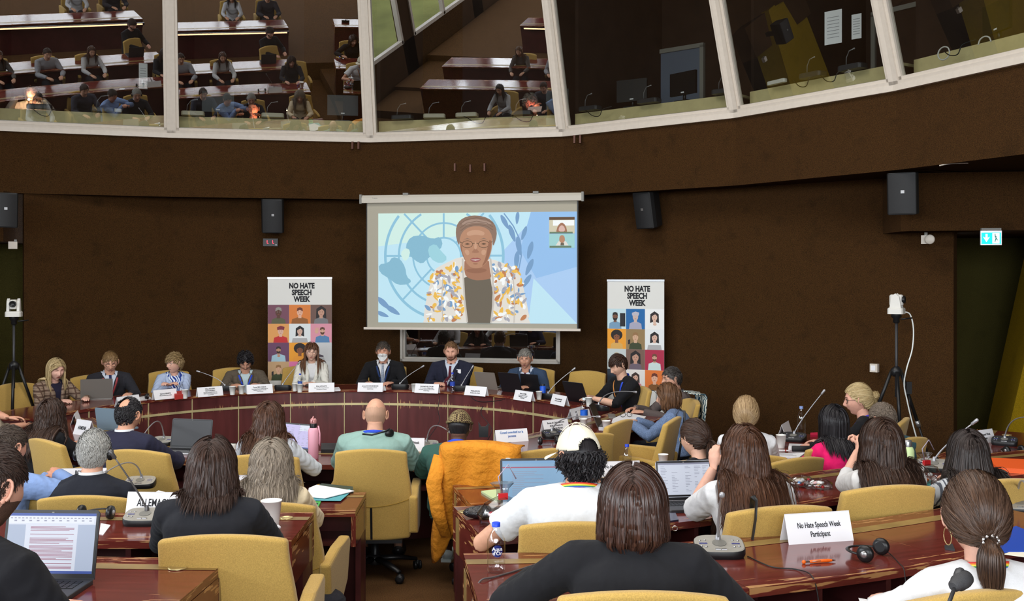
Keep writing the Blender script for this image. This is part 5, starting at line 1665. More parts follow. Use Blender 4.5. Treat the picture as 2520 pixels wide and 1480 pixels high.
def stroke(pts, w, m):
 L = []; Rr = []
 for i, p in enumerate(pts):
  q0, q1 = pts[max(i-1, 0)], pts[min(i+1, len(pts)-1)]; dx, dy = q1[0]-q0[0], q1[1]-q0[1]; l = math.hypot(dx, dy) or 1
  L.append((p[0]-dy/l*w/2, p[1]+dx/l*w/2)); Rr.append((p[0]+dy/l*w/2, p[1]-dx/l*w/2))
 for i in range(len(pts)-1):
  inside = [IX0<=q[0]<=IX1 and IY0<=q[1]<=IY1 for q in (pts[i], pts[i+1])]
  if all(inside): shape([L[i], L[i+1], Rr[i+1], Rr[i]], m); lay[0] -= 1
 lay[0] += 1
def circ(cx, cy, r, n=60, a0=0, a1=360): return [(cx+r*math.cos(math.radians(a0+(a1-a0)*i/n)), cy+r*math.sin(math.radians(a0+(a1-a0)*i/n))) for i in range(n+1)]
BG = em('sky', (190, 226, 240)); BGG = em('mint', (206, 234, 226)); BL2 = em('blue', (170, 202, 238)); BL3 = em('blue deep', (150, 190, 232))
RING = em('ring', (142, 192, 216)); RING2 = em('ring soft', (160, 212, 226)); LAND = em('land', (136, 184, 206)); LAND2 = em('land light', (158, 208, 220))
LEAF = em('leaf', (122, 158, 196)); SKN = em('face', (182, 138, 112)); SKN2 = em('face shade', (164, 120, 98)); TURB = em('turban', (142, 118, 104)); TURB2 = em('turban light', (166, 142, 128))
DRK = em('dress', (112, 104, 92)); JK = em('jacket', (222, 218, 210)); GLD = em('gold', (232, 186, 90)); ORG = em('rust', (190, 130, 92)); GRY = em('petal grey', (168, 168, 178)); LIPM = em('lip', (160, 100, 96)); FRM = em('spectacle', (104, 84, 70)); WHT = em('white', (240, 244, 244)); DG = em('dim', (110, 130, 110))
shape([(IX0, IY0), (IX1, IY0), (IX1, IY1), (IX0, IY1)], BG)
shape([(IX0, IY0), (1000, IY0), (820, 400), (IX0, 470)], BGG)
shape([(1180, IY1), (1180, 500), (1440, 235), (IX1, 232), (IX1, IY1)], BL2)
shape([(1380, IY0), (IX1, IY0), (IX1, 620), (1420, 700), (1300, 500)], BL3); shape([(1400, 700), (IX1, 1019), (1360, 1019)], BG)
CX, CY = 725, 540
for r, w_ in ((130, 13), (235, 13), (345, 16), (450, 20)): stroke(circ(CX, CY, r, 90), w_, RING)
for a in range(0, 360, 45):
 stroke([(CX+math.cos(math.radians(a))*r, CY+math.sin(math.radians(a))*r) for r in range(130, 480, 25)], 14, RING)
shape([(430, 470), (470, 400), (560, 390), (640, 420), (700, 400), (720, 470), (660, 520), (600, 560), (560, 600), (500, 570), (450, 520)], LAND, 1)
shape([(600, 480), (660, 450), (700, 500), (760, 560), (700, 600), (620, 560)], LAND2, 1)
shape([(222, 600), (300, 590), (330, 545), (390, 560), (430, 620), (440, 690), (480, 720), (450, 745), (370, 750), (300, 700), (230, 660)], LAND, 1)
shape([(390, 520), (430, 480), (470, 500), (455, 560), (420, 580)], BGG, 1)
for (x, y, a, s) in ((1185, 300, 60, 1.0), (1240, 380, 70, 1.1), (1290, 470, 80, 1.15), (1275, 570, 95, 1.1), (1330, 380, 110, .9), (1375, 500, 105, 1.1), (1370, 620, 115, 1.1), (1350, 720, 125, 1.0), (1280, 270, 95, .8), (1240, 660, 60, .8), (260, 880, 40, 1.2), (330, 930, 30, 1.1), (250, 960, 20, .9)):
 ca, sa = math.cos(math.radians(a)), math.sin(math.radians(a)); L = 68*s; W = 20*s
 shape([(x+ca*l-sa*w2, y+sa*l+ca*w2) for l, w2 in ((-L, 0), (-L*.3, W), (L*.5, W*.7), (L, 0), (L*.5,-W*.7), (-L*.3,-W))], LEAF, 2)
stroke([(1180, 240), (1250, 330), (1300, 430), (1310, 540), (1290, 640), (1240, 740)], 9, LEAF)
# jacket and dress
shape([(566, 1019), (585, 880), (620, 740), (650, 640), (720, 600), (850, 545), (900, 560), (1060, 560), (1130, 575), (1270, 630), (1310, 700), (1345, 850), (1378, 1019)], JK, 1)
shape([(566, 1019), (600, 1019), (1378, 1019), (1350, 960), (590, 960)], JK)
rr = random.Random(5)
def in_j(x, y): return (y>600 and 640-(y-600)*.15<x<1290+(y-600)*.17) and not (872-(y-650)*.0<x<1098 and y>560)
for k in range(380):
 x, y = rr.uniform(580, 1370), rr.uniform(590, 1005)
 if not in_j(x, y): continue
 a = rr.uniform(0, 6.28); L = rr.uniform(16, 42); W = rr.uniform(8, 19); c = rr.choice([GLD, GLD, ORG, GRY, GRY, WHT, LEAF, WHT])
 shape([(x+math.cos(a)*l-math.sin(a)*w2, y+math.sin(a)*l+math.cos(a)*w2) for l, w2 in ((-L, 0), (-L*.2, W), (L, 0), (-L*.2,-W))], c, 2)
shape([(905, 1019), (880, 850), (878, 700), (900, 690), (1080, 700), (1096, 800), (1092, 900), (1078, 1019)], DRK, 0)
shape([(885, 560), (1068, 560), (1075, 640), (1090, 700), (1040, 712), (960, 716), (895, 690), (882, 640)], SKN2, 1)
# head
shape([(845, 440), (850, 330), (970, 300), (1085, 330), (1098, 440), (1085, 520), (1055, 590), (1010, 625), (965, 632), (915, 615), (880, 560), (856, 500)], SKN, 2)
shape([(818, 390), (822, 330), (850, 285), (905, 258), (980, 252), (1060, 270), (1110, 310), (1130, 370), (1120, 430), (1098, 480), (1095, 400), (1060, 345), (975, 325), (890, 345), (850, 400), (845, 470), (830, 440)], TURB, 1)
shape([(860, 300), (960, 275), (1080, 300), (1090, 320), (970, 300), (870, 325)], TURB2, 1)
for sx_ in (-1, 1):
 cx = 968+sx_*62
 stroke([(cx+40*math.cos(a), 458+25*math.sin(a)) for a in [2*PI*q/24 for q in range(25)]], 4, FRM); shape([(cx-20, 457), (cx, 449), (cx+20, 457), (cx, 462)], FRM); shape([(cx-32, 425), (cx, 414), (cx+32, 425), (cx, 421)], TURB)
stroke([(946, 452), (990, 452)], 5, FRM); stroke([(1070, 450), (1095, 440)], 5, FRM); stroke([(866, 450), (850, 440)], 5, FRM)
shape([(950, 505), (968, 470), (986, 505), (1000, 515), (968, 522), (936, 515)], SKN2, 1)
shape([(922, 568), (950, 552), (966, 557), (984, 552), (1014, 566), (985, 586), (950, 586)], LIPM, 1)
shape([(932, 568), (1004, 567), (968, 574)], WHT)
HI = em('face light', (198, 156, 130)); SH2 = em('face deep', (150, 108, 88)); TUR3 = em('turban dark', (122, 100, 88)); JS = em('jacket shade', (196, 190, 182))
shape([(900, 370), (970, 352), (1040, 372), (1030, 400), (970, 388), (905, 402)], HI, 2); shape([(880, 500), (915, 495), (925, 530), (900, 540)], HI, 2); shape([(1015, 495), (1052, 500), (1038, 540), (1010, 530)], HI, 2)
shape([(962, 440), (974, 440), (980, 495), (956, 495)], HI, 1); shape([(1070, 420), (1090, 440), (1080, 520), (1050, 590), (1010, 622), (1045, 560)], SH2, 2); shape([(860, 440), (868, 520), (900, 590), (925, 615), (884, 570), (852, 490)], SH2, 2)
shape([(900, 632), (1040, 628), (1060, 650), (980, 668), (895, 655)], SH2, 2); shape([(945, 594), (990, 594), (980, 602), (955, 602)], SH2, 1)
for v_ in (275, 300, 322): stroke([(850+(v_-270)*.1, v_+40), (900, v_+8), (975, v_-6), (1050, v_+6), (1100, v_+36)], 4, TUR3)
stroke([(870, 560), (876, 700), (885, 850), (906, 1015)], 12, JS); stroke([(1080, 560), (1098, 700), (1104, 850), (1085, 1015)], 12, JS); stroke([(720, 700), (712, 850), (720, 1015)], 7, JS); stroke([(1250, 700), (1262, 850), (1256, 1015)], 7, JS)
# call thumbnails
for (y0, y1, m) in ((272, 386, em('thumb beige', (206, 200, 176))), (390, 487, em('thumb blue', (160, 206, 206)))):
 shape([(1517, y0), (1704, y0), (1704, y1), (1517, y1)], m)
shape([(1517, 270), (1704, 270), (1704, 290), (1517, 290)], FRM); shape([(1545, 292), (1700, 292), (1700, 330), (1545, 330)], WHT)
shape([(1565, 385), (1580, 330), (1610, 305), (1640, 330), (1652, 385)], SKN2, 1); shape([(1585, 372), (1590, 340), (1610, 325), (1630, 340), (1635, 372)], em('thumb face', (214, 180, 170)), 1)
shape([(1565, 470), (1585, 440), (1640, 440), (1660, 470)], JK); shape([(1590, 440), (1593, 405), (1612, 395), (1630, 405), (1634, 440), (1612, 455)], SKN, 1); shape([(1602, 450), (1625, 450), (1628, 470), (1600, 470)], DRK)
shape([(1520, 374), (1690, 374), (1690, 386), (1520, 386)], DG); shape([(1520, 472), (1680, 472), (1680, 486), (1520, 486)], DG)
ART.build('projected_picture', list(art), scr, fix=False)
text_mesh('lettering', 'Projecta', .020, GREYP, csg, Matrix.Translation((-SW/2+.12,-.061, .045)) @ Matrix.Rotation(PI/2, 4, 'X'), .01)

# ------------------------------------------------------------- window of the control room under the screen
a, c = Vector(WP[2]), Vector(WP[3]); dv = (c-a).normalized(); wrz = math.atan2(dv.y, dv.x)
p0, p1 = a.lerp(c, LW0), a.lerp(c, LW1); mid_ = (p0+p1)/2; LWw = (p1-p0).length
lw = struct(thing('window_8', '', '', (mid_.x, mid_.y, 0), wrz)); del lw['label']; del lw['category']
b = MB()
for (x0, x1, z0, z1, y0, y1) in ((-LWw/2-.0,-LWw/2+.035, LWZ0, LWZ1,-.03, .1), (LWw/2-.035, LWw/2, LWZ0, LWZ1,-.03, .1), (-LWw/2, LWw/2, LWZ0-.0, LWZ0+.035,-.03, .1), (-LWw/2, LWw/2, LWZ1-.035, LWZ1,-.03, .1),
  (-LWw/2+.035,-LWw/2+.06, LWZ0+.03, LWZ1, .0, .06), (LWw/2-.06, LWw/2-.035, LWZ0+.03, LWZ1, .0, .06), (-LWw/2+.03, LWw/2-.03, LWZ0+.035, LWZ0+.06, 0, .06)):
 b.box(((x0+x1)/2, (y0+y1)/2, (z0+z1)/2), (x1-x0, y1-y0, z1-z0))
b.build('frame', WHITEF, lw)
g = MB(); g.add([(-LWw/2+.06, .04, LWZ0+.06), (LWw/2-.06, .04, LWZ0+.06), (LWw/2-.06, .04, LWZ1-.03), (-LWw/2+.06, .04, LWZ1-.03)], [(0, 1, 2, 3)]); g.build('pane', GLASS, lw, fix=False)
b = MB(); b.box((mid_.x+.3, mid_.y+1.2, 1.5), (4.5, .05, 3.0)); b.box((mid_.x+.3, mid_.y+.7, .1), (4.5, 1.0, .05)); struct(b.build('wall_control_room', DARKB))

# ------------------------------------------------------------- ROLL-UP BANNERS
def flat(cols, kind): pass
PCOL = {}
def pm(c): return mat('print %02x%02x%02x'%c, rgb(*c), .6)
def portrait(b_add, x0, y0, w, h, bg, sk, hair, top, style):
 """little printed portrait in a tile: background, shoulders, neck, face, hair"""
 A = []
 A.append(([(x0, y0), (x0+w, y0), (x0+w, y0+h), (x0, y0+h)], bg))
 cx = x0+w*(.5+style.get('dx', 0)); cy = y0+h*style.get('cy', .60); r = h*style.get('r', .17)
 def ell(ax, ay, rx, ry, n=14): return [(ax+rx*math.cos(2*PI*k/n), ay+ry*math.sin(2*PI*k/n)) for k in range(n)]
 if style.get('long'): A.append(([(cx-r*1.35, cy-r*1.6), (cx+r*1.35, cy-r*1.6), (cx+r*1.25, cy+r*.9), (cx, cy+r*1.75), (cx-r*1.25, cy+r*.9)], hair))
 elif style.get('afro'): A.append((ell(cx, cy+r*.5, r*1.6, r*1.4), hair))
 sw = w*style.get('sw', .34)
 A.append(([(cx-sw, y0), (cx+sw, y0), (cx+sw*.9, cy-r*1.9), (cx+r*.5, cy-r*1.35), (cx-r*.5, cy-r*1.35), (cx-sw*.9, cy-r*1.9)], top))
 A.append(([(cx-r*.45, cy-r*1.6), (cx+r*.45, cy-r*1.6), (cx+r*.4, cy-r*.6), (cx-r*.4, cy-r*.6)], sk))
 A.append((ell(cx, cy, r*.82, r*1.08), sk))
 if style.get('long'): A.append(([(cx-r*.95, cy+r*.2), (cx-r*.7, cy+r*1.2), (cx+r*.7, cy+r*1.2), (cx+r*.95, cy+r*.2), (cx+r*.2, cy+r*.85)], hair))
 else: A.append(([(cx-r*.86, cy+r*.25), (cx-r*.7, cy+r*1.15), (cx, cy+r*1.4), (cx+r*.7, cy+r*1.15), (cx+r*.86, cy+r*.25), (cx, cy+r*.7)], hair))
 for e in (-1, 1): A.append((ell(cx+e*r*.33, cy+r*.1, r*.12, r*.08, 8), hair))
 A.append(([(cx-r*.3, cy-r*.5), (cx+r*.3, cy-r*.5), (cx, cy-r*.65)], pm((150, 70, 66))))
 if style.get('hands'): A.append((ell(cx+r*.1, cy-r*2.0, r*.55, r*.4), sk))
 if style.get('palm'):
  A.append((ell(cx-r*1.9, cy-r*.1, r*.6, r*.7), sk))
  for q in range(4): A.append(([(cx-r*2.4+q*r*.35, cy+r*.4), (cx-r*2.15+q*r*.35, cy+r*.4), (cx-r*2.2+q*r*.37, cy+r*1.2), (cx-r*2.4+q*r*.37, cy+r*1.2)], sk))
 if style.get('laptop'): A.append(([(cx-w*.38, y0), (cx+w*.38, y0), (cx+w*.33, y0+h*.24), (cx-w*.33, y0+h*.24)], pm((176, 176, 178))))
 if style.get('phone'): A.append(([(cx-r*2.1, cy-r*2.0), (cx-r*1.5, cy-r*1.8), (cx-r*1.5, cy-r*.6), (cx-r*2.1, cy-r*.8)], pm((40, 36, 40))))
 if style.get('board'): A.append(([(x0+w*.68, y0+h*.12), (x0+w*.96, y0+h*.12), (x0+w*.96, y0+h*.78), (x0+w*.68, y0+h*.78)], pm((36, 38, 44))))
 if style.get('hat'): A.append(([(cx-r*1.0, cy+r*.45), (cx+r*1.0, cy+r*.45), (cx+r*1.15, cy+r*1.3), (cx, cy+r*1.6), (cx-r*1.05, cy+r*1.2)], style['hat']))
 if style.get('beard'): A.append(([(cx-r*.75, cy-r*.2), (cx, cy-r*.45), (cx+r*.75, cy-r*.2), (cx+r*.5, cy-r*1.0), (cx, cy-r*1.15), (cx-r*.5, cy-r*1.0)], hair))
 for k, (P, m) in enumerate(A): b_add(P, m, k)

def banner(label, base, rz, W, H, tiles, head_h, tile_h, extra=None, sky=(224, 224, 220)):
 t = thing('roll_up_banner', label, 'banner', base, rz, 'roll-up banners reading no hate speech week')
 MB().box((0, 0, H/2+.05), (W, .006, H-.04)).build('banner_sheet', pm(sky), t)
 MB().box((0, 0, H+.035), (W+.01, .022, .024)).build('top_rail', SILVER, t)
 b = MB(); b.box((0, .03, .045), (W+.04, .20, .085)); bevel(b.build('base_cassette', GREYP, t), .01)
 MB().tube([(0, .09, .08), (0, .05, H*.6), (0, .02, H+.03)], .008, 8).build('support_pole', GREYP, t)
 zt = H+.02
 for k, tx in enumerate(('NO HATE', 'SPEECH', 'WEEK')):
  text_mesh('lettering', tx, .098, INK, t, Matrix.Translation((W*.03,-.0045, zt-head_h*(.27+.26*k))) @ Matrix.Rotation(PI/2, 4, 'X'), .05, sx=.78)
 tw = W/3
 for i, tl in enumerate(tiles):
  r, c_ = divmod(i, 3); x0 =-W/2+c_*tw; z0 = zt-head_h-(r+1)*tile_h
  mats = []; b = MB()
  def add(P, m, k):
   if m not in mats: mats.append(m)
   P = [(min(max(x, x0+.0005), x0+tw-.0005), min(max(z, z0+.0005), z0+tile_h)) for x, z in P]
   b.poly([(x,-.0036-.00025*k, z) for x, z in P], mats.index(m))
  portrait(add, x0, z0, tw, tile_h,*tl); b.build('portrait_print', mats, t, fix=False)
 return t
k_ = dict
S1 = [(pm((120, 74, 92)), pm((92, 58, 46)), pm((150, 146, 140)), pm((92, 92, 66)), k_(r=.2)),
   (pm((222, 128, 56)), pm((228, 178, 152)), pm((110, 52, 34)), pm((150, 92, 40)), k_(r=.19, sw=.4)),
   (pm((112, 84, 76)), pm((196, 150, 128)), pm((34, 28, 30)), pm((120, 120, 124)), k_(long=1, r=.2)),
   (pm((226, 160, 90)), pm((222, 176, 156)), pm((120, 50, 60)), pm((196, 40, 44)), k_(r=.18, hat=pm((128, 44, 60)), dx=.1)),
   (pm((226, 232, 234)), pm((214, 176, 158)), pm((32, 28, 32)), pm((236, 238, 238)), k_(long=1, laptop=1, r=.17)),
   (pm((222, 150, 168)), pm((216, 170, 146)), pm((96, 62, 44)), pm((84, 130, 176)), k_(palm=1, beard=1, r=.16, dx=.06)),
   (pm((106, 66, 98)), pm((190, 140, 112)), pm((50, 36, 32)), pm((164, 198, 214)), k_(hands=1, beard=1, r=.15)),
   (pm((238, 160, 44)), pm((136, 84, 56)), pm((34, 26, 26)), pm((236, 156, 50)), k_(afro=1, r=.2)),
   (pm((206, 208, 210)), pm((110, 72, 58)), pm((34, 30, 32)), pm((80, 70, 82)), k_(laptop=1, dx=-.2, r=.15)),
   (pm((196, 160, 120)), pm((214, 170, 140)), pm((150, 110, 70)), pm((62, 72, 44)), k_(phone=1, r=.17)),
   (pm((224, 120, 172)), pm((214, 170, 150)), pm((60, 44, 40)), pm((214, 206, 206)), k_(r=.17)),
   (pm((216, 218, 220)), pm((196, 150, 130)), pm((40, 34, 36)), pm((200, 80, 90)), k_(long=1, r=.17))]
S2 = [(pm((198, 224, 232)), pm((124, 82, 62)), pm((34, 28, 28)), pm((120, 158, 188)), k_(board=1, beard=1, dx=-.08, r=.17)),
   (pm((28, 104, 170)), pm((206, 180, 170)), pm((196, 190, 200)), pm((168, 168, 190)), k_(r=.17, hat=pm((190, 186, 198)))),
   (pm((238, 240, 240)), pm((220, 184, 164)), pm((40, 32, 34)), pm((238, 238, 236)), k_(long=1, hands=1, r=.17)),
   (pm((238, 160, 44)), pm((136, 84, 56)), pm((34, 26, 26)), pm((220, 170, 90)), k_(afro=1, r=.19)),
   (pm((150, 124, 84)), pm((210, 170, 140)), pm((150, 112, 74)), pm((58, 68, 42)), k_(phone=1, r=.18)),
   (pm((230, 234, 236)), pm((214, 176, 158)), pm((32, 28, 32)), pm((236, 238, 238)), k_(long=1, laptop=1, r=.17)),
   (pm((196, 206, 206)), pm((214, 180, 160)), pm((190, 176, 150)), pm((220, 220, 218)), k_(r=.17)),
   (pm((120, 92, 80)), pm((196, 150, 128)), pm((34, 28, 30)), pm((110, 96, 110)), k_(long=1, r=.2)),
   (pm((176, 38, 72)), pm((206, 160, 136)), pm((110, 70, 50)), pm((206, 226, 224)), k_(beard=1, r=.15)),
   (pm((40, 52, 66)), pm((60, 70, 84)), pm((40, 44, 52)), pm((46, 56, 70)), k_(r=.15)),
   (pm((232, 228, 224)), pm((214, 170, 150)), pm((60, 44, 40)), pm((206, 130, 140)), k_(long=1, r=.16)),
   (pm((228, 120, 50)), pm((228, 178, 152)), pm((110, 52, 34)), pm((130, 84, 40)), k_(r=.19))]
bl = at(738, 684, 14.05); W1 = 156/F*14.05
banner('white roll-up banner reading NO HATE SPEECH WEEK left of the projection screen', (bl.x, bl.y, 0), math.radians(3), W1, 2.06, S1, 63/F*14.05, 46.6/F*14.05)
br_ = at(1564, 686, 13.3); W2 = 141/F*13.3
bn2 = banner('white roll-up banner reading NO HATE SPEECH WEEK right of the projection screen', (br_.x, br_.y, 0), math.radians(-24), W2/.97, 2.03, S2, 67/F*13.3, 49.8/F*13.3)
for k, tx in enumerate(('WE', 'CAN')): text_mesh('lettering', tx, .085, INK, bn2, Matrix.Translation((-.02,-.0045, .62-.075*k)) @ Matrix.Rotation(PI/2, 4, 'X'), .028, sx=.9)
b = MB(); b.tube([(x,-.0045, z) for x, z in ((-.12, .47), (-.14, .50), (-.14, .66), (-.11, .69), (.24, .69), (.27, .66), (.27, .50), (.24, .47), (.20, .47), (.22, .39), (.12, .47), (-.12, .47))], .004, 6); b.build('speech_bubble_print', INK, bn2)

# ------------------------------------------------------------- SPEAKERS, CLOCKS, SIGN, SOUNDERS
SPK = mat('speaker grille', rgb(28, 28, 30), .6, noise=(260, .3, 2)); SPKB = mat('speaker cabinet', rgb(24, 24, 25), .55)
def speaker(label, p, rz, tilt, w, h, d=.26):
 t = thing('wall_speaker', label, 'loudspeaker', p, rz, 'black wall loudspeakers'); t.rotation_euler = (tilt, 0, rz)
 b = MB(); b.prism([(-w/2,-d/2), (w/2,-d/2), (w/2+.015,-d*.25), (w*.38, d/2), (-w*.38, d/2), (-w/2-.015,-d*.25)],-h/2, h/2); bevel(b.build('cabinet', SPKB, t), .015, 3)
 b = MB(); n = 10; vs = []
 for i in range(n+1):
  u =-1+2*i/n
  for z in (-h/2+.015, h/2-.015): vs.append((u*(w/2-.008),-d/2-.022*(1-u*u)-.002, z))
 b.add(vs, [(2*i, 2*i+2, 2*i+3, 2*i+1) for i in range(n)], 0, True); b.build('grille', SPK, t, fix=False)
 MB().box((.01,-d/2-.027, .02), (.034, .003, .03)).build('badge', SILVER, t)
 MB().box((0, d/2+.10, 0), (.06, .24, .08)).build('wall_bracket', BLACKP, t)
p = at(672, 530, 14.35); speaker('black loudspeaker on the wall above the left banner', p, math.radians(8), math.radians(10), .27, .46)
p = at(1596, 515, 13.3); speaker('tilted black loudspeaker on the wall above the right banner', p, math.radians(-42), math.radians(12), .26, .46)
p = at(2224, 476, 10.6); speaker('large black loudspeaker on the wall at the far right', p, math.radians(-28), math.radians(6), .27, .42)
p = at(8, 517, 12.5); speaker('black loudspeaker cut off by the left picture edge', p, math.radians(32), math.radians(4), .28, .41)
LEDR = mat('red led', (1, .02, .03), .5, emit=(1, .03, .06), es=4)
def clock(label, p, rz):
 t = thing('led_display', label, 'clock', p, rz, 'small red digit displays'); MB().box((0, 0, 0), (.20, .05, .105)).build('housing', BLACKP, t)
 b = MB()
 for x in (-.045, .03): b.box((x,-.0265, .012), (.006, .002, .032)); b.box((x+.008,-.0265,-.014), (.02, .002, .006))
 b.build('digits', LEDR, t); MB().box((.075,-.0265,-.035), (.018, .002, .006)).build('maker_plate', SILVER, t); return t
clock('small black led display with red digits below the left loudspeaker', at(666, 597, 14.6), math.radians(8))
clock('small black led display with red digits below the tilted right loudspeaker', at(1635, 590, 13.6), math.radians(-42))
p = at(2438, 586, 10.7); t = thing('exit_sign', 'lit green and white emergency exit sign hanging from the dropped ceiling', 'exit sign', p, math.radians(-8))
MB().box((0, 0, 0), (.205, .03, .145)).build('housing', SILVER, t); MB().box((0,-.016,-.004), (.185, .004, .115)).build('lit_panel', mat('exit green', (0, .45, .42), .5, emit=(0.0, .50, .45), es=1.6), t)
MB().box((0, .0, .087), (.19, .05, .026)).build('hanger', GREYP, t)
EW = mat('exit white', (1, 1, 1), .5, emit=(.9, 1, 1), es=1.6)
b = MB(); b.box((.045,-.0185,-.004), (.068, .002, .105)); b.build('pictogram_door', EW, t)
b = MB(); b.poly([(-.055,-.019, .04), (-.036,-.019, .04), (-.036,-.019, .0), (-.014,-.019, .012), (-.046,-.019,-.042), (-.078,-.019, .012), (-.055,-.019, .0)]); b.build('pictogram_arrow', EW, t, fix=False)
b = MB(); b.tube([(.035,-.02, .03), (.045,-.02, .0), (.035,-.02,-.04)], .005, 6); b.tube([(.045,-.02, .0), (.06,-.02,-.025)], .005, 6); b.tube([(.03,-.02, .01), (.055,-.02, .012)], .004, 6); b.ball((.036,-.02, .036), .006, 8); b.build('pictogram_runner', mat('exit green dark', (0, .3, .25), .5), t)
def sounder(label, p, rz, rnd=True):
 t = thing('alarm_sounder', label, 'alarm', p, rz); MB().box((-.03, 0, 0), (.07, .06, .09)).build('housing', WHITEF, t)
 b = MB(); b.lathe([(.03, 0), (.048, .03), (.05, .05), (.042, .062), (.001, .06)], 20, 0, Matrix.Translation((.025,-.01, 0)) @ Matrix.Rotation(PI/2, 4, 'X')); b.build('horn', WHITEF, t); MB().box((-.02, 0, .06), (.03, .02, .03)).build('bracket', GREYP, t)
sounder('round white alarm sounder on the wall under the dropped ceiling', at(2284, 590, 11.0), math.radians(-30))
p = at(32, 604, 13.0); t = thing('motion_detector', 'small white box detector on the wall above the left camera', 'alarm', p, math.radians(20)); MB().box((0, 0, 0), (.10, .06, .09)).build('housing', WHITEF, t); MB().box((.03,-.02, .055), (.03, .02, .03)).build('bracket', GREYP, t)
p = at(2152, 906, 11.52); t = thing('wall_socket_box', 'white surface socket box on the brown wall beside the right tripod', 'socket', (p.x, p.y, p.z), math.radians(-42)); MB().box((0, 0, 0), (.085, .05, .09)).build('housing', WHITEF, t); MB().box((-.005,-.026, 0), (.05, .003, .055)).build('switch_plate', PAPER, t)
cable('loose_wire', 'thin pale wire hanging under the band at the right', [at(2312, 408, 9.9), at(2325, 405, 9.9), at(2345, 402, 9.85), at(2383, 401, 9.8)], .006, WHITEF)
# fixings on the band
for k, (px, py) in enumerate(((1120, 412), (1158, 415), (1193, 412), (868, 358), (883, 358), (1414, 343), (1428, 343))):
 Yk = 14.0 if k<3 else (14.35 if k<5 else 13.62)
 p = at(px, py, Yk); b = MB(); b.box((0, 0, 0), (.022, .05, .10)); o = b.build('band_bracket', mat('bracket brown', rgb(96, 62, 50), .6, metal=.2), None, Matrix.Translation(p) @ Matrix.Rotation(math.radians(-12), 4, 'Z')); tag(o, ['left of the three short brackets above the screen', 'middle one of the three short brackets above the screen', 'right one of the three short brackets above the screen', 'left thin bracket of the pair under the left window corner', 'right thin bracket of the pair under the left window corner', 'left thin bracket of the pair under the right window corner', 'right thin bracket of the pair under the right window corner'][k], 'bracket', ['brackets above the screen', 'brackets under the window corners'][k>2])

# ------------------------------------------------------------- CAMERAS ON TRIPODS
CAMW = mat('camera white', rgb(216, 214, 208), .45)
def ptz(label, p, rz):
 t = thing('video_camera', label, 'video camera', p, rz, 'white remote cameras')
 b = MB(); b.rbox((0, 0, .03), (.165, .15, .06), .03); b.build('foot', CAMW, t)
 b = MB()
 for s in (-1, 1): b.prism([(-.055, .05), (.055, .05), (.035, .17), (.0, .20), (-.035, .17)], s*.052-.014, s*.052+.014, 0, None, 'x')
 b.build('yoke', CAMW, t)
 b = MB(); b.rbox((0, 0, .135), (.076, .13, .105), .03); bevel(b.build('head', CAMW, t), .01)
 b = MB(); b.lathe([(.036,-.01), (.036, .015), (.030, .018), (.027, .012), (.001, .010)], 20, 0, Matrix.Translation((0,-.065, .14)) @ Matrix.Rotation(PI/2, 4, 'X')); b.build('lens', BLACKP, t)
 return t
def tripod(label, p, h, rz, spread=.55):
 t = thing('tripod', label, 'tripod', p, rz, 'black camera tripods'); hz = h*.68
 b = MB(); b.tube([(0, 0, hz-.25), (0, 0, h-.09)], .014, 10); b.build('centre_column', DARKG, t)
 b = MB(); b.lathe([(.02, h-.09), (.035, h-.08), (.03, h-.045), (.05, h-.03), (.05, h)], 14); b.build('pan_head', BLACKP, t)
 b = MB(); b.tube([(.03,-.03, h-.05), (.14,-.05, h-.04)], .008, 8); b.build('pan_handle', BLACKP, t)
 b = MB(); b.lathe([(.03, hz-.05), (.055, hz-.03), (.055, hz+.02), (.02, hz+.05)], 12); b.build('crown', BLACKP, t)
 for k in range(3):
  a = 2*PI*k/3; d = Vector((math.cos(a), math.sin(a), 0)); q0 = d*.05+Vector((0, 0, hz)); q1 = d*spread+Vector((0, 0, .02))
  b = MB(); b.tube([q0, q0.lerp(q1, .45)], .017, 10); b.tube([q0.lerp(q1, .40), q1], .011, 8); l = b.build('leg', BLACKP, t)
  b = MB(); b.tube([q0.lerp(q1, .42), q0.lerp(q1, .47)], .023, 10, 0); b.tube([q0.lerp(q1, .72), q0.lerp(q1, .75)], .017, 10); b.build('leg_lock', SILVER, l)
Y = 10.3; pz = at(2206, 773, Y); tripod('black tripod by the right wall carrying a white camera', (pz.x, Y, 0), pz.z, .3, .50); ptz('white remote camera turned sideways on the right tripod', (pz.x, Y, pz.z+.001), math.radians(60))
cable('camera_cable', 'white cable hanging from the right camera down along the tripod', [at(2226, 768, Y), at(2240, 775, Y), at(2248, 810, Y), at(2245, 860, Y), at(2232, 905, Y), at(2225, 945, Y), at(2232, 985, Y), at(2245, 1040, Y), at(2262, 1100, Y)], .007, mat('cable white', rgb(225, 228, 225), .5))
p = at(2236, 955, Y); t = thing('power_adapter', 'small black power adapter hanging on the right tripod', 'adapter', p, 0); MB().box((0, 0, 0), (.05, .04, .12)).build('housing', BLACKP, t); MB().tube([(0, 0,-.06), (.01, 0,-.15), (.04, 0,-.35)], .004, 6).build('lead', BLACKP, t)
Y = 11.6; pz = at(34, 780, Y); tripod('black tripod at the left edge carrying a white camera', (pz.x, Y, 0), pz.z, .9, .45); ptz('white remote camera with round lens on the left tripod', (pz.x, Y, pz.z+.001), math.radians(15))
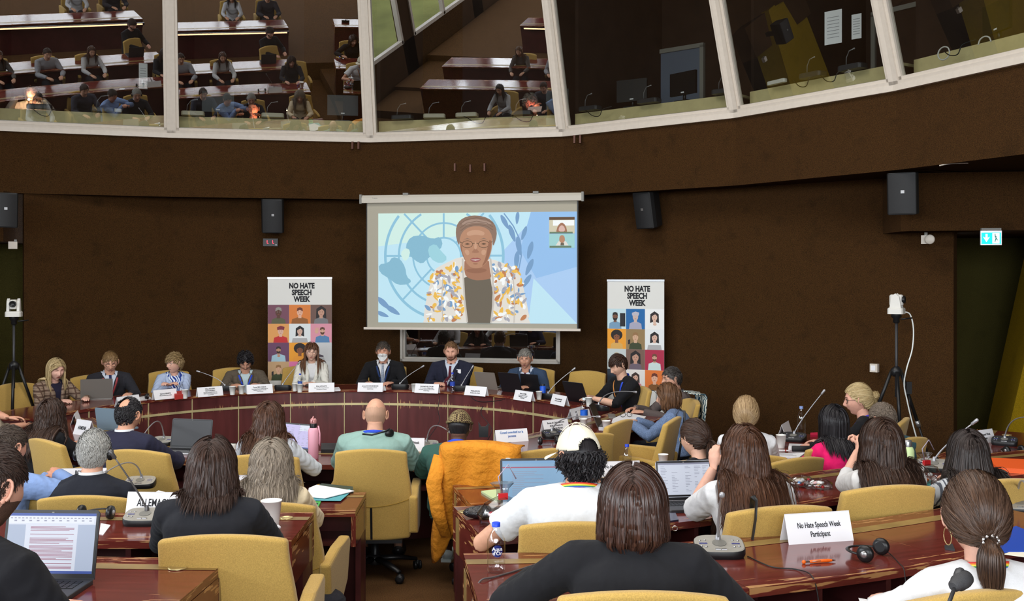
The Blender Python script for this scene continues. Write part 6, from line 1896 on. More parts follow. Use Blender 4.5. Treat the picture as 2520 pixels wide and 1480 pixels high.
# ------------------------------------------------------------- WHO SITS WHERE
def podY(px, r):
 best = None
 for k in range(900, 1500):
  Y = k*.01; X = (px-1260)/F*Y; d = abs(math.hypot(X-PC[0], Y-PC[1])-r)
  if best is None or d<best[0]: best = (d, Y)
 return best[1]
def yaw_to(px, Y, tx, ty):
 X = (px-1260)/F*Y; return math.degrees(math.atan2(-(tx-X), ty-Y))
DB = mat_hair('hair dark brown', rgb(36, 24, 20), rgb(84, 58, 44)); BKH = mat_hair('hair black', rgb(18, 16, 18), rgb(52, 48, 52))
CHN = mat_hair('hair chestnut', rgb(48, 28, 20), rgb(108, 70, 48)); BRN = mat_hair('hair brown', rgb(70, 46, 32), rgb(138, 98, 66))
LBR = mat_hair('hair light brown', rgb(106, 78, 50), rgb(176, 142, 96)); BLD = mat_hair('hair blond', rgb(160, 132, 84), rgb(226, 204, 156))
GRY_ = mat_hair('hair grey', rgb(96, 88, 80), rgb(190, 182, 172)); SLV = mat_hair('hair silver', rgb(130, 130, 128), rgb(222, 220, 214)); GRB = mat_hair('hair grey brown', rgb(98, 86, 76), rgb(196, 180, 160), .5, .35)
STB = mat('stubble shadow', rgb(176, 130, 106), .6); BRD = mat('beard brown', rgb(120, 82, 58), .85, noise=(220, .3, 3), bump=(300, .5, .003))
BRDK = mat('beard dark', rgb(84, 60, 48), .85, noise=(220, .3, 3), bump=(300, .5, .003)); SPEC = mat('spectacle frame dark', rgb(30, 26, 26), .35); SPEC2 = mat('spectacle frame thin metal', rgb(150, 146, 140), .3, metal=.7)
SHIRT = cloth((214, 224, 240)); SHIRTW = cloth((232, 234, 238)); LANB = mat('lanyard blue', rgb(34, 70, 196), .6)
NAVY = cloth((34, 36, 50)); BLACK = cloth((26, 26, 29)); CHAR = cloth((42, 42, 48))
def h(style, m,**k): return dict(style=style, mat=m,**k)
def pod_person(label, px, py, r=3.52,**k):
 Y = podY(px, r); X = (px-1260)/F*Y
 P = person(label, (px, py, Y), k.pop('floor', 0.0), yaw_to(px, Y,*k.pop('to', (PC[0], PC[1]-k.pop('back', 2.5)))), lean=k.pop('lean', .12), deskh=ZP,**k)
 return P
def pod_chair(label, px, r=3.78, yaw=None, dx=0):
 Y = podY(px, r); X = (px-1260)/F*Y
 chair(X, Y, 0, yaw if yaw is not None else yaw_to(px, Y, PC[0], PC[1]-1.0), label, 'mustard swivel chairs')

# --- panel, left to right
P1 = pod_person('blond person in a brown checked blazer at the left end of the panel', 140, 884, male=False, to=(-1.5, 9.0), turn=-8, pitch=14, down=True, skin=(224, 176, 158),
 cloth=mat_check('plaid blazer', (rgb(150, 130, 112), rgb(84, 64, 54), rgb(120, 100, 86)), 5.5), collar=True, vshirt=cloth((36, 34, 52)), vbot=.36, hair=h('fall', BLD, len=.40, vol=.022, n=420, part=-.01), wide=1.12, fat=.004, belly=1.1, handR=(.16, .42, .80), handL=(-.18, .40, .80))
pod_person('person in dark glasses and charcoal suit looking down beside the open silver laptop', 272, 866, turn=-6, pitch=22, down=True, cloth=CHAR, collar=True, inner=SHIRT, vshirt=SHIRT, tie=cloth((40, 50, 96)), lanyard=mat('lanyard red', rgb(160, 60, 66), .6),
 glasses=SPEC, gw=.0022, hair=h('short', LBR, len=.035, n=420), jaw=.9, skin=(216, 162, 136))
P3 = pod_person('person with short blond hair in a pale blue blazer turned towards the screen', 430, 867, male=False, turn=-58, pitch=2, skin=(222, 172, 150), cloth=cloth((168, 182, 210)), collar=True,
 vshirt=mat_check('blue swirl blouse', (rgb(40, 62, 140), rgb(214, 224, 238)), 9, 'swirl'), vbot=.3, vw=.085, glasses=SPEC2, hair=h('short', mat_hair('hair dark blond', rgb(118, 92, 58), rgb(200, 172, 124)), len=.075, w=.009, n=520, vol=.03, lift=.3), hairtop=.022, handL=(.06, .36, .84), handR=(.10, .35, .84), hdirL=(.6, .4, .3), hdirR=(-.6, .4, .3), curl=.8)
pod_person('person with dark curly hair and glasses in a brown tweed jacket bowing the head', 604, 868, pitch=38, down=True, skin=(206, 152, 126), cloth=mat('tweed brown', rgb(88, 78, 66), .95, noise=(240, .3, 2)), collar=True, inner=SHIRTW, vshirt=cloth((200, 220, 226)), lanyard=LANB,
 glasses=SPEC2, hair=h('curly', BKH, len=.085, wave=.012, n=480, w=.007, vol=.02), hairtop=.022, lean=.2, beard=BRDK, bo=.0012)
pod_person('person with long reddish brown hair, fringe and glasses in a cream white blazer', 768, 843, male=False, pitch=4, turn=4, roll=-3, skin=(222, 178, 156), cloth=cloth((240, 238, 228)), collar=True, vshirt=cloth((236, 236, 238)), vbot=.35, glasses=SPEC, gw=.0018,
 hair=h('fall', mat_hair('hair auburn', rgb(66, 40, 28), rgb(136, 92, 62)), len=.47, vol=.018, n=420, fringe=True), handL=(-.02, .36, .80), handR=(.05, .35, .80), hdirL=(.8, .4, 0), hdirR=(-.8, .4, 0), lean=.1)
P6 = pod_person('person in a dark suit with a white face mask and blue lanyard below the screen', 943, 841, pitch=4, skin=(206, 152, 128), cloth=BLACK, collar=True, inner=SHIRTW, vshirt=SHIRTW, tie=mat('tie grey dotted', rgb(140, 150, 166), .7, noise=(120, .35, 2)), lanyard=cloth((44, 64, 110)),
 hair=h('short', mat_hair('hair grey dark', rgb(60, 50, 44), rgb(120, 108, 98)), len=.04, n=420, lift=.3), wide=1.05)
b = MB(); vv = []; ff = []; keep = {}
for fc in P6['hf']:
 c_ = (P6['hp'][fc[0]]+P6['hp'][fc[1]]+P6['hp'][fc[2]])/3
 if not (c_[1]>.018 and -.108<c_[2]<-.008-.012*(abs(c_[0])/.05)**2 and abs(c_[0])<.058): continue
 idx = []
 for i in fc:
  if i not in keep:
   p = Vector(P6['hp'][i]); keep[i] = len(vv); p.y = max(p.y, .09-abs(p.x)*.6)+.014*(1-min(1, abs(p.x)/.06)); vv.append(P6['HM'] @ (p+Vector((p.x*.06, .004, 0))))
  idx.append(keep[i])
 ff.append(idx)
b.add(vv, ff, 0, True); b.build('face_mask', mat('mask white', rgb(236, 238, 238), .8), P6['t'], fix=False)
P7 = pod_person('person with reddish beard, navy suit and dark red tie looking down', 1110, 842, pitch=12, turn=6, down=True, skin=(220, 166, 142), cloth=cloth((36, 38, 54)), collar=True, inner=SHIRT, vshirt=SHIRT, tie=cloth((84, 30, 40)),
 hair=h('short', mat_hair('hair reddish', rgb(96, 66, 42), rgb(160, 122, 86)), len=.03, n=420, recede=.022), hairtop=.004, beard=BRD, wide=1.2, fat=.006, belly=1.15, handL=(.02, .38, .80), handR=(.14, .36, .80), hdirL=(.7, .5, 0), hdirR=(-.8, .5, 0), jaw=.8, neck=1.15)
MB().box((P7['gbv'].ray_cast(Vector((-.11, .7, .93)), Vector((0,-1, 0)))[0]+Vector((0, .004, 0))), (.055, .004, .05)).build('name_badge', PAPER, P7['t'])
pod_person('person with short grey hair and glasses in a blue suit behind the dark laptops', 1292, 858, pitch=10, turn=12, down=True, skin=(206, 152, 126), cloth=cloth((52, 68, 92)), collar=True, inner=SHIRT, vshirt=SHIRT, tie=mat('tie striped plum', rgb(80, 40, 66), .7, noise=(60, .5, 1)), glasses=SPEC2,
 hair=h('short', mat_hair('hair mid grey', rgb(96, 92, 86), rgb(170, 166, 158)), len=.032, n=420), lean=.22)
P9 = person('person in a black top and blue lanyard typing at the panel right end', (1512, 873, 11.35), 0, 118, lean=.20, pitch=26, down=True, skin=(216, 170, 146), cloth=BLACK, sleeve=1.15, lanyard=LANB, lanyard2=mat('lanyard orange', rgb(214, 140, 70), .6), male=True,
 hair=h('short', DB, len=.05, n=520, w=.009), handL=(.02, .46, .82), handR=(.16, .44, .82), deskh=ZP, wide=.95, lanbot=.2)
P10 = person('person with short dark hair and glasses in a brown jacket behind the grey-blue sweater', (1652, 903, 10.9), 0, 100, lean=.08, pitch=6, turn=4, skin=(204, 154, 130), cloth=mat('jacket brown grey', rgb(86, 76, 74), .9, noise=(240, .15, 2)), glasses=SPEC2, hair=h('short', mat_hair('hair black greying', rgb(34, 30, 30), rgb(90, 84, 80)), len=.03, n=420), collar=True, deskh=ZI)
P11 = person('person with bobbed brown hair in a blue-grey knitted sweater at the right desk', (1640, 942, 9.75), 0, 72, male=False, lean=.12, pitch=8, skin=(214, 166, 142), cloth=mat('knit blue grey', rgb(104, 124, 158), .95, noise=(150, .32, 2), bump=(160, .8, .008)), hair=h('fall', BRN, len=.33, vol=.028, n=520, w=.008, curl_in=.8, fine=5, spread=.008), hairtop=.022, deskh=ZI, handL=(-.12, .42, .76), handR=(.10, .42, .76), loose=.008, wide=1.05)
# --- inner ring, seen from behind
person('person at the left edge in a grey-beige sleeve reaching to the desk', (-34, 905, 9.6), 0,-60, lean=.1, skin=(214, 158, 132), cloth=cloth((150, 138, 120)), sleeve=1.3, hair=h('short', DB, len=.04, n=200), handL=(38, 1038, 9.35, 0), handR=(.1, .42, .76), hdirL=(.1, 1,-.1), deskh=ZI)
person('person with long wavy dark hair and black top, left in the inner ring', (128, 981, 8.35), 0,-26, male=False, lean=.12, pitch=4, turn=8, skin=(206, 152, 128), cloth=BLACK, hair=h('fall', DB, len=.54, vol=.03, wave=.010, n=520, w=.008, flare=.12, fine=6, spread=.009), hairtop=.02, deskh=ZI)
person('person with thinning dark hair in a navy suit at the open grey laptop', (320, 981, 7.66), 0,-14, lean=.12, pitch=10, turn=-6, skin=(206, 152, 124), cloth=cloth((40, 40, 58)), collar=True, inner=SHIRTW, hair=h('short', BKH, len=.024, fine=4, spread=.005, n=620, bald=(.0,-.078, .088, .043), w=.006), hairtop=.0, deskh=ZI, face=True, handR=(438, 1122, 7.95, 0), handL=(-.16, .38, .74), wide=1.02, poleR=(.9,-.4,-.5))
person('person with long brown wavy hair in a white sweater at the lilac laptop screen', (665, 989, 7.5), 0,-4, male=False, lean=.12, pitch=12, skin=(210, 160, 136), cloth=cloth((222, 226, 234)), hair=h('fall', CHN, len=.50, vol=.03, wave=.008, n=520, w=.008, flare=.18, fine=6, spread=.009), hairtop=.02, deskh=ZI, wide=1.06, loose=.008, handR=(.16, .36, .75), poleR=(1,-.3,-.5))
P15 = person('person with shaved head in a pale green t-shirt in the middle of the inner ring', (925, 981, 7.68), 0, 0, lean=.12, pitch=12, turn=2, skin=(206, 156, 130), cloth=cloth((138, 168, 160)), sleeve=.85, cuff=.012, hair=h('buzz', mat_hair('hair stubble', rgb(172, 136, 114), rgb(196, 156, 132), .7, .2, 1.0), n=0, bald=(0,-.01, .13, .115)), hairtop=.0, lanyard=LANB, deskh=ZI, wide=1.12, hem=.28, shoes=BLACKP, glasses=SPEC, trousers=cloth((40, 40, 44)), gname='t_shirt')
P16 = person('person in a checked flat cap and dark green t-shirt with blue lanyard', (1133, 1006, 7.64), 0,-6, lean=.20, pitch=22, skin=(88, 58, 46), lips=(96, 56, 50), cloth=cloth((52, 86, 78)), sleeve=.8, cuff=.01, hair=h('buzz', BKH, n=0), hairtop=.018, lanyard=LANB, deskh=ZI, wide=1.10, shoes=mat('sneaker white', rgb(206, 216, 214), .6), hem=.16, glasses=SPEC, slump=.09, gname='t_shirt')
# flat cap
HM = P16['HM']; b = MB(); hp4, hf4 = head_points(4); keep = {}; vv = []; ff = []
for fc in hf4:
 c_ = (hp4[fc[0]]+hp4[fc[1]]+hp4[fc[2]])/3
 if c_[2]<.028+.10*c_[1]: continue
 idx = []
 for i in fc:
  if i not in keep:
   p = Vector(hp4[i]); n_ = p.normalized(); keep[i] = len(vv); vv.append(HM @ Vector((p.x*1.13+n_.x*.004, p.y*1.13+n_.y*.008, p.z*1.03+.008-.02*max(0, p.y)/.1 )))
  idx.append(keep[i])
 ff.append(idx)
b.add(vv, ff, 0, True)
b.tube([HM @ Vector((math.cos(a)*.088,-.008+math.sin(a)*.106, .030+.10*math.sin(a)*.106)) for a in [2*PI*q/24 for q in range(25)]], .012, 8, 0, None, 1.0)
b.prism([(-.06, .06), (.06, .06), (.055, .13), (0, .15), (-.055, .13)], .022, .032, 0, HM)
b.build('flat_cap', mat_check('cap houndstooth', (rgb(62, 46, 36), rgb(140, 124, 88)), 78, 'check'), P16['t'])
# --- second row
person('person with dark hair in a light blue shirt with folded hands at the left edge', (28, 1046, 6.1), 0,-24, lean=.10, pitch=10, turn=-2, skin=(208, 150, 124), cloth=cloth((130, 156, 204), .85, .8), hair=h('short', mat_hair('hair dark thin', rgb(44, 34, 30), rgb(96, 80, 68)), len=.032, n=700, w=.005, fine=5, spread=.005, fw=.001), handR=(142, 1168, 6.2, 0), handL=(120, 1172, 6.2, 0), hdirR=(-.6, .5, .15), hdirL=(.6, .4, 0), curl=1.0, deskh=ZI, poleR=(1,-.6,-.35), arm=1.08, wide=1.02, armr=1.1, gname='shirt')
person('person with silver hair wearing black headphones and a black suit behind the BOSNIE card', (232, 1056, 6.08), 0, 4, lean=.10, pitch=6, turn=2, skin=(220, 168, 142), cloth=cloth((34, 36, 44)), collar=True, inner=SHIRTW, hair=h('short', SLV, len=.05, n=1000, w=.005, comb=(.5,-.7,-.3), vol=.014, fine=5, spread=.005, fw=.001), headset=True, glasses=SPEC, deskh=ZI, wide=1.02, shw=.98, shrug=-.012, hs=1.04)
person('person with long curly grey hair in a beige jacket', (668, 1080, 5.96), 0, 9, male=False, lean=.10, pitch=10, skin=(214, 164, 140), cloth=cloth((222, 206, 174), .9, .6), hair=h('fall', GRB, len=.45, vol=.04, wave=.013, n=700, w=.006, flare=.12, fine=9, spread=.009), hairtop=.03, deskh=ZI, loose=.008, wide=1.05)
P20 = person('person in a black shirt hidden behind the cream cap', (1452, 1085, 6.25), 0, 4, lean=.1, pitch=10, skin=(190, 140, 112), cloth=cloth((28, 26, 28)), hair=h('short', BKH, len=.03, n=240), deskh=ZI, hs=.95)
P21 = person('person with dark hair in a low ponytail, gold glasses and black jacket', (1703, 1031, 6.7), 0, 34, male=False, lean=.14, pitch=14, turn=6, skin=(216, 168, 144), cloth=cloth((30, 29, 34)), glasses=BRASS, gl=(.024, .022), hair=h('back', DB, tie=(0,-.125,-.03), tail=.20, tr=.026, tn=120, n=700, w=.006, fine=6, spread=.005, taildir=(-.2, 0, 0)), hairtop=.012, deskh=ZI, handR=(.16, .30, .86), handL=(-.12, .38, .74))
P22 = person('person with low blond ponytail in a white shirt sitting upright', (1836, 974, 7.35), 0,-6, male=False, lean=.06, pitch=4, turn=-8, skin=(218, 170, 146), cloth=cloth((230, 232, 236)), collar=True, hair=h('back', mat_hair('hair ash blond', rgb(128, 98, 66), rgb(206, 176, 132)), tie=(0,-.108,-.075), tail=.10, tr=.02, n=560, w=.006, fine=6, spread=.005), hairtop=.012, deskh=ZI, gname='shirt', handL=(.0, .34, .95), hdirL=(-.2, .3, .8), curl=.9)
P23 = person('person with straight black hair in a bright pink top', (2048, 996, 7.45), 0, 16, male=False, lean=.12, pitch=12, turn=-6, skin=(204, 156, 130), cloth=cloth((226, 30, 104)), hair=h('fall', BKH, len=.46, vol=.024, n=500, w=.008, fine=6, spread=.008), hairtop=.018, deskh=ZI)
P24 = person('person with blond hair clipped up, dark glasses and black jumper in profile', (2108, 944, 8.55), 0, 62, male=False, lean=.10, pitch=8, turn=14, skin=(214, 160, 140), cloth=BLACK, glasses=SPEC, gw=.0024, lanyard=mat('lanyard violet', rgb(66, 56, 190), .6), hair=h('back', BLD, tie=(0,-.115, .02), tail=.09, bun=.032, n=520, tr=.02, w=.006, fine=5, spread=.005), hairtop=.012, deskh=ZI, hs=1.03)
person('person with cropped grey-brown hair in a teal top at the right', (2166, 993, 7.75), 0, 30, lean=.10, pitch=14, skin=(212, 160, 136), cloth=cloth((56, 88, 96)), hair=h('short', mat_hair('hair cropped grey', rgb(92, 80, 70), rgb(150, 134, 118)), len=.02, n=900, w=.004, fine=4, spread=.004, fw=.0008), hairtop=.004, deskh=ZI)
# --- third row
person('person with dark shoulder-length hair in a black blazer behind the ALLEMAGNE card', (524, 1078, 4.5), TIER1, 6, male=False, lean=.10, pitch=14, skin=(214, 164, 142), cloth=cloth((36, 37, 42)), collar=True, hair=h('fall', mat_hair('hair espresso', rgb(40, 28, 24), rgb(86, 62, 52)), len=.375, vol=.025, wave=.005, n=700, w=.0065, flare=.14, fine=9, spread=.007), hairtop=.018, deskh=.74, wide=1.12, shw=1.04, shrug=.03)
P27 = person('person with a cream baseball cap over dark curls and a white t-shirt with rainbow lanyard', (1420, 1046, 4.68), TIER1,-2, lean=.12, pitch=10, turn=26, skin=(214, 160, 132), cloth=mat('ribbed white', rgb(212, 214, 217), .85, noise=(60, .03, 2), bump=(14, .5, .02)), sleeve=.62, cuff=.012, hair=h('curly', BKH, len=.150, wave=.015, n=1500, w=.0045, vol=.030, flare=.3, maxz=.02), hairtop=.020, lanyard=mat('x', (1, 1, 1)), deskh=.74, beard=BRDK, bo=.002,
 handL=(-.30, .36, .80), hdirL=(.3, .9, 0), poleL=(-.9,-.6,-.65), handR=(.14, .36, .78), wide=1.12, arm=1.1, gname='t_shirt')
P28 = person('person with long dark hair over a white t-shirt at the silver laptop', (1822, 1048, 5.08), TIER1, 6, male=False, lean=.16, pitch=16, turn=12, skin=(218, 168, 146), cloth=cloth((228, 228, 230)), sleeve=.95, hair=h('fall', CHN, len=.62, vol=.026, wave=.006, n=700, w=.0065, flare=.2, fine=9, spread=.008), hairtop=.018, deskh=.74, glasses=BRASS, handL=(1756, 1152, 5.18, 0), hdirL=(.1, .3, .9), poleL=(-.45, .15,-1), wide=1.08, curl=1.0, gname='t_shirt', armr=1.1)
P29 = person('person with long dark hair and white jacket, hands clasped at the chin', (2166, 1031, 5.45), TIER1, 10, male=False, lean=.12, pitch=8, turn=-4, skin=(214, 164, 142), cloth=cloth((224, 222, 220)), hair=h('fall', DB, len=.60, vol=.03, n=700, w=.0065, flare=.14, fine=8, spread=.008, wave=.004), hairtop=.02, deskh=.74, handL=(2112, 1110, 5.75, 0), handR=(2128, 1112, 5.8, 0), sleeve=1.35, hdirL=(.3, .2, .9), hdirR=(-.4, .2, .8), curl=1.3, poleL=(-.6, .1,-1), poleR=(.5, .1,-1), glasses=SPEC, armr=1.12)
person('person with straight dark hair in a grey striped top by the orange folder', (2378, 1059, 5.6), TIER1, 6, male=False, lean=.12, pitch=12, turn=-10, skin=(210, 160, 138), cloth=mat_check('striped grey top', (rgb(90, 94, 104), rgb(200, 204, 208)), 16, 'stripe'), hair=h('fall', mat_hair('hair near black', rgb(28, 22, 22), rgb(74, 62, 58)), len=.54, vol=.026, n=600, w=.007, flare=.25, fine=8, spread=.008), hairtop=.018, deskh=.74)
# --- fourth row
P31 = person('bearded person in a black jacket at the bottom left using the laptop', (-14, 1086, 3.1), TIER2,-24, lean=.10, pitch=12, turn=-2, skin=(222, 168, 146), cloth=cloth((24, 24, 28)), hair=h('short', mat_hair('hair deep brown', rgb(34, 24, 22), rgb(82, 60, 50)), len=.04, n=1300, w=.0045, vol=.012, fine=6, spread=.004, fw=.0009), beard=BRDK, bo=.0015, deskh=.74, wide=1.02, handR=(.24, .34, .77), handL=(-.1, .4, .77), hs=1.05)
person('person with glossy brown bobbed hair in a black blazer in the middle foreground', (1558, 1142, 3.42), TIER2,-6, male=False, lean=.12, pitch=8, skin=(216, 166, 142), cloth=cloth((31, 31, 34), .95), collar=True, hair=h('fall', mat_hair('hair glossy brown', rgb(40, 26, 22), rgb(92, 60, 48), .34, .45), len=.335, vol=.030, n=900, w=.0065, curl_in=1.0, shell=2.2, flare=.12, fine=12), hairtop=.022, hs=1.0, deskh=.74, wide=1.2, shw=1.02, shrug=.045, handL=(-.34, .30, .80), hdirL=(.5, .8, 0), poleL=(-1,-.5,-.6), handR=(.24, .32, .78), poleR=(1,-.5,-.7), arm=1.05, armr=1.15)
P33 = person('person with brown ponytail, hoop earring and white ruffled blouse in the lower right corner', (2398, 1158, 3.2), TIER2, 4, male=False, lean=.08, pitch=8, turn=-12, skin=(220, 168, 146), cloth=cloth((238, 238, 240)), sleeve=.7, cuff=.03, hair=h('back', mat_hair('hair warm brown', rgb(44, 30, 24), rgb(104, 76, 58)), tie=(.0,-.120,-.055), tail=.17, tr=.022, tn=160, n=1300, w=.005, fine=8, spread=.004), hairtop=.014, deskh=.74, lanyard=mat('x', (1, 1, 1)), wide=1.05, handL=(-.22, .30, .78), poleL=(-1,-.5,-.7), gname='blouse', hs=1.04)
b = MB(); c_ = P33['HM'] @ Vector((-.082,-.012,-.058)); b.tube([c_+Vector((0, math.cos(a)*.024, math.sin(a)*.026)) for a in [2*PI*q/24 for q in range(25)]], .0014, 6); b.build('hoop_earring', BRASS, P33['t'])
b = MB(); tp = P33['HM'] @ Vector((0,-.128,-.055))
for q in range(9):
 a = 2*PI*q/9; b.ball(tp+Vector((math.cos(a)*.024,-.008, math.sin(a)*.014)), .0052, 8)
b.build('hair_tie', CHROME, P33['t'])
# shoulder ruffles
for sd, key in ((-1, 'L'), (1, 'R')):
 S_, E = P33['SH'][key], P33['EL'][key]; ax = (E-S_).normalized(); u = ax.orthogonal().normalized(); v = ax.cross(u); b = MB(); vs = []; n = 40
 for j in range(4):
  for q in range(n):
   a = 2*PI*q/n; rr_ = .062+.010*j+.008*math.sin(q*2.2)*j/3
   vs.append(S_.lerp(E, .62+.05*j)+(u*math.cos(a)+v*math.sin(a))*rr_)
 b.add(vs, [(j*n+q, j*n+(q+1)%n, (j+1)*n+(q+1)%n, (j+1)*n+q) for j in range(3) for q in range(n)], 0, True)
 b.build('sleeve_ruffle', cloth((238, 238, 240)), P33['t'], fix=False)

# rainbow lanyards: coloured stripes across the band
def rainbow():
 m = bpy.data.materials.new('rainbow ribbon'); m.use_nodes = True; nt = m.node_tree; bs = nt.nodes['Principled BSDF']; bs.inputs['Roughness'].default_value = .6
 uv = nt.nodes.new('ShaderNodeUVMap'); uv.uv_map = 'UVMap'; sp_ = nt.nodes.new('ShaderNodeSeparateXYZ'); nt.links.new(uv.outputs['UV'], sp_.inputs[0])
 r = nt.nodes.new('ShaderNodeValToRGB'); r.color_ramp.interpolation = 'CONSTANT'; cs_ = [(210, 40, 40), (232, 130, 40), (236, 212, 60), (60, 150, 80), (50, 90, 190), (120, 60, 150)]
 e = r.color_ramp.elements; e[0].color = (*rgb(*cs_[0]), 1); e[1].position = 1/6; e[1].color = (*rgb(*cs_[1]), 1)
 for k in range(2, 6): x = e.new(k/6); x.color = (*rgb(*cs_[k]), 1)
 nt.links.new(sp_.outputs['X'], r.inputs['Fac']); nt.links.new(r.outputs['Color'], bs.inputs['Base Color']); return m
RBW = rainbow()
for P in (P27, P33):
 for ch in P['t'].children:
  if ch.name.startswith('lanyard'): ch.data.materials[0] = RBW
# cream baseball cap
HM = P27['HM']; b = MB(); keep = {}; vv = []; ff = []
hp5, hf5 = head_points(5)
for fc in hf5:
 c_ = (hp5[fc[0]]+hp5[fc[1]]+hp5[fc[2]])/3
 lim = .022-.30*min(0, c_[1])*-.12
 if c_[2]<.022+.09*c_[1]: continue
 if c_[1]<-.02 and (c_[0]/.040)**2+((c_[2]-.012)/.050)**2<1: continue   # opening over the strap
 idx = []
 for i in fc:
  if i not in keep:
   p = Vector(hp5[i]); n_ = p.normalized(); keep[i] = len(vv); vv.append(HM @ Vector((p.x*1.15+n_.x*.006, p.y*1.12+n_.y*.010, p.z*1.09+.010)))
  idx.append(keep[i])
 ff.append(idx)
b.add(vv, ff, 0, True)
CREAM = mat('cap cream', rgb(222, 216, 196), .85, noise=(8, .05, 3))
for q in range(3):      # panel seams
 a = PI*q/3+PI/6
 b.tube([HM @ Vector((math.cos(a)*math.sin(th_)*.0925, math.sin(a)*math.sin(th_)*.115, math.cos(th_)*.140+.008)) for th_ in [math.radians(-62+124*k/14) for k in range(15)]], .0012, 5)
b.ball((0, 0, .147), (.010, .010, .004), 12, 0, HM)
vs = []
for j in range(6):      # curved peak
 for q in range(15):
  a = math.radians(-62+124*q/14); r_ = .100+j*.014*math.cos(a*.75)
  vs.append(HM @ Vector((math.sin(a)*r_*.95, math.cos(a)*(.105+j*.015) , .030-.010*(j/5)-.030*math.sin(a)**2*(.3+.7*j/5))))
b.add(vs, [(j*15+q, j*15+q+1, (j+1)*15+q+1, (j+1)*15+q) for j in range(5) for q in range(14)], 0, True)
co = b.build('baseball_cap', CREAM, P27['t'], fix=False); sm = co.modifiers.new('s', 'SOLIDIFY'); sm.thickness = .0025
b = MB(); b.tube([HM @ Vector((math.sin(a)*.0935,-math.cos(a)*.116, .012)) for a in [math.radians(-30+60*k/10) for k in range(11)]], .010, 8, 0, None, .25, (0, 0, 1)); b.build('cap_strap', BLACKP, co)
b = MB()
for (a0, z0, a1, z1) in ((-.50, .030,-.50, .055), (-.42, .036,-.42, .058), (-.53, .045,-.39, .047), (-.42, .058,-.47, .064), (-.50, .030,-.54, .026)):
 b.tube([HM @ Vector((math.sin(a)*(.099),-math.cos(a)*.121, z)) for a, z in ((a0, z0), ((a0+a1)/2, (z0+z1)/2), (a1, z1))], .0014, 6)
b.build('embroidered_mark', BLACKP, co)

# ------------------------------------------------------------- CHAIRS
G1 = 'mustard swivel chairs'
pod_chair('mustard chair behind the blond person in the checked blazer', 80, 3.80,-118)
pod_chair('mustard chair edge left of the charcoal suit', 246, 3.92)
pod_chair('mustard chair behind the pale blue blazer', 428, 3.88)
pod_chair('mustard chair behind the brown tweed jacket', 578, 3.85)
pod_chair('mustard chair behind the cream white blazer', 742, 3.82)
pod_chair('mustard chair behind the person with the face mask', 947, 3.86)
pod_chair('mustard chair behind the navy suit with dark red tie', 1130, 3.9)
pod_chair('mustard chair behind the grey-haired person in the blue suit', 1300, 3.95)
def chair_px(px, py, Y, yaw, label, floor=0.0):
 """chair whose backrest top centre is seen at px, ytop when at depth Y"""
 rz = math.radians(yaw); Y = F*(CAMZ-floor-.94)/(py-HY); X = (px-1260)/F*Y
 off = Matrix.Rotation(rz, 3, 'Z') @ Vector((0,-.345, 0))
 chair(X-off.x, Y-off.y, floor, yaw, label, G1)
chair_px(1452, 912, 11.95, 150, 'empty mustard chair between the blue suit and the black top with lanyard')
chair_px(1585, 950, 11.15, 112, 'mustard chair seen edge-on behind the person typing in the black top')
chair_px(1716, 982, 10.9, 96, 'mustard chair behind the brown jacket by the wall')
chair_px(1672, 1028, 9.55, 68, 'mustard chair behind the blue-grey sweater')
chair_px(1540, 1035, 8.55, 60, 'empty mustard chair turned sideways at the right arm of the inner ring')
chair_px(1455, 1068, 8.35, 30, 'mustard chair partly hidden behind the cream cap')
chair_px(1365, 1105, 7.7, 14, 'empty mustard chair left of the cream cap')
chair_px(95, 1082, 7.75,-40, 'mustard chair behind the dark-haired person in the black top on the left')
chair_px(325, 1108, 7.1,-14, 'mustard chair behind the navy suit with thinning hair')
chair_px(640, 1120, 7.1,-2, 'mustard chair behind the white sweater')
chair_px(911, 1107, 7.25, 2, 'mustard chair standing free in the central aisle behind the pale green t-shirt')
chair_px(1178, 1112, 7.05,-14, 'mustard chair with an orange jacket hung over its back')
chair_px(195, 1222, 5.48, 2, 'mustard chair behind the silver-haired person with headphones')
chair_px(655, 1238, 5.42,-4, 'mustard chair behind the beige jacket')
chair_px(5, 1190, 5.4,-16, 'mustard chair behind the light blue shirt')
chair_px(540, 1320, 4.12, 2, 'large mustard chair in the left foreground behind the black blazer', TIER1)
chair_px(1428, 1288, 4.18,-2, 'mustard chair behind the white t-shirt with rainbow lanyard', TIER1)
chair_px(1936, 1248, 4.62, 14, 'mustard chair with a black strap behind the long-haired white t-shirt', TIER1)
chair_px(2205, 1197, 4.95, 14, 'mustard chair behind the white jacket with striped cuffs', TIER1)
chair_px(2478, 1182, 5.1, 18, 'mustard chair at the right edge behind the grey striped top', TIER1)
chair_px(1975, 1128, 6.3, 30, 'mustard chair with a thin dark strap over its arm behind the pink top')
chair_px(2068, 1096, 7.0, 24, 'mustard chair behind the bright pink top')
chair_px(2238, 1030, 8.2, 62, 'mustard chair behind the blond person in profile')
chair_px(2246, 1078, 7.4, 34, 'mustard chair behind the teal top')
chair_px(1690, 1135, 6.25, 30, 'mustard chair behind the low ponytail and black jacket')
chair_px(1850, 1120, 6.95,-4, 'mustard chair behind the upright white shirt')
chair_px(1588, 1462, 2.86,-1, 'mustard chair top at the bottom edge behind the glossy bob', TIER2)
chair_px(2410, 1462, 2.72, 18, 'mustard chair top in the lower right corner behind the ruffled blouse', TIER2)
chair_px(-60, 1400, 2.7,-26, 'mustard chair in the lower left corner behind the black jacket', TIER2)
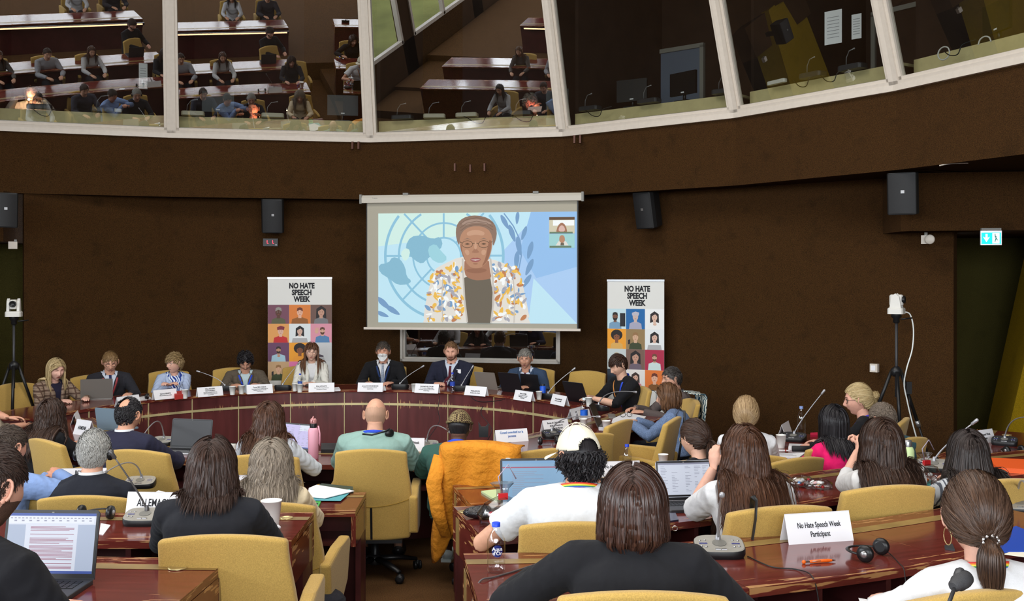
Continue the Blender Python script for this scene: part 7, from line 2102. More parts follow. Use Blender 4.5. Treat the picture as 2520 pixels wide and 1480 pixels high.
# ------------------------------------------------------------- THINGS ON THE DESKS
def pp(px, py, z): return onz(px, py, z)
def pod_rz(px, py):
 p = onz(px, py, ZP); return math.atan2(p.y-PC[1], p.x-PC[0])-PI/2
def pcard(label, lines, px, py, sizes,**k): placard(label, lines, onz(px, py, ZP)+Vector((0, .03, 0)), pod_rz(px, py)*k.pop('f', 1), sizes=sizes, group='printed name cards along the panel desk',**k)
sm = .0095
pcard('blank-looking white name card at the left of the panel behind the bald spot', [], 312, 1000, [])
pcard('white name card in front of the pale blue blazer', ['Hartmut DERNECH', 'Office of the Special Representative'], 403, 983, [.020, .013], w=.28)
pcard('white name card right of the paper cup in front of the blue swirl blouse', ['Wilma DELASSEN', 'VAN TONGERLO', 'Rapporteur on hate speech and hate crime', 'Congress of Local and Regional Authorities', 'Council of Europe'], 514, 976, [.019, .019, .0115, .0115, .0115])
pcard('white name card in front of the brown tweed jacket', ['Fourat BEN CHIKHA', 'General Rapporteur on combating racism and', 'intolerance, Parliamentary Assembly', 'Council of Europe'], 637, 969.5, [.021, .0125, .0125, .0125])
pcard('white name card in front of the cream white blazer', ['Erika LEONAITE', 'Head of the Office, Seimas Ombudsmen', "Ombudsperson of Lithuania"], 790, 965.5, [.022, .013, .013])
pcard('white name card in front of the person with the face mask', ['Jeroen SCHOKKENBROEK', 'Director of Human Dignity and Equality', 'Council of Europe'], 911, 965, [.021, .0125, .0125])
pcard('white name card in front of the clasped hands and dark red tie', ['Erik Adell HELLSTROM', 'Chair of the Steering Committee on Anti-', 'Discrimination, Diversity and Inclusion (CDADI)', 'Council of Europe'], 1051, 968, [.021, .0125, .0125, .0125])
pcard('white name card in front of the silver laptop lid', ['Wolfram BECHTEL', 'Secretary of the CDADI'], 1172, 974.5, [.020, .017], dy=.062)
pcard('white name card in front of the blue suit', ['Menno ETTEMA', 'Head of Hate Speech, Hate Crime and', 'Artificial Intelligence Unit, Inclusion', 'Council of Europe'], 1290, 987, [.020, .012, .012, .012])
pcard('grey-white name card at the right end of the panel desk', ['Charlotte GILMARTIN', 'co-Secretary of the CDADI'], 1378, 998, [.019, .015])
# inner ring and audience cards
placard('white card reading Conseil consultatif sur la jeunesse on the inner ring', ['Conseil consultatif sur la', 'jeunesse'], onz(1252, 1089, ZI)+Vector((0.02, .04, 0)), math.radians(24), sizes=[.027, .027], dy=.095, cols=[mat('ink blue', rgb(50, 110, 180), .7), mat('ink blue2', rgb(60, 100, 170), .7)])
placard('white card reading Bureau du Commissaire on the inner ring', ['Bureau du Commissaire aux', "droits de l'homme du", "Conseil de l'Europe"], onz(1366, 1062, ZI)+Vector((0, .03, 0)), math.radians(38), sizes=[.022, .022, .022])
placard('thin white card standing edge-on beside the water bottle at the panel end', ['COMMISSION', 'EUROPE'], onz(1418, 1030, ZI), math.radians(62), sizes=[.022, .022])
placard('white card reading No Hate Speech Week Participant behind the pale green t-shirt', ['No Hate Speech Week', 'Participant'], onz(1000, 1110, ZI), math.radians(-4), sizes=[.028, .028])
placard('white card reading No Hate Speech Week Participant beside the cream cap', ['No Hate Speech Week', 'Participant'], onz(1524, 1172, ZI), math.radians(10), sizes=[.028, .028])
placard('white card reading ARMENIE on the left of the inner ring', ['ARMENIE'], onz(208, 1070, ZI), math.radians(-38), sizes=[.045], sx=.7, dy=.085, w=.24, h=.13)
placard('narrow white card standing edge-on left of the ARMENIE card', [''], onz(187, 1042, ZI), math.radians(-74), sizes=[.03])
placard('white card reading BOSNIE HERZEGOVINE beside the silver hair', ['BOSNIE-', 'HERZEGOVINE'], onz(204, 1222, ZI), math.radians(4), sizes=[.032, .032], h=.18, dy=.172, sx=.8, lean=.24)
placard('white card reading BELGIQUE between the dark hair and the grey curls', ['BELGIQUE'], onz(584, 1226, ZI), math.radians(-2), sizes=[.046], dy=.118, h=.145)
placard('large white card reading ALLEMAGNE', ['ALLEMAGNE'], onz(384, 1272, Z1)+Vector((0, .02, 0)), math.radians(-3), sizes=[.052], dy=.096, w=.30, h=.118, bold=.012, sx=.66)
placard('glossy white card reading No Hate Speech Week Participant in the right foreground', ['No Hate Speech Week', 'Participant'], onz(2016, 1336, Z2)+Vector((0.0, .035, 0)), math.radians(14), sizes=[.032, .032], dy=.088, h=.118, w=.30, bold=.014, sx=.66)
placard('small white card standing edge-on behind the paper cup on the right', [''], onz(1932, 1070, ZI), math.radians(64), sizes=[.03])
placard('white card reading No Hate Speech Week Participant near the right wall', ['No Hate Speech Week', 'Participant'], onz(2416, 1090, ZI+.03), math.radians(34), sizes=[.026, .026])
placard('white folded card lying behind the blond person in the right ring', [''], onz(1434, 1040, ZI)+Vector((.02, .25, 0)), math.radians(50), sizes=[.03], w=.2, h=.09)

# microphones
def m_at(label, px, py, z, rz, tip,**k):
 """tip = pixel of the capsule and its depth"""
 p = onz(px, py, z); t_ = at(tip[0], tip[1], tip[2] if len(tip)>2 else p.y)
 R = Matrix.Rotation(-rz, 3, 'Z'); hd = R @ (t_-p)
 return mic(label, p, rz, hd,**k)
m_at('desk microphone with long pale neck in front of the brown tweed jacket', 555, 962, ZP, PI, (492, 916), dark=True)
m_at('dark desk microphone in front of the cream white blazer', 697, 960, ZP, PI, (733, 897), dark=True)
m_at('desk microphone right of the face mask', 985, 958, ZP, PI, (1036, 905), dark=True, s=1.05)
m_at('desk microphone right of the dark red tie', 1136, 962, ZP, PI, (1160, 908), dark=True)
m_at('desk microphone leaning towards the empty chair at the panel end', 1352, 982, ZP, math.radians(150), (1408, 912), dark=True)
m_at('desk microphone beside the checked blazer', 128, 975, ZP, math.radians(-130), (76, 948), dark=True)
m_at('desk microphone behind the typing person pointing up right', 1480, 1010, ZP-.02, math.radians(110), (1560, 965, 10.3), dark=True)
m_at('desk microphone with cable beside the Bureau card', 1362, 1078, ZI, math.radians(24), (1468, 1026, 8.8), dark=True)
m_at('grey desk microphone between the navy suit and the open laptop', 399, 1096, ZI, math.radians(-10), (352, 1073, 7.9))
m_at('grey desk microphone left of the green t-shirt with flat cap', 1050, 1106, ZI, math.radians(4), (1104, 1062, 7.9))
m_at('grey desk microphone beside the silver-haired person', 345, 1200, ZI, math.radians(4), (262, 1162, 6.4))
m_at('grey desk microphone before the BELGIQUE card', 590, 1222, ZI, 0, (560, 1172, 6.3))
m_at('grey desk microphone with tall bent neck in front of the ALLEMAGNE card', 357, 1290, Z1, math.radians(2), (283, 1128, 5.1), s=1.0, neck=mat('gooseneck dark grey', rgb(92, 90, 90), .4, metal=.5))
m_at('large grey desk microphone in the right foreground', 1770, 1368, Z2, math.radians(-2), (1776, 1222, 3.75), s=1.0)
m_at('desk microphone with raised neck on the right ring beside the paper cup', 1952, 1086, ZI, math.radians(-30), (2022, 970, 9.0), s=1.1, dark=True)
m_at('desk microphone near the candy bag on the right', 2298, 1160, Z1, math.radians(-24), (2392, 1044, 6.4), s=1.05)
m_at('dark desk microphone on the desk by the right wall', 2472, 1096, ZI+.03, math.radians(-30), (2545, 1030, 7.9), s=1.0, dark=True)
m_at('pale desk microphone cut by the right picture edge', 2508, 1262, Z1+.05, math.radians(-10), (2535, 1212, 4.6), s=1.0)
# foreground microphone on the back desk
mic('black desk microphone in the lower right corner close to the viewer', Vector((.62, 1.52, TIER3+.73)), math.radians(10), head=Matrix.Rotation(-math.radians(10), 3, 'Z') @ (at(2352, 1440, 2.05)-Vector((.62, 1.52, TIER3+.73))), mid=Vector((.03, .20, .16)), neck=mat('gooseneck black', rgb(54, 54, 56), .4), dark=True)
b = MB(); q0, q1 = at(2352, 1440, 2.05), at(2400, 1408, 2.1); d = (q1-q0).normalized(); M = Matrix.Translation(q0) @ d.to_track_quat('Z', 'Y').to_matrix().to_4x4()
for o_ in bpy.data.objects:
 if o_.get('label', '').startswith('black desk microphone in the lower right'):
  b.lathe([(.008,-.012), (.012,-.006), (.013, .004), (.0165, .010), (.0175, .030), (.0155, .042), (.009, .050), (.001, .052)], 20, 0, Matrix.Translation(-Vector(o_.location)) @ M)
  b2 = MB(); b2.v = [tuple(Matrix.Rotation(-math.radians(10), 3, 'Z') @ Vector(v)) for v in b.v]; b2.f, b2.mi, b2.sm = b.f, b.mi, b.sm
  b2.build('mic_grille', mat('mic grille', rgb(70, 70, 72), .4, metal=.4, bump=(700, .8, .002)), o_)

# laptops
laptop('large laptop with a text document in the bottom left corner', onz(116, 1436, Z2)+Vector((.0, .0, 0)), math.radians(-2), .345, .24, 102, mat('laptop graphite', rgb(44, 46, 52), .45), None, 'doc', hs=.245)
laptop('open silver laptop seen from behind in front of the charcoal suit', onz(238, 984, ZP) , math.radians(200), .33, .23, 105, mat('laptop lid grey', rgb(122, 118, 112), .4, metal=.3))
laptop('open dark grey laptop in front of the navy suit', onz(474, 1108, ZI)+Vector((-.02, .0, 0)), math.radians(-13), .36, .24, 100, mat('laptop lid dark grey', rgb(78, 78, 80), .4, metal=.3), SILVER, 'dark')
laptop('laptop with lilac screen beside the pink bottle', onz(718, 1118, ZI)+Vector((0, .1, 0)), math.radians(-28), .31, .22, 108, mat('laptop black', rgb(28, 28, 32), .4), None, 'lilac')
laptop('large laptop with pale blue screen in front of the cream cap', onz(1322, 1262, Z1)+Vector((0, .02, 0)), math.radians(4), .37, .25, 104, mat('laptop black', rgb(28, 28, 32), .4), None, 'blue', hs=.255)
laptop('silver laptop with a mail list on screen beside the long-haired white t-shirt', onz(1688, 1240, Z1)+Vector((.0, .0, 0)), math.radians(8), .305, .215, 104, mat('laptop silver', rgb(186, 186, 192), .35, metal=.5), DARKG, 'mail')
laptop('silver laptop half seen behind the white name card on the panel desk', onz(1200, 958, ZP)+Vector((0, .0, 0)), PI+pod_rz(1200, 970), .30, .21, 110, mat('laptop lid warm grey', rgb(150, 142, 132), .4, metal=.3))
laptop('black laptop lid at the right of the panel desk', onz(1248, 966, ZP)+Vector((.06,-.02, 0)), PI+pod_rz(1240, 975)-.1, .34, .235, 108, mat('laptop black', rgb(28, 28, 32), .4))
laptop('small black laptop in front of the blue suit', onz(1306, 962, ZP), PI+pod_rz(1300, 980)+.1, .27, .19, 100, mat('laptop black', rgb(28, 28, 32), .4))
laptop('black laptop used by the person in the black top', onz(1412, 992, ZP)+Vector((.05, .05, 0)), math.radians(128), .33, .23, 112, mat('laptop black', rgb(28, 28, 32), .4))
laptop('open laptop edge-on at the right arm of the inner ring', onz(1462, 1052, ZI)+Vector((.06, .05, 0)), math.radians(78), .31, .22, 112, mat('laptop brown black', rgb(60, 46, 40), .4), SILVER)
laptop('pale blue laptop lid behind the ARMENIE card', onz(262, 1064, ZI)+Vector((0, .1, 0)), math.radians(158), .3, .2, 100, mat('laptop pale blue', rgb(120, 140, 154), .4))

# cups, bottles
cup('white paper cup in front of the pale blue blazer', onz(455, 981, ZP)); cup('left one of two white cups by the tweed jacket', onz(572, 972, ZP), 1, 'pair of white cups by the tweed jacket'); cup('right one of two white cups by the tweed jacket', onz(594, 970, ZP), 1, 'pair of white cups by the tweed jacket')
cup('white paper cup in front of the cream blazer beside the small water bottle', onz(738, 966, ZP)); cup('white glass-like cup left of the bottle by the cream blazer', onz(724, 964, ZP)+Vector((0, .04, 0)), .95)
cup('white paper cup left of the clasped hands', onz(1019, 966, ZP)+Vector((0, .03, 0))); cup('white paper cup on the panel end beside the typing person', onz(1449, 1001, ZP)); cup('white cup beside the blue flask', onz(1327, 985, ZP)+Vector((0, .05, 0)), .95)
cup('white paper cup beside the silver laptop on the right arm', onz(1492, 1063, ZI), 1.05); cup('small white cup behind the cream cap', onz(1436, 1054, ZI), .9)
cup('white paper cup in front of the low ponytail', onz(1632, 1150, ZI), 1.0); cup('white paper cup on the right ring before the microphone', onz(1922, 1102, ZI), 1.1)
cup('tall white paper cup on the left desk end', onz(668, 1296, Z1), 1.32, None)
p = onz(672, 1306, Z1); b = MB(); random.seed(3)
b.ball((0, 0, .012), (.035, .028, .012), 10); o = b.build('crumpled_napkin', PAPER, None, Matrix.Translation(p)); tag(o, 'crumpled white napkin under the tall paper cup', 'napkin')
for v in o.data.vertices: v.co *= random.uniform(.8, 1.25)
BLUEC = rgb(36, 66, 190)
bottle('small water bottle with blue cap in front of the cream blazer', onz(732, 964, ZP)+Vector((.01, .10, 0)), BLUEC, rgb(60, 90, 170), .20, .028)
bottle('water bottle with blue label beside the dark red tie', onz(1113, 968, ZP)+Vector((0, .04, 0)), BLUEC, rgb(40, 70, 170), .235, .031)
bottle('water bottle with blue label at the end of the panel desk', onz(1440, 1050, ZI)+Vector((-.0, .15, 0)), rgb(200, 210, 214), rgb(30, 100, 210), .25, .036)
bottle('tall clear water bottle on the right ring beside the microphone', onz(1972, 1080, ZI), rgb(120, 140, 190), None, .28, .036)
bottle('clear water bottle with blue cap beside the participant card', onz(1546, 1172, ZI)+Vector((.0, .08, 0)), BLUEC, None, .21, .034)
# foreground bottle with round blue label
B = bottle('clear water bottle with blue cap and round blue label in the right foreground', onz(1221, 1408, Z2), rgb(24, 70, 220), None, .185, .034)
LB = mat('label deep blue', rgb(24, 38, 110), .4)
def on_cyl(r, a, z): return (r*math.sin(a),-r*math.cos(a), z)
b = MB(); R_ = .0346; vs = [on_cyl(R_, .15, .085)]; n = 28
for k in range(n):
 a = 2*PI*k/n; vs.append(on_cyl(R_, .15+math.cos(a)*.62, .085+math.sin(a)*.0225))
b.add(vs, [(0, 1+k, 1+(k+1)%n) for k in range(n)], 0, True); b.build('round_label', LB, B, fix=False)
for tx, z, s in (('Aqua', .093, .019), ("d'Or", .077, .019)):
 o = text_mesh('lettering', tx, s, PAPER, B, Matrix.Identity(4), .015)
 for v in o.data.vertices:
  a = .15+v.co.x/R_; v.co = Vector(on_cyl(R_+.0006+v.co.z*.5, a, z+v.co.y))
# coloured flasks
def flask(label, p, h_, r, m, capm, strap=False):
 t = thing('flask', label, 'flask', p); b = MB(); b.lathe([(r*.92, 0), (r, .006), (r, h_*.80), (r*.8, h_*.86), (r*.62, h_*.88)], 28); b.build('flask_body', m, t)
 b = MB(); b.lathe([(r*.66, h_*.87), (r*.68, h_*.97), (r*.6, h_), (.001, h_)], 24); b.build('flask_cap', capm, t); return t
PK = mat('flask pink', rgb(232, 168, 186), .45); t = flask('tall pink steel flask with black collar on the inner ring', onz(771, 1130, ZI), .275, .040, PK, BLACKP)
b = MB(); b.lathe([(.024, .272), (.026, .300), (.018, .312), (.001, .312)], 16); b.tube([(0,-.028, .285), (0,-.035, .31), (0, .0, .325), (0, .03, .305)], .006, 8); b.build('drinking_spout', mat('spout rose', rgb(214, 150, 150), .3, metal=.3), t)
b = MB(); b.tube([(.038, 0, .255), (.05,-.01, .20), (.048,-.01, .12), (.058,-.01, .10), (.052,-.012, .20), (.040, 0, .25)], .0055, 8); b.build('carry_strap', PK, t)
flask('white flask with turquoise lid beside the orange jacket', onz(1253, 1202, ZI), .235, .032, mat('flask white', rgb(232, 232, 228), .5), mat('lid turquoise', rgb(130, 190, 204), .5))
flask('pale green flask with steel lid beside the long dark hair on the right', onz(2232, 1212, Z1), .29, .039, mat('flask pale green', rgb(206, 228, 166), .45), SILVER)
flask('blue drinking flask in front of the blue suit', onz(1336, 980, ZP), .155, .034, mat('flask blue', rgb(24, 84, 200), .4), BLACKP)

# headphones on desks
headphones('black headphones lying before the big participant card on the right', onz(2140, 1374, Z2), math.radians(48), flip=1)
headphones('black headphones lying left of the ALLEMAGNE card', onz(240, 1276, Z1), math.radians(-6)); headphones('black headphones between the flat cap and the green t-shirt', onz(1040, 1134, ZI), math.radians(4))
headphones('black headphones on the blue reflection beside the Conseil card', onz(1348, 1094, ZI), math.radians(20)); headphones('black headphones by the hair of the left dark-haired person', onz(92, 1056, ZI), math.radians(-20))
headphones('black headphones beside the right wall microphone', onz(2492, 1118, ZI+.03), math.radians(20)); headphones('black headphones beside the checked blazer laptop', onz(348, 983, ZP), math.radians(-10)); headphones('black headphones with cable behind the blond person in profile', onz(1908, 1086, ZI), math.radians(40))
headphones('black headphones near the green flask and candy bag', onz(2336, 1152, Z1), math.radians(-20)); headphones('black headphones cut by the right picture edge', onz(2514, 1300, Z1), math.radians(30))
# white clip headphones on the person in pale green
b = MB(); M = Matrix.Translation((.115,-.02, P15['NB'].z+.02)) @ Matrix.Rotation(PI/2, 4, 'X') @ Matrix.Rotation(.5, 4, 'Y')
b.lathe([(.018,-.012), (.032,-.010), (.034, .004), (.026, .012), (.001, .013)], 20, 0, M); b.tube([(.115,-.02, P15['NB'].z+.05), (.09,-.06, P15['NB'].z+.04), (.0,-.095, P15['NB'].z+.02), (-.07,-.06, P15['NB'].z+.02)], .007, 8); b.build('neck_headphones', HSM, P15['t'])

# papers, books, phones
W_ = PAPER; GRN = mat('green cover', rgb(70, 170, 80), .5); TEAL = mat('teal paper', rgb(90, 170, 180), .6); BLU = mat('blue folder', rgb(28, 70, 170), .5); ORF = mat('orange folder', rgb(240, 96, 36), .5)
sheet('folder', 'dark green folder under the papers on the left desk end', 'folder', [(768, 1206), (792, 1193), (868, 1201), (870, 1214)], ZI, mat('folder dark', rgb(56, 70, 60), .6), .008)
sheet('paper_sheet', 'teal sheet under the white pages on the left desk end', 'paper', [(752, 1222), (862, 1205), (862, 1213), (838, 1234), (752, 1233)], ZI+.008, TEAL, .002)
sheet('paper_sheet', 'white printed pages on top of the pile at the left desk end', 'paper', [(760, 1203), (779, 1195), (872, 1210), (800, 1228), (756, 1224)], ZI+.014, W_, .004)
t = sheet('phone', 'smartphone in a bright green case on the left desk end', 'phone', [(758, 1238), (790, 1238), (782, 1254), (752, 1254)], ZI, GRN, .009)
b = MB(); b.box((0, 0, .0098), (.05, .075, .001)); b.build('phone_screen', mat('phone glass', rgb(50, 60, 68), .15), t)
sheet('paper_sheet', 'white leaflet under the ALLEMAGNE card', 'paper', [(362, 1225), (390, 1208), (436, 1220), (430, 1232)], ZI, W_, lines=4)
sheet('paper_sheet', 'white page behind the laptop on the left', 'paper', [(26, 1263), (82, 1262), (84, 1270), (28, 1272)], Z1, W_, .003)
sheet('paper_sheet', 'white page with blue edge beside the laptop screen', 'paper', [(248, 1290), (272, 1294), (254, 1318), (244, 1316)], Z1, W_, .003)
sheet('book', 'paperback with pale green picture cover on the right desk', 'book', [(1184, 1214), (1240, 1208), (1246, 1230), (1222, 1238)], ZI, mat('book cover green', rgb(196, 220, 170), .5), .014)
sheet('notebook', 'spiral notebook under the arm beside the white t-shirt', 'notebook', [(1316, 1296), (1338, 1292), (1338, 1316), (1322, 1316)], Z1, W_, .006, lines=5)
sheet('phone', 'dark smartphone lying beside the glossy bob', 'phone', [(1634, 1268), (1662, 1266), (1670, 1284), (1640, 1288)], Z1, mat('phone violet black', rgb(44, 38, 56), .15), .009)
sheet('phone', 'grey smartphone beside the hoop earring', 'phone', [(2324, 1348), (2344, 1344), (2350, 1358), (2326, 1354)], Z2, DARKG, .009)
sheet('notebook', 'spiral notebook on the right ring beside the white shirt', 'notebook', [(1906, 1120), (1982, 1118), (1966, 1130), (1902, 1126)], ZI, W_, .012, lines=6)
sheet('paper_sheet', 'loose white pages hanging over the right ring edge', 'paper', [(1898, 1130), (1950, 1130), (1926, 1143), (1896, 1148)], ZI, W_, .003)
sheet('paper_pad', 'printed white pad behind the notebook on the right ring', 'paper', [(1942, 1098), (2002, 1100), (1998, 1112), (1940, 1108)], ZI, W_, .02, lines=5)
b = MB(); q0, q1 = onz(1950, 1114, ZI)+Vector((0, 0, .03)), onz(1994, 1114, ZI)+Vector((0, 0, .03)); b.tube([q0-q0, q1-q0], .024, 12); tag(b.build('pencil_case', mat('pencil case black', rgb(40, 40, 42), .8), None, Matrix.Translation(q0)), 'black rolled pencil case on the right ring', 'pencil case')
sheet('paper_sheet', 'white book pages under the glasses on the right arm', 'book', [(1508, 1036), (1540, 1020), (1590, 1030), (1570, 1052), (1504, 1048)], ZI, W_, .018, lines=4)
sheet('paper_sheet', 'small grey calculator-like box beside the glasses on the right arm', 'box', [(1496, 1022), (1512, 1022), (1516, 1030), (1498, 1030)], ZI, GREYP, .014)
t = thing('spectacles', 'folded dark reading glasses lying on the white book', 'glasses', onz(1541, 1032, ZI)+Vector((0, 0, .02)), .2)
b = MB()
for s_ in (-1, 1): b.tube([(s_*.034+math.cos(a)*.026,-.002, .024+math.sin(a)*.022) for a in [2*PI*q/18 for q in range(19)]], .0026, 6)
b.tube([(-.008,-.002, .03), (.008,-.002, .03)], .002, 6); b.tube([(.06,-.002, .03), (.07, .09, .012)], .0022, 6); b.tube([(-.06,-.002, .03), (-.02, .09, .01)], .0022, 6); b.build('frame', SPEC, t)
sheet('folder', 'flat orange folder near the right wall', 'folder', [(2426, 1138), (2545, 1143), (2560, 1170), (2455, 1163)], Z1, ORF, .03)
sheet('leaflet', 'turquoise leaflet under the candy bag on the right', 'paper', [(2258, 1186), (2292, 1184), (2290, 1196), (2256, 1196)], Z1, mat('leaflet turquoise', rgb(90, 190, 184), .6), .003)
sheet('folder', 'blue folder at the right picture edge', 'folder', [(2452, 1320), (2500, 1298), (2580, 1330), (2520, 1362), (2460, 1362)], Z2+.0, BLU, .006)
sheet('paper_sheet', 'cream pages under the blue folder at the right edge', 'paper', [(2472, 1366), (2530, 1345), (2590, 1352), (2560, 1378)], Z2, mat('cream paper', rgb(232, 226, 206), .7), .004)
sheet('paper_sheet', 'pink-red wallet on the right ring beyond the microphone', 'wallet', [(1994, 1071), (2012, 1070), (2012, 1076), (1994, 1077)], ZI, mat('wallet pink', rgb(210, 40, 80), .5), .02)
sheet('paper_sheet', 'white pages before the face mask', 'paper', [(900, 955), (948, 953), (950, 962), (898, 962)], ZP, W_, .01)
sheet('pouch', 'red pouch behind the paper cup on the panel desk', 'pouch', [(428, 975), (450, 972), (450, 982), (430, 985)], ZP, mat('pouch red', rgb(200, 60, 56), .6), .05)
sheet('notebook', 'open white booklet beside the charcoal suit', 'notebook', [(336, 980), (366, 976), (372, 982), (344, 988)], ZP, W_, .008)
sheet('paper_pad', 'pile of papers at the right of the cream blazer card', 'paper', [(822, 958), (834, 957), (838, 963), (822, 964)], ZP, W_, .02)
sheet('dark_tray', 'black leather tray beside the pink flask', 'tray', [(790, 1100), (836, 1100), (836, 1116), (790, 1116)], ZI, BLACKP, .03)
# orange pen
t = thing('ballpoint_pen', 'orange ballpoint pen lying before the participant card', 'pen', onz(2018, 1386, Z2)+Vector((0, 0, .007)), math.radians(12))
b = MB(); M = Matrix.Rotation(PI/2, 4, 'Y'); ORP = mat('pen orange', rgb(240, 104, 24), .35)
b.lathe([(.003,-.045), (.0062,-.04), (.0066, .035), (.004, .05)], 14, 0, M); b.ball((-.068, 0, 0), .008, 12); b.build('barrel', ORP, t); b = MB(); b.lathe([(.0034,-.064), (.0034,-.044)], 10, 0, M); b.lathe([(.004, .05), (.001, .066)], 10, 0, M); b.build('metal_tip', CHROME, t); MB().tube([(-.035,-.006, .002), (-.02,-.009, .003), (-.0,-.007, .002)], .0015, 6).build('clip', SILVER, t)
t = thing('ballpoint_pen', 'white and red pen on the spiral notebook', 'pen', onz(1926, 1118, ZI)+Vector((0, .03, .022)), math.radians(-4)); b = MB(); b.lathe([(.003,-.06), (.006,-.05), (.006, .05), (.002, .065)], 12, 0, M); b.build('barrel', W_, t); b = MB(); b.lathe([(.0064, .026), (.0064, .034)], 12, 0, M); b.lathe([(.0064,-.05), (.0064,-.03)], 12, 0, M); b.build('red_ring', mat('pen red', rgb(200, 30, 40), .4), t)
t = thing('ballpoint_pen', 'blue pen upright beside the tall paper cup', 'pen', at(628, 1238, 5.0), 0); b = MB(); b.tube([(0, 0, 0), (-.02, 0,-.07), (-.03, .0,-.10)], .0045, 8); b.build('barrel', mat('pen blue', rgb(30, 50, 200), .4), t); t.location.z = Z1+.105; t.location.y = 5.05
# power strip and keys
def strip_(name, label, p, rz, n=4, L=.26, m=None):
 t = thing(name, label, 'power strip', p, rz, 'white power strips'); b = MB(); b.rbox((0, 0, .022), (L, .055, .042), .018); b.build('housing', m or CAMW, t)
 b = MB()
 for k in range(n): b.lathe([(.019, 0), (.017, .001), (.001, .001)], 14, 0, Matrix.Translation((-L*.36+L*.72*k/max(1, n-1),-.0, .0435)))
 b.build('socket_well', GREYP, t); return t
strip_('power_strip', 'white power socket block on the inner ring left of the white sweater', onz(562, 1106, ZI), math.radians(8), 2, .13)
for k, (px, py, zz, lb) in enumerate(((1660, 1294, Z1, 'small steel ring hanging on the desk edge beside the dark phone'),)):
 p = onz(px, py, zz); b = MB(); b.tube([(math.cos(a)*.012, 0, math.sin(a)*.012) for a in [2*PI*q/16 for q in range(17)]], .002, 6); tag(b.build('key_ring', CHROME, None, Matrix.Translation((p.x, p.y-.01, zz-.012))), lb, 'ring')

# candy bags: transparent bags with coloured wrapped sweets
BAG = mat_glass_pane('bag film', (.86, .87, .88), 1.35, .16, .20)
def candy(label, px, py, z, s=1.0, hgt=.10, tall=False):
 p = onz(px, py, z); t = thing('sweets_bag', label, 'bag', p, random.uniform(-.4, .4), 'clear bags of wrapped sweets'); rr = random.Random(int(px))
 b = MB(); prof = [(.02, .002), (.075, .008), (.08, .04), (.06, .075), (.018, .095), (.022, .12), (.04, .14)] if tall else [(.03, .002), (.085, .010), (.085, .035), (.05, .06), (.01, .07)]
 b.lathe([(r*s, q*s) for r, q in prof], 22, 0, Matrix.Diagonal((1.0, .7, 1, 1)), True, True)
 b.v = [(x*(1+.10*math.sin(9*y*20+z_*60)), y*(1+.12*math.sin(x*130)), z_) for x, y, z_ in b.v]; b.build('bag_film', BAG, t)
 cols = [rgb(210, 40, 44), rgb(60, 140, 210), rgb(236, 236, 236), rgb(236, 120, 60), rgb(230, 190, 140), rgb(210, 40, 60)]
 for k in range(9 if not tall else 8):
  a = rr.uniform(0, 6.28); r_ = rr.uniform(0, .052)*s; bb_ = MB(); bb_.ball((0, 0, 0), (.016*s, .011*s, .009*s), 10); bb_.build('sweet', mat('sweet %d'%(k%6), cols[k%6], .35), t, Matrix.Translation((math.cos(a)*r_, math.sin(a)*r_*.6, (.014+.012*(k%3))*s)) @ Euler((rr.uniform(-.5, .5), rr.uniform(-.5, .5), rr.uniform(0, 3))).to_matrix().to_4x4())
 if tall: MB().tube([(.0, 0, .10*s), (-.02, 0, .16*s), (.03, 0, .20*s), (.07, 0, .15*s)], .003, 6).build('bag_ribbon', mat('ribbon clear', rgb(170, 160, 180), .3), t); MB().box((0,-.012, .096*s), (.045, .02, .03)).build('bag_tie', mat('tie red', rgb(214, 36, 44), .5), t)
candy('clear bag of wrapped sweets with red tie beside the black pouch', 1236, 1292, Z1, 1.45, tall=True)
candy('clear bag of sweets before the mustard chair on the right', 1972, 1198, Z1, .95); candy('clear bag with a blue-wrapped sweet right of the other bag', 2014, 1204, Z1, .9); candy('clear bag of sweets between the green flask and the microphone', 2276, 1190, Z1, 1.25, tall=True)
# black pouch
p = onz(1186, 1276, Z1); b = MB(); b.ball((0, 0, .03), (.095, .05, .032), 18); o = b.build('black_pouch', mat('pouch black shiny', rgb(34, 32, 34), .3, bump=(25, .9, .02)), None, Matrix.Translation(p) @ Matrix.Rotation(.1, 4, 'Z')); tag(o, 'crumpled glossy black pouch at the end of the right desk', 'pouch')
# water flask covers etc.
p = onz(2200, 1150, Z1)
# cat-ear like black clip beside flat cap
t = thing('camera_strap_pouch', 'small black pointed pouch behind the green t-shirt', 'pouch', onz(1190, 1076, ZI)+Vector((0, 0, 0))); b = MB(); b.prism([(-.04, 0), (.04, 0), (.045, .12), (.015, .09), (-.02, .09), (-.045, .13)],-.02, .02, 0, None, 'y'); b.build('case', BLACKP, t)

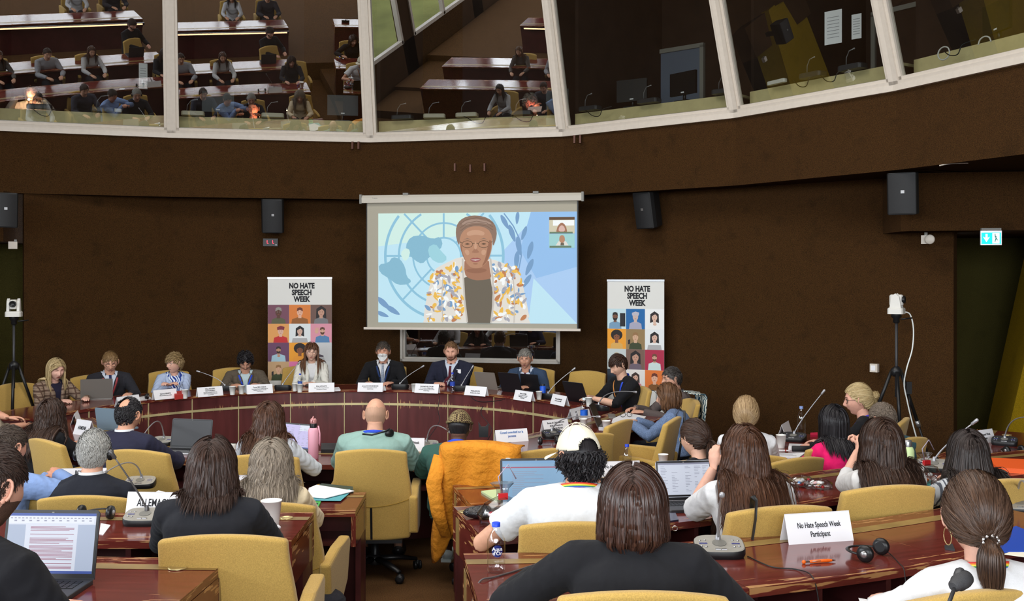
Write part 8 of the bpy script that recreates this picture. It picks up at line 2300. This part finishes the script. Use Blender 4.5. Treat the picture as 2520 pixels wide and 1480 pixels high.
# jackets and bags on chairs
def drape_jacket():
 c = [o for o in bpy.data.objects if o.get('label', '').startswith('mustard chair with an orange jacket')][0]
 M = Matrix.Translation(c.location) @ Matrix.Rotation(c.rotation_euler.z, 4, 'Z')
 b = MB(); nx, nz = 26, 30; vs = []
 for j in range(nz+1):
  v = j/nz
  for i in range(nx+1):
   u =-1+2*i/nx
   if v<.14: y =-.36+.16*(1-v/.14)+0; z = .985+.01*math.sin(v/.14*PI)
   else:
    z = .985-(v-.14)/.86*(.60+.22*(u<-.45)*smoothstep((-u-.45)/.5)+.12*(u>.6)); y =-.365+(.97-z)*.16
   fold = .016*math.sin(u*9+v*4)*smoothstep(v*3)+.010*math.sin(u*19-v*7)*v
   w_ = .275+.03*smoothstep(v*1.4)+(.06*smoothstep((v-.4)*2))
   wrap = .05*max(0, abs(u)-.85)/.15
   vs.append((u*w_, y-fold-.012+wrap, z-.03*u*u))
 b.add(vs, [(j*(nx+1)+i, j*(nx+1)+i+1, (j+1)*(nx+1)+i+1, (j+1)*(nx+1)+i) for j in range(nz) for i in range(nx)], 0, True)
 OJ = mat('jacket orange', rgb(210, 134, 28), .85, noise=(200, .05, 2), bump=(22, .7, .03))
 o = b.build('draped_jacket', OJ, None, M, fix=False); s = o.modifiers.new('s', 'SOLIDIFY'); s.thickness = .012
 tag(o, 'orange jacket hung over the chair behind the flat cap', 'jacket')
 b = MB()
 b.tube([(-.27,-.34, .90), (-.30,-.40, .72), (-.27,-.39, .52), (-.22,-.37, .36)], [.05, .055, .05, .035], 12, 0, None, .45, (0, 1, 0)); b.build('sleeve', OJ, o)
drape_jacket()
def strap_over(label_start, name, label, x, w, m):
 c = [o for o in bpy.data.objects if o.get('label', '').startswith(label_start)][0]
 M = Matrix.Translation(c.location) @ Matrix.Rotation(c.rotation_euler.z, 4, 'Z'); b = MB()
 pts = [(x+.02,-.25, .80), (x+.01,-.285, .945), (x,-.31, .985), (x-.005,-.355, .975), (x-.01,-.355, .90), (x-.03,-.33, .70), (x-.05,-.31, .55)]
 b.tube(pts, w, 8, 0, None, .18, (0, 1, 0)); tag(b.build(name, m, None, M), label, 'strap')
strap_over('mustard chair with a black strap', 'bag_strap', 'black bag strap hanging over the chair behind the white t-shirt',-.14, .012, BLACKP)
strap_over('mustard chair behind the blue-grey', 'bag_strap', 'dark bag strap over the chair of the blue-grey sweater', .15, .010, BLACKP)
# patterned scarf on the chair near the wall
c = [o for o in bpy.data.objects if o.get('label', '').startswith('mustard chair behind the brown jacket')][0]
M = Matrix.Translation(c.location) @ Matrix.Rotation(c.rotation_euler.z, 4, 'Z'); b = MB(); vs = []
for j in range(13):
 for i in range(9):
  u =-1+2*i/8; v = j/12; z = .99-max(0, v-.2)*.5; y = (-.24-.12*min(1, v/.2))-.02*math.sin(u*5+v*3)
  vs.append((.05+u*.16, y-.03, z))
b.add(vs, [(j*9+i, j*9+i+1, (j+1)*9+i+1, (j+1)*9+i) for j in range(12) for i in range(8)], 0, True)
o = b.build('scarf', mat_check('scarf teal white', (rgb(30, 66, 84), rgb(214, 218, 206)), 12, 'swirl'), None, M, fix=False); s = o.modifiers.new('s', 'SOLIDIFY'); s.thickness = .008; tag(o, 'teal and white patterned scarf over the chair near the wall', 'scarf')
# backpack on the aisle floor
t = thing('backpack', 'dark backpack standing on the aisle floor beside the left desks', 'backpack', (-1.02, 5.62, 0), .2)
b = MB(); b.rbox((0, 0, .22), (.27, .20, .44), .09, 0, None, 5); o = b.build('bag_body', mat('backpack dark', rgb(30, 30, 38), .85, noise=(60, .15, 2), bump=(20, .5, .02)), t); bevel(o, .03, 3)
b = MB(); b.tube([(-.05,-.10, .42), (-.06,-.125, .30), (-.07,-.12, .10)], .016, 8, 0, None, .3, (0, 1, 0)); b.tube([(.0, .0, .44), (.02,-.02, .48), (.05, .0, .44)], .008, 6); b.build('shoulder_strap', mat('strap grey', rgb(70, 70, 74), .8), t)
b = MB(); b.tube([(.09,-.09, .20), (.115,-.085, .12), (.12,-.08, .03)], .006, 6); b.build('zip', SILVER, t)
# cables
cable('desk_cable', 'thin dark cable sagging over the front of the panel desk', [onz(1155, 972, ZP)+Vector((0,-.03, .01)), at(1168, 985, 12.02), at(1190, 990, 11.95), at(1230, 986, 11.8), onz(1242, 984, ZP)+Vector((0,-.02, .01))], .0045)
cable('desk_cable', 'thin dark cable hanging down the panel front behind the flat cap', [at(1082, 975, 12.3), at(1078, 1010, 12.28), at(1080, 1040, 12.26), at(1050, 1085, 12.2)], .004)
cable('desk_cable', 'thin dark cable looping on the panel front to the right', [at(1188, 1000, 12.02), at(1184, 1020, 12.0), at(1200, 1040, 11.95), at(1210, 1060, 11.9), at(1200, 1084, 11.9)], .004)
cable('desk_cable', 'grey cable lying over the end of the nearest right desk', [onz(1330, 1388, Z2)+Vector((0, 0, .004)), onz(1270, 1408, Z2)+Vector((0, 0, .004)), onz(1215, 1424, Z2)+Vector((0, 0, .004)), onz(1184, 1434, Z2)+Vector((-.004, 0, .004)), onz(1184, 1434, Z2)+Vector((-.03,-.02,-.06)), onz(1184, 1434, Z2)+Vector((-.05,-.06,-.2))], .0035, mat('cable grey', rgb(90, 84, 84), .5))
cable('desk_cable', 'thin dark cable running from the big microphone across the desk', [onz(1740, 1392, Z2)+Vector((0, 0, .004)), onz(1760, 1410, Z2)+Vector((0, 0, .003)), onz(1790, 1436, Z2)+Vector((0, 0, .003)), onz(1802, 1448, Z2)+Vector((0,-.0, .003))], .003)
cable('desk_cable', 'thin dark cable running right across the nearest desk and over its edge', [onz(1840, 1372, Z2)+Vector((0, 0, .003)), onz(1900, 1398, Z2)+Vector((0, 0, .003)), onz(1960, 1404, Z2)+Vector((0, 0, .003)), onz(2000, 1424, Z2)+Vector((0,-.005, .003)), onz(2002, 1428, Z2)+Vector((.01,-.05,-.1)), onz(2005, 1430, Z2)+Vector((.02,-.06,-.22))], .0025)
cable('headphone_cable', 'thin cable running from the foreground headphones over the desk edge', [onz(2186, 1366, Z2)+Vector((0, 0, .01)), onz(2210, 1386, Z2)+Vector((0, 0, .003)), onz(2222, 1404, Z2)+Vector((0,-.02,-.01)), onz(2222, 1404, Z2)+Vector((.0,-.04,-.2))], .002)

# ------------------------------------------------------------- BOOTH CONTENTS
def bx_(i, u, back=.06, dz=0.0): return facet(i, u, ZC+dz, back)
def monitor(label, i, u, turn=0, w=.42, h_=.28):
 t = thing('monitor', label, 'monitor', bx_(i, u, .25), facet_rz(i)+turn, 'black monitors in the booths')
 MB().box((0, 0, .08+h_/2), (w, .035, h_)).build('screen_housing', BLACKP, t); MB().box((0, .04, .10+h_/2), (w*.6, .05, h_*.6)).build('back_bulge', BLACKP, t); MB().tube([(0, .02, .0), (0, .02, .12)], .02, 8).build('stand', BLACKP, t); MB().box((0, .02, .005), (.2, .16, .01)).build('stand_foot', BLACKP, t); MB().box((0,-.0185, .11), (.05, .002, .015)).build('maker_label', PAPER, t)
def console(label, i, u, pale=False, turn=0, back=.10):
 t = thing('interpreter_console', label, 'console', bx_(i, u, back), facet_rz(i)+turn, 'interpreter consoles on the booth counters'); c_ = TAN if pale else BLACKP
 b = MB(); b.rbox((0, 0, .03), (.30, .14, .055), .03); b.build('housing', mat('console cream', rgb(196, 188, 166), .5) if pale else DARKG, t)
 b = MB(); b.tube([(-.08, 0, .055), (-.07,-.01, .14), (-.02,-.03, .20), (.06,-.05, .21)], .005, 6); b.ball((.06,-.05, .21), .010, 8); b.build('gooseneck', MICN, t)
console('cream console under the lamp in the left booth', 0, .93, True); console('dark console in the left booth', 1, .28); console('second dark console in the left booth', 1, .62)
monitor('black monitor at the left of the second booth', 2, .22); monitor('black monitor at the right of the second booth', 2, .86); console('cream console before the lit face in the second booth', 2, .50, True, 0, .08); console('cream console at the left of the second booth', 2, .10, True)
console('dark console at the left of the middle booth', 3, .16); console('cream console in the centre of the middle booth', 3, .50, True); console('low cream console left of the centre in the middle booth', 3, .33, True, .2); console('dark console before the reader with grey curls', 3, .78); monitor('black monitor beside the reader with grey curls', 3, .95, .2, .3)
monitor('large black monitor in the booth right of the screen', 4, .36, .15); monitor('second black monitor in the booth right of the screen', 4, .66,-.2); console('dark console at the left of the booth right of the screen', 4, .14); console('console between the monitors right of the screen', 4, .5); console('dark console at the right end of the booth right of the screen', 4, .92)
console('dark console in the second booth from the right', 5, .72); console('dark console left of the centre in the second booth from the right', 5, .48); monitor('black monitor in the far right booth', 6, .42,-.3)
def stripb(label, i, u, turn=0): strip_('power_strip', label, bx_(i, u,-.155+.22, .002), facet_rz(i)+turn, 4, .28)
stripb('white power strip on the left booth counter', 1, .66, .05); stripb('white power strip on the second booth from the right', 5, .26,-.1); stripb('white power strip in the far right booth among cables', 6, .75, .1)
for i, u, lb in ((1, .30, 'left booth'), (3, .56, 'middle booth'), (3, .80, 'middle booth beside the reader'), (4, .2, 'booth right of the screen'), (5, .45, 'second booth from the right'), (5, .62, 'second booth from the right beside the console'), (6, .30, 'far right booth')):
 P = [bx_(i, u-.08, .06, .01), bx_(i, u-.05, .0, .0)+Vector((0, 0,-.02)), bx_(i, u-.01,-.015,-.09), bx_(i, u+.03,-.01,-.10), bx_(i, u+.05, .0,-.02), bx_(i, u+.09, .06, .012)]
 cable('booth_cable', 'black cable hanging over the counter of the '+lb, P, .005)
for k in range(2): cable('booth_cable', ['white coiled cable in the far right booth', 'thin white cable across the far right booth counter'][k], [bx_(6, .26+.03*math.cos(a)+k*.2,-.01,-.06+.06*math.sin(a)) for a in [2*PI*q/8 for q in range(9-4*k)]], .007, CAMW)
for i, u, w_, h_, lb in ((1, .84, .11, .34, 'white notice sheet inside the left booth window'), (5, .56, .2, .36, 'printed notice sheet in the window of the second booth from the right'), (5, .70, .11, .26, 'narrow notice sheet in the second booth from the right')):
 t = thing('notice_sheet', lb, 'notice', bx_(i, u, .22, .35), facet_rz(i)+.2, 'notice sheets in the booths'); MB().box((0, 0, h_/2), (w_, .002, h_)).build('page', PAPER, t)
 b = MB()
 for q in range(7): b.box((0,-.0015, h_*(.2+.1*q)), (w_*.7, .0006, .006))
 b.build('print', SCRG if False else mat('grey print', rgb(150, 150, 156), .7), t)
# door frame at the back of the second booth from the right and the next one
for i, u, lb in ((5, .30, 9), (4, .12, 10)):
 t = struct(thing('door_%d'%lb, '', '', facet(i, u, 3.42, 2.26), facet_rz(i))); del t['label']; del t['category']
 b = MB()
 for x in (-.45, .45): b.box((x, 0, 1.0), (.06, .06, 2.0))
 b.box((0, 0, 2.0), (.96, .06, .06)); b.build('door_frame', mat('door frame grey', rgb(160, 156, 148), .6), t)
 MB().box((0, .02, 1.0), (.84, .03, 1.96)).build('door_leaf', DARKB if i==5 else mat('door grey blue', rgb(120, 130, 150), .6), t)
# interpreters
def bhead(i, px, py): 
 # depth where the ray through px meets the line .55 m behind the sill
 a = facet(i, 0, 0, .72); c = facet(i, 1, 0, .72); k = (px-1260)/F
 t_ = (k*a.y-a.x)/((c.x-a.x)-k*(c.y-a.y)); return (px, py, a.y+(c.y-a.y)*t_)
H = bhead(0, 80, 205) if 80<0 else bhead(1, 80, 205)
person('interpreter with dark hair and glasses lit by a small lamp in the left booth', bhead(1, 78, 206), 3.42+.12, 200, male=False, det=0, pitch=10, skin=(222, 170, 150), cloth=cloth((236, 220, 210)), glasses=SPEC2, hair=h('fall', DB, len=.3, n=160), deskh=.86)
person('interpreter with black hair facing the room in the second booth', bhead(2, 622, 246), 3.42+.02, 186, male=False, det=0, pitch=16, down=True, skin=(224, 150, 124), cloth=BLACK, hair=h('back', BKH, tie=(0,-.11, 0), tail=.1, n=160), deskh=.86)
person('interpreter with grey curly hair reading papers in the middle booth', bhead(3, 1303, 230), 3.42+.05, 170, male=False, det=0, pitch=30, down=True, skin=(226, 150, 130), cloth=cloth((70, 40, 40)), hair=h('curly', GRY_, len=.12, wave=.012, n=300, vol=.03), hairtop=.025, deskh=.86, handR=(-.08, .30, .98))
t = thing('paper_stack', 'papers held up by the reader in the middle booth', 'paper', bx_(3, .845, .12, .03), facet_rz(3)-.2); MB().box((0, 0, .045), (.20, .01, .085), R=Matrix.Rotation(-.5, 3, 'X')).build('page', mat('paper warm', rgb(240, 200, 190), .7), t)
def booth_lamp(label, i, px, py, power, col, back=.42, vis=True):
 H = bhead(i, px, py); p = at(px, py, H[2]-.12); t = thing('desk_lamp', label, 'lamp', (p.x, p.y, ZC), 0, 'small reading lamps in the booths')
 hh = max(.03, p.z-ZC)
 MB().lathe([(.05, 0), (.05, .012), (.006, .016), (.006, hh)], 12).build('lamp_stand', BLACKP, t)
 MB().ball((0, 0, hh), .016 if vis else .008, 10).build('bulb', mat('bulb %s'%vis, (1, .7, .4), .5, emit=(1, .72, .42), es=14 if vis else 8), t)
 l = bpy.data.lights.new('reading_lamp', 'POINT'); l.energy = power; l.color = col; l.shadow_soft_size = .03; o = bpy.data.objects.new('reading_lamp', l); COL.objects.link(o); o.location = (p.x, p.y-.0, p.z+.02)
booth_lamp('lit reading lamp in the left booth', 1, 71, 245, 3.5, (1, .62, .35)); booth_lamp('reading lamp before the face in the second booth', 2, 640, 288, 2.2, (1, .5, .28), vis=False); booth_lamp('reading lamp beside the grey-curled reader', 3, 1322, 284, 2.5, (1, .36, .24), vis=False)
booth_lamp('small lamp right of the second booth face', 2, 706, 272, .4, (1, .55, .3), vis=False)
# warm light strip on the back desk front that mirrors in the booth glass
t = thing('light_strip', 'long warm light strip along the back desk front mirrored in the booth window', 'light strip', (-3.2, 2.02, 1.12), 0)
MB().box((0, 0, 0), (4.6, .04, .06)).build('light_housing', BLACKP, t); MB().box((0, .024, 0), (4.5, .01, .03)).build('light_diffuser', mat('warm strip', (1, .6, .3), .5, emit=(1, .55, .3), es=6), t)

# ------------------------------------------------------------- people seen only in the booth glass
for k, (x, y, fl, c_, hm, lb) in enumerate(((-3.35, 5.75, 0, (60, 60, 70), DB, 'grey top in the second left row'), (-4.3, 6.0, 0, (200, 204, 208), BKH, 'white top in the second left row'), (-4.4, 8.2, 0, (190, 190, 196), DB, 'pale top at the far left of the inner ring'),
  (-2.75, 4.2, TIER1, (214, 214, 214), CHN, 'white top in the third left row'), (-3.65, 4.2, TIER1, (150, 150, 156), DB, 'grey shirt in the third left row'), (-2.1, .75, TIER3, (210, 212, 216), BKH, 'white shirt in the back row'), (-1.2, .7, TIER3, (50, 50, 56), GRY_, 'dark suit in the back row'), (-4.6, 4.2, TIER1, (90, 84, 80), BRN, 'brown jacket in the third left row'))):
 H_ = (1260+x/y*F, HY+(CAMZ-fl-1.27)/y*F, y)
 person('person with '+lb+', only reflected', H_, fl, random.uniform(-10, 10), det=0, male=k%2==0, cloth=cloth(c_), hair=h('short' if k%2==0 else 'fall', hm, len=.03 if k%2==0 else .45, n=160), deskh=.72)
 chair(x, y-.12, fl, 0, 'mustard chair of the '+lb+', only reflected', G1)
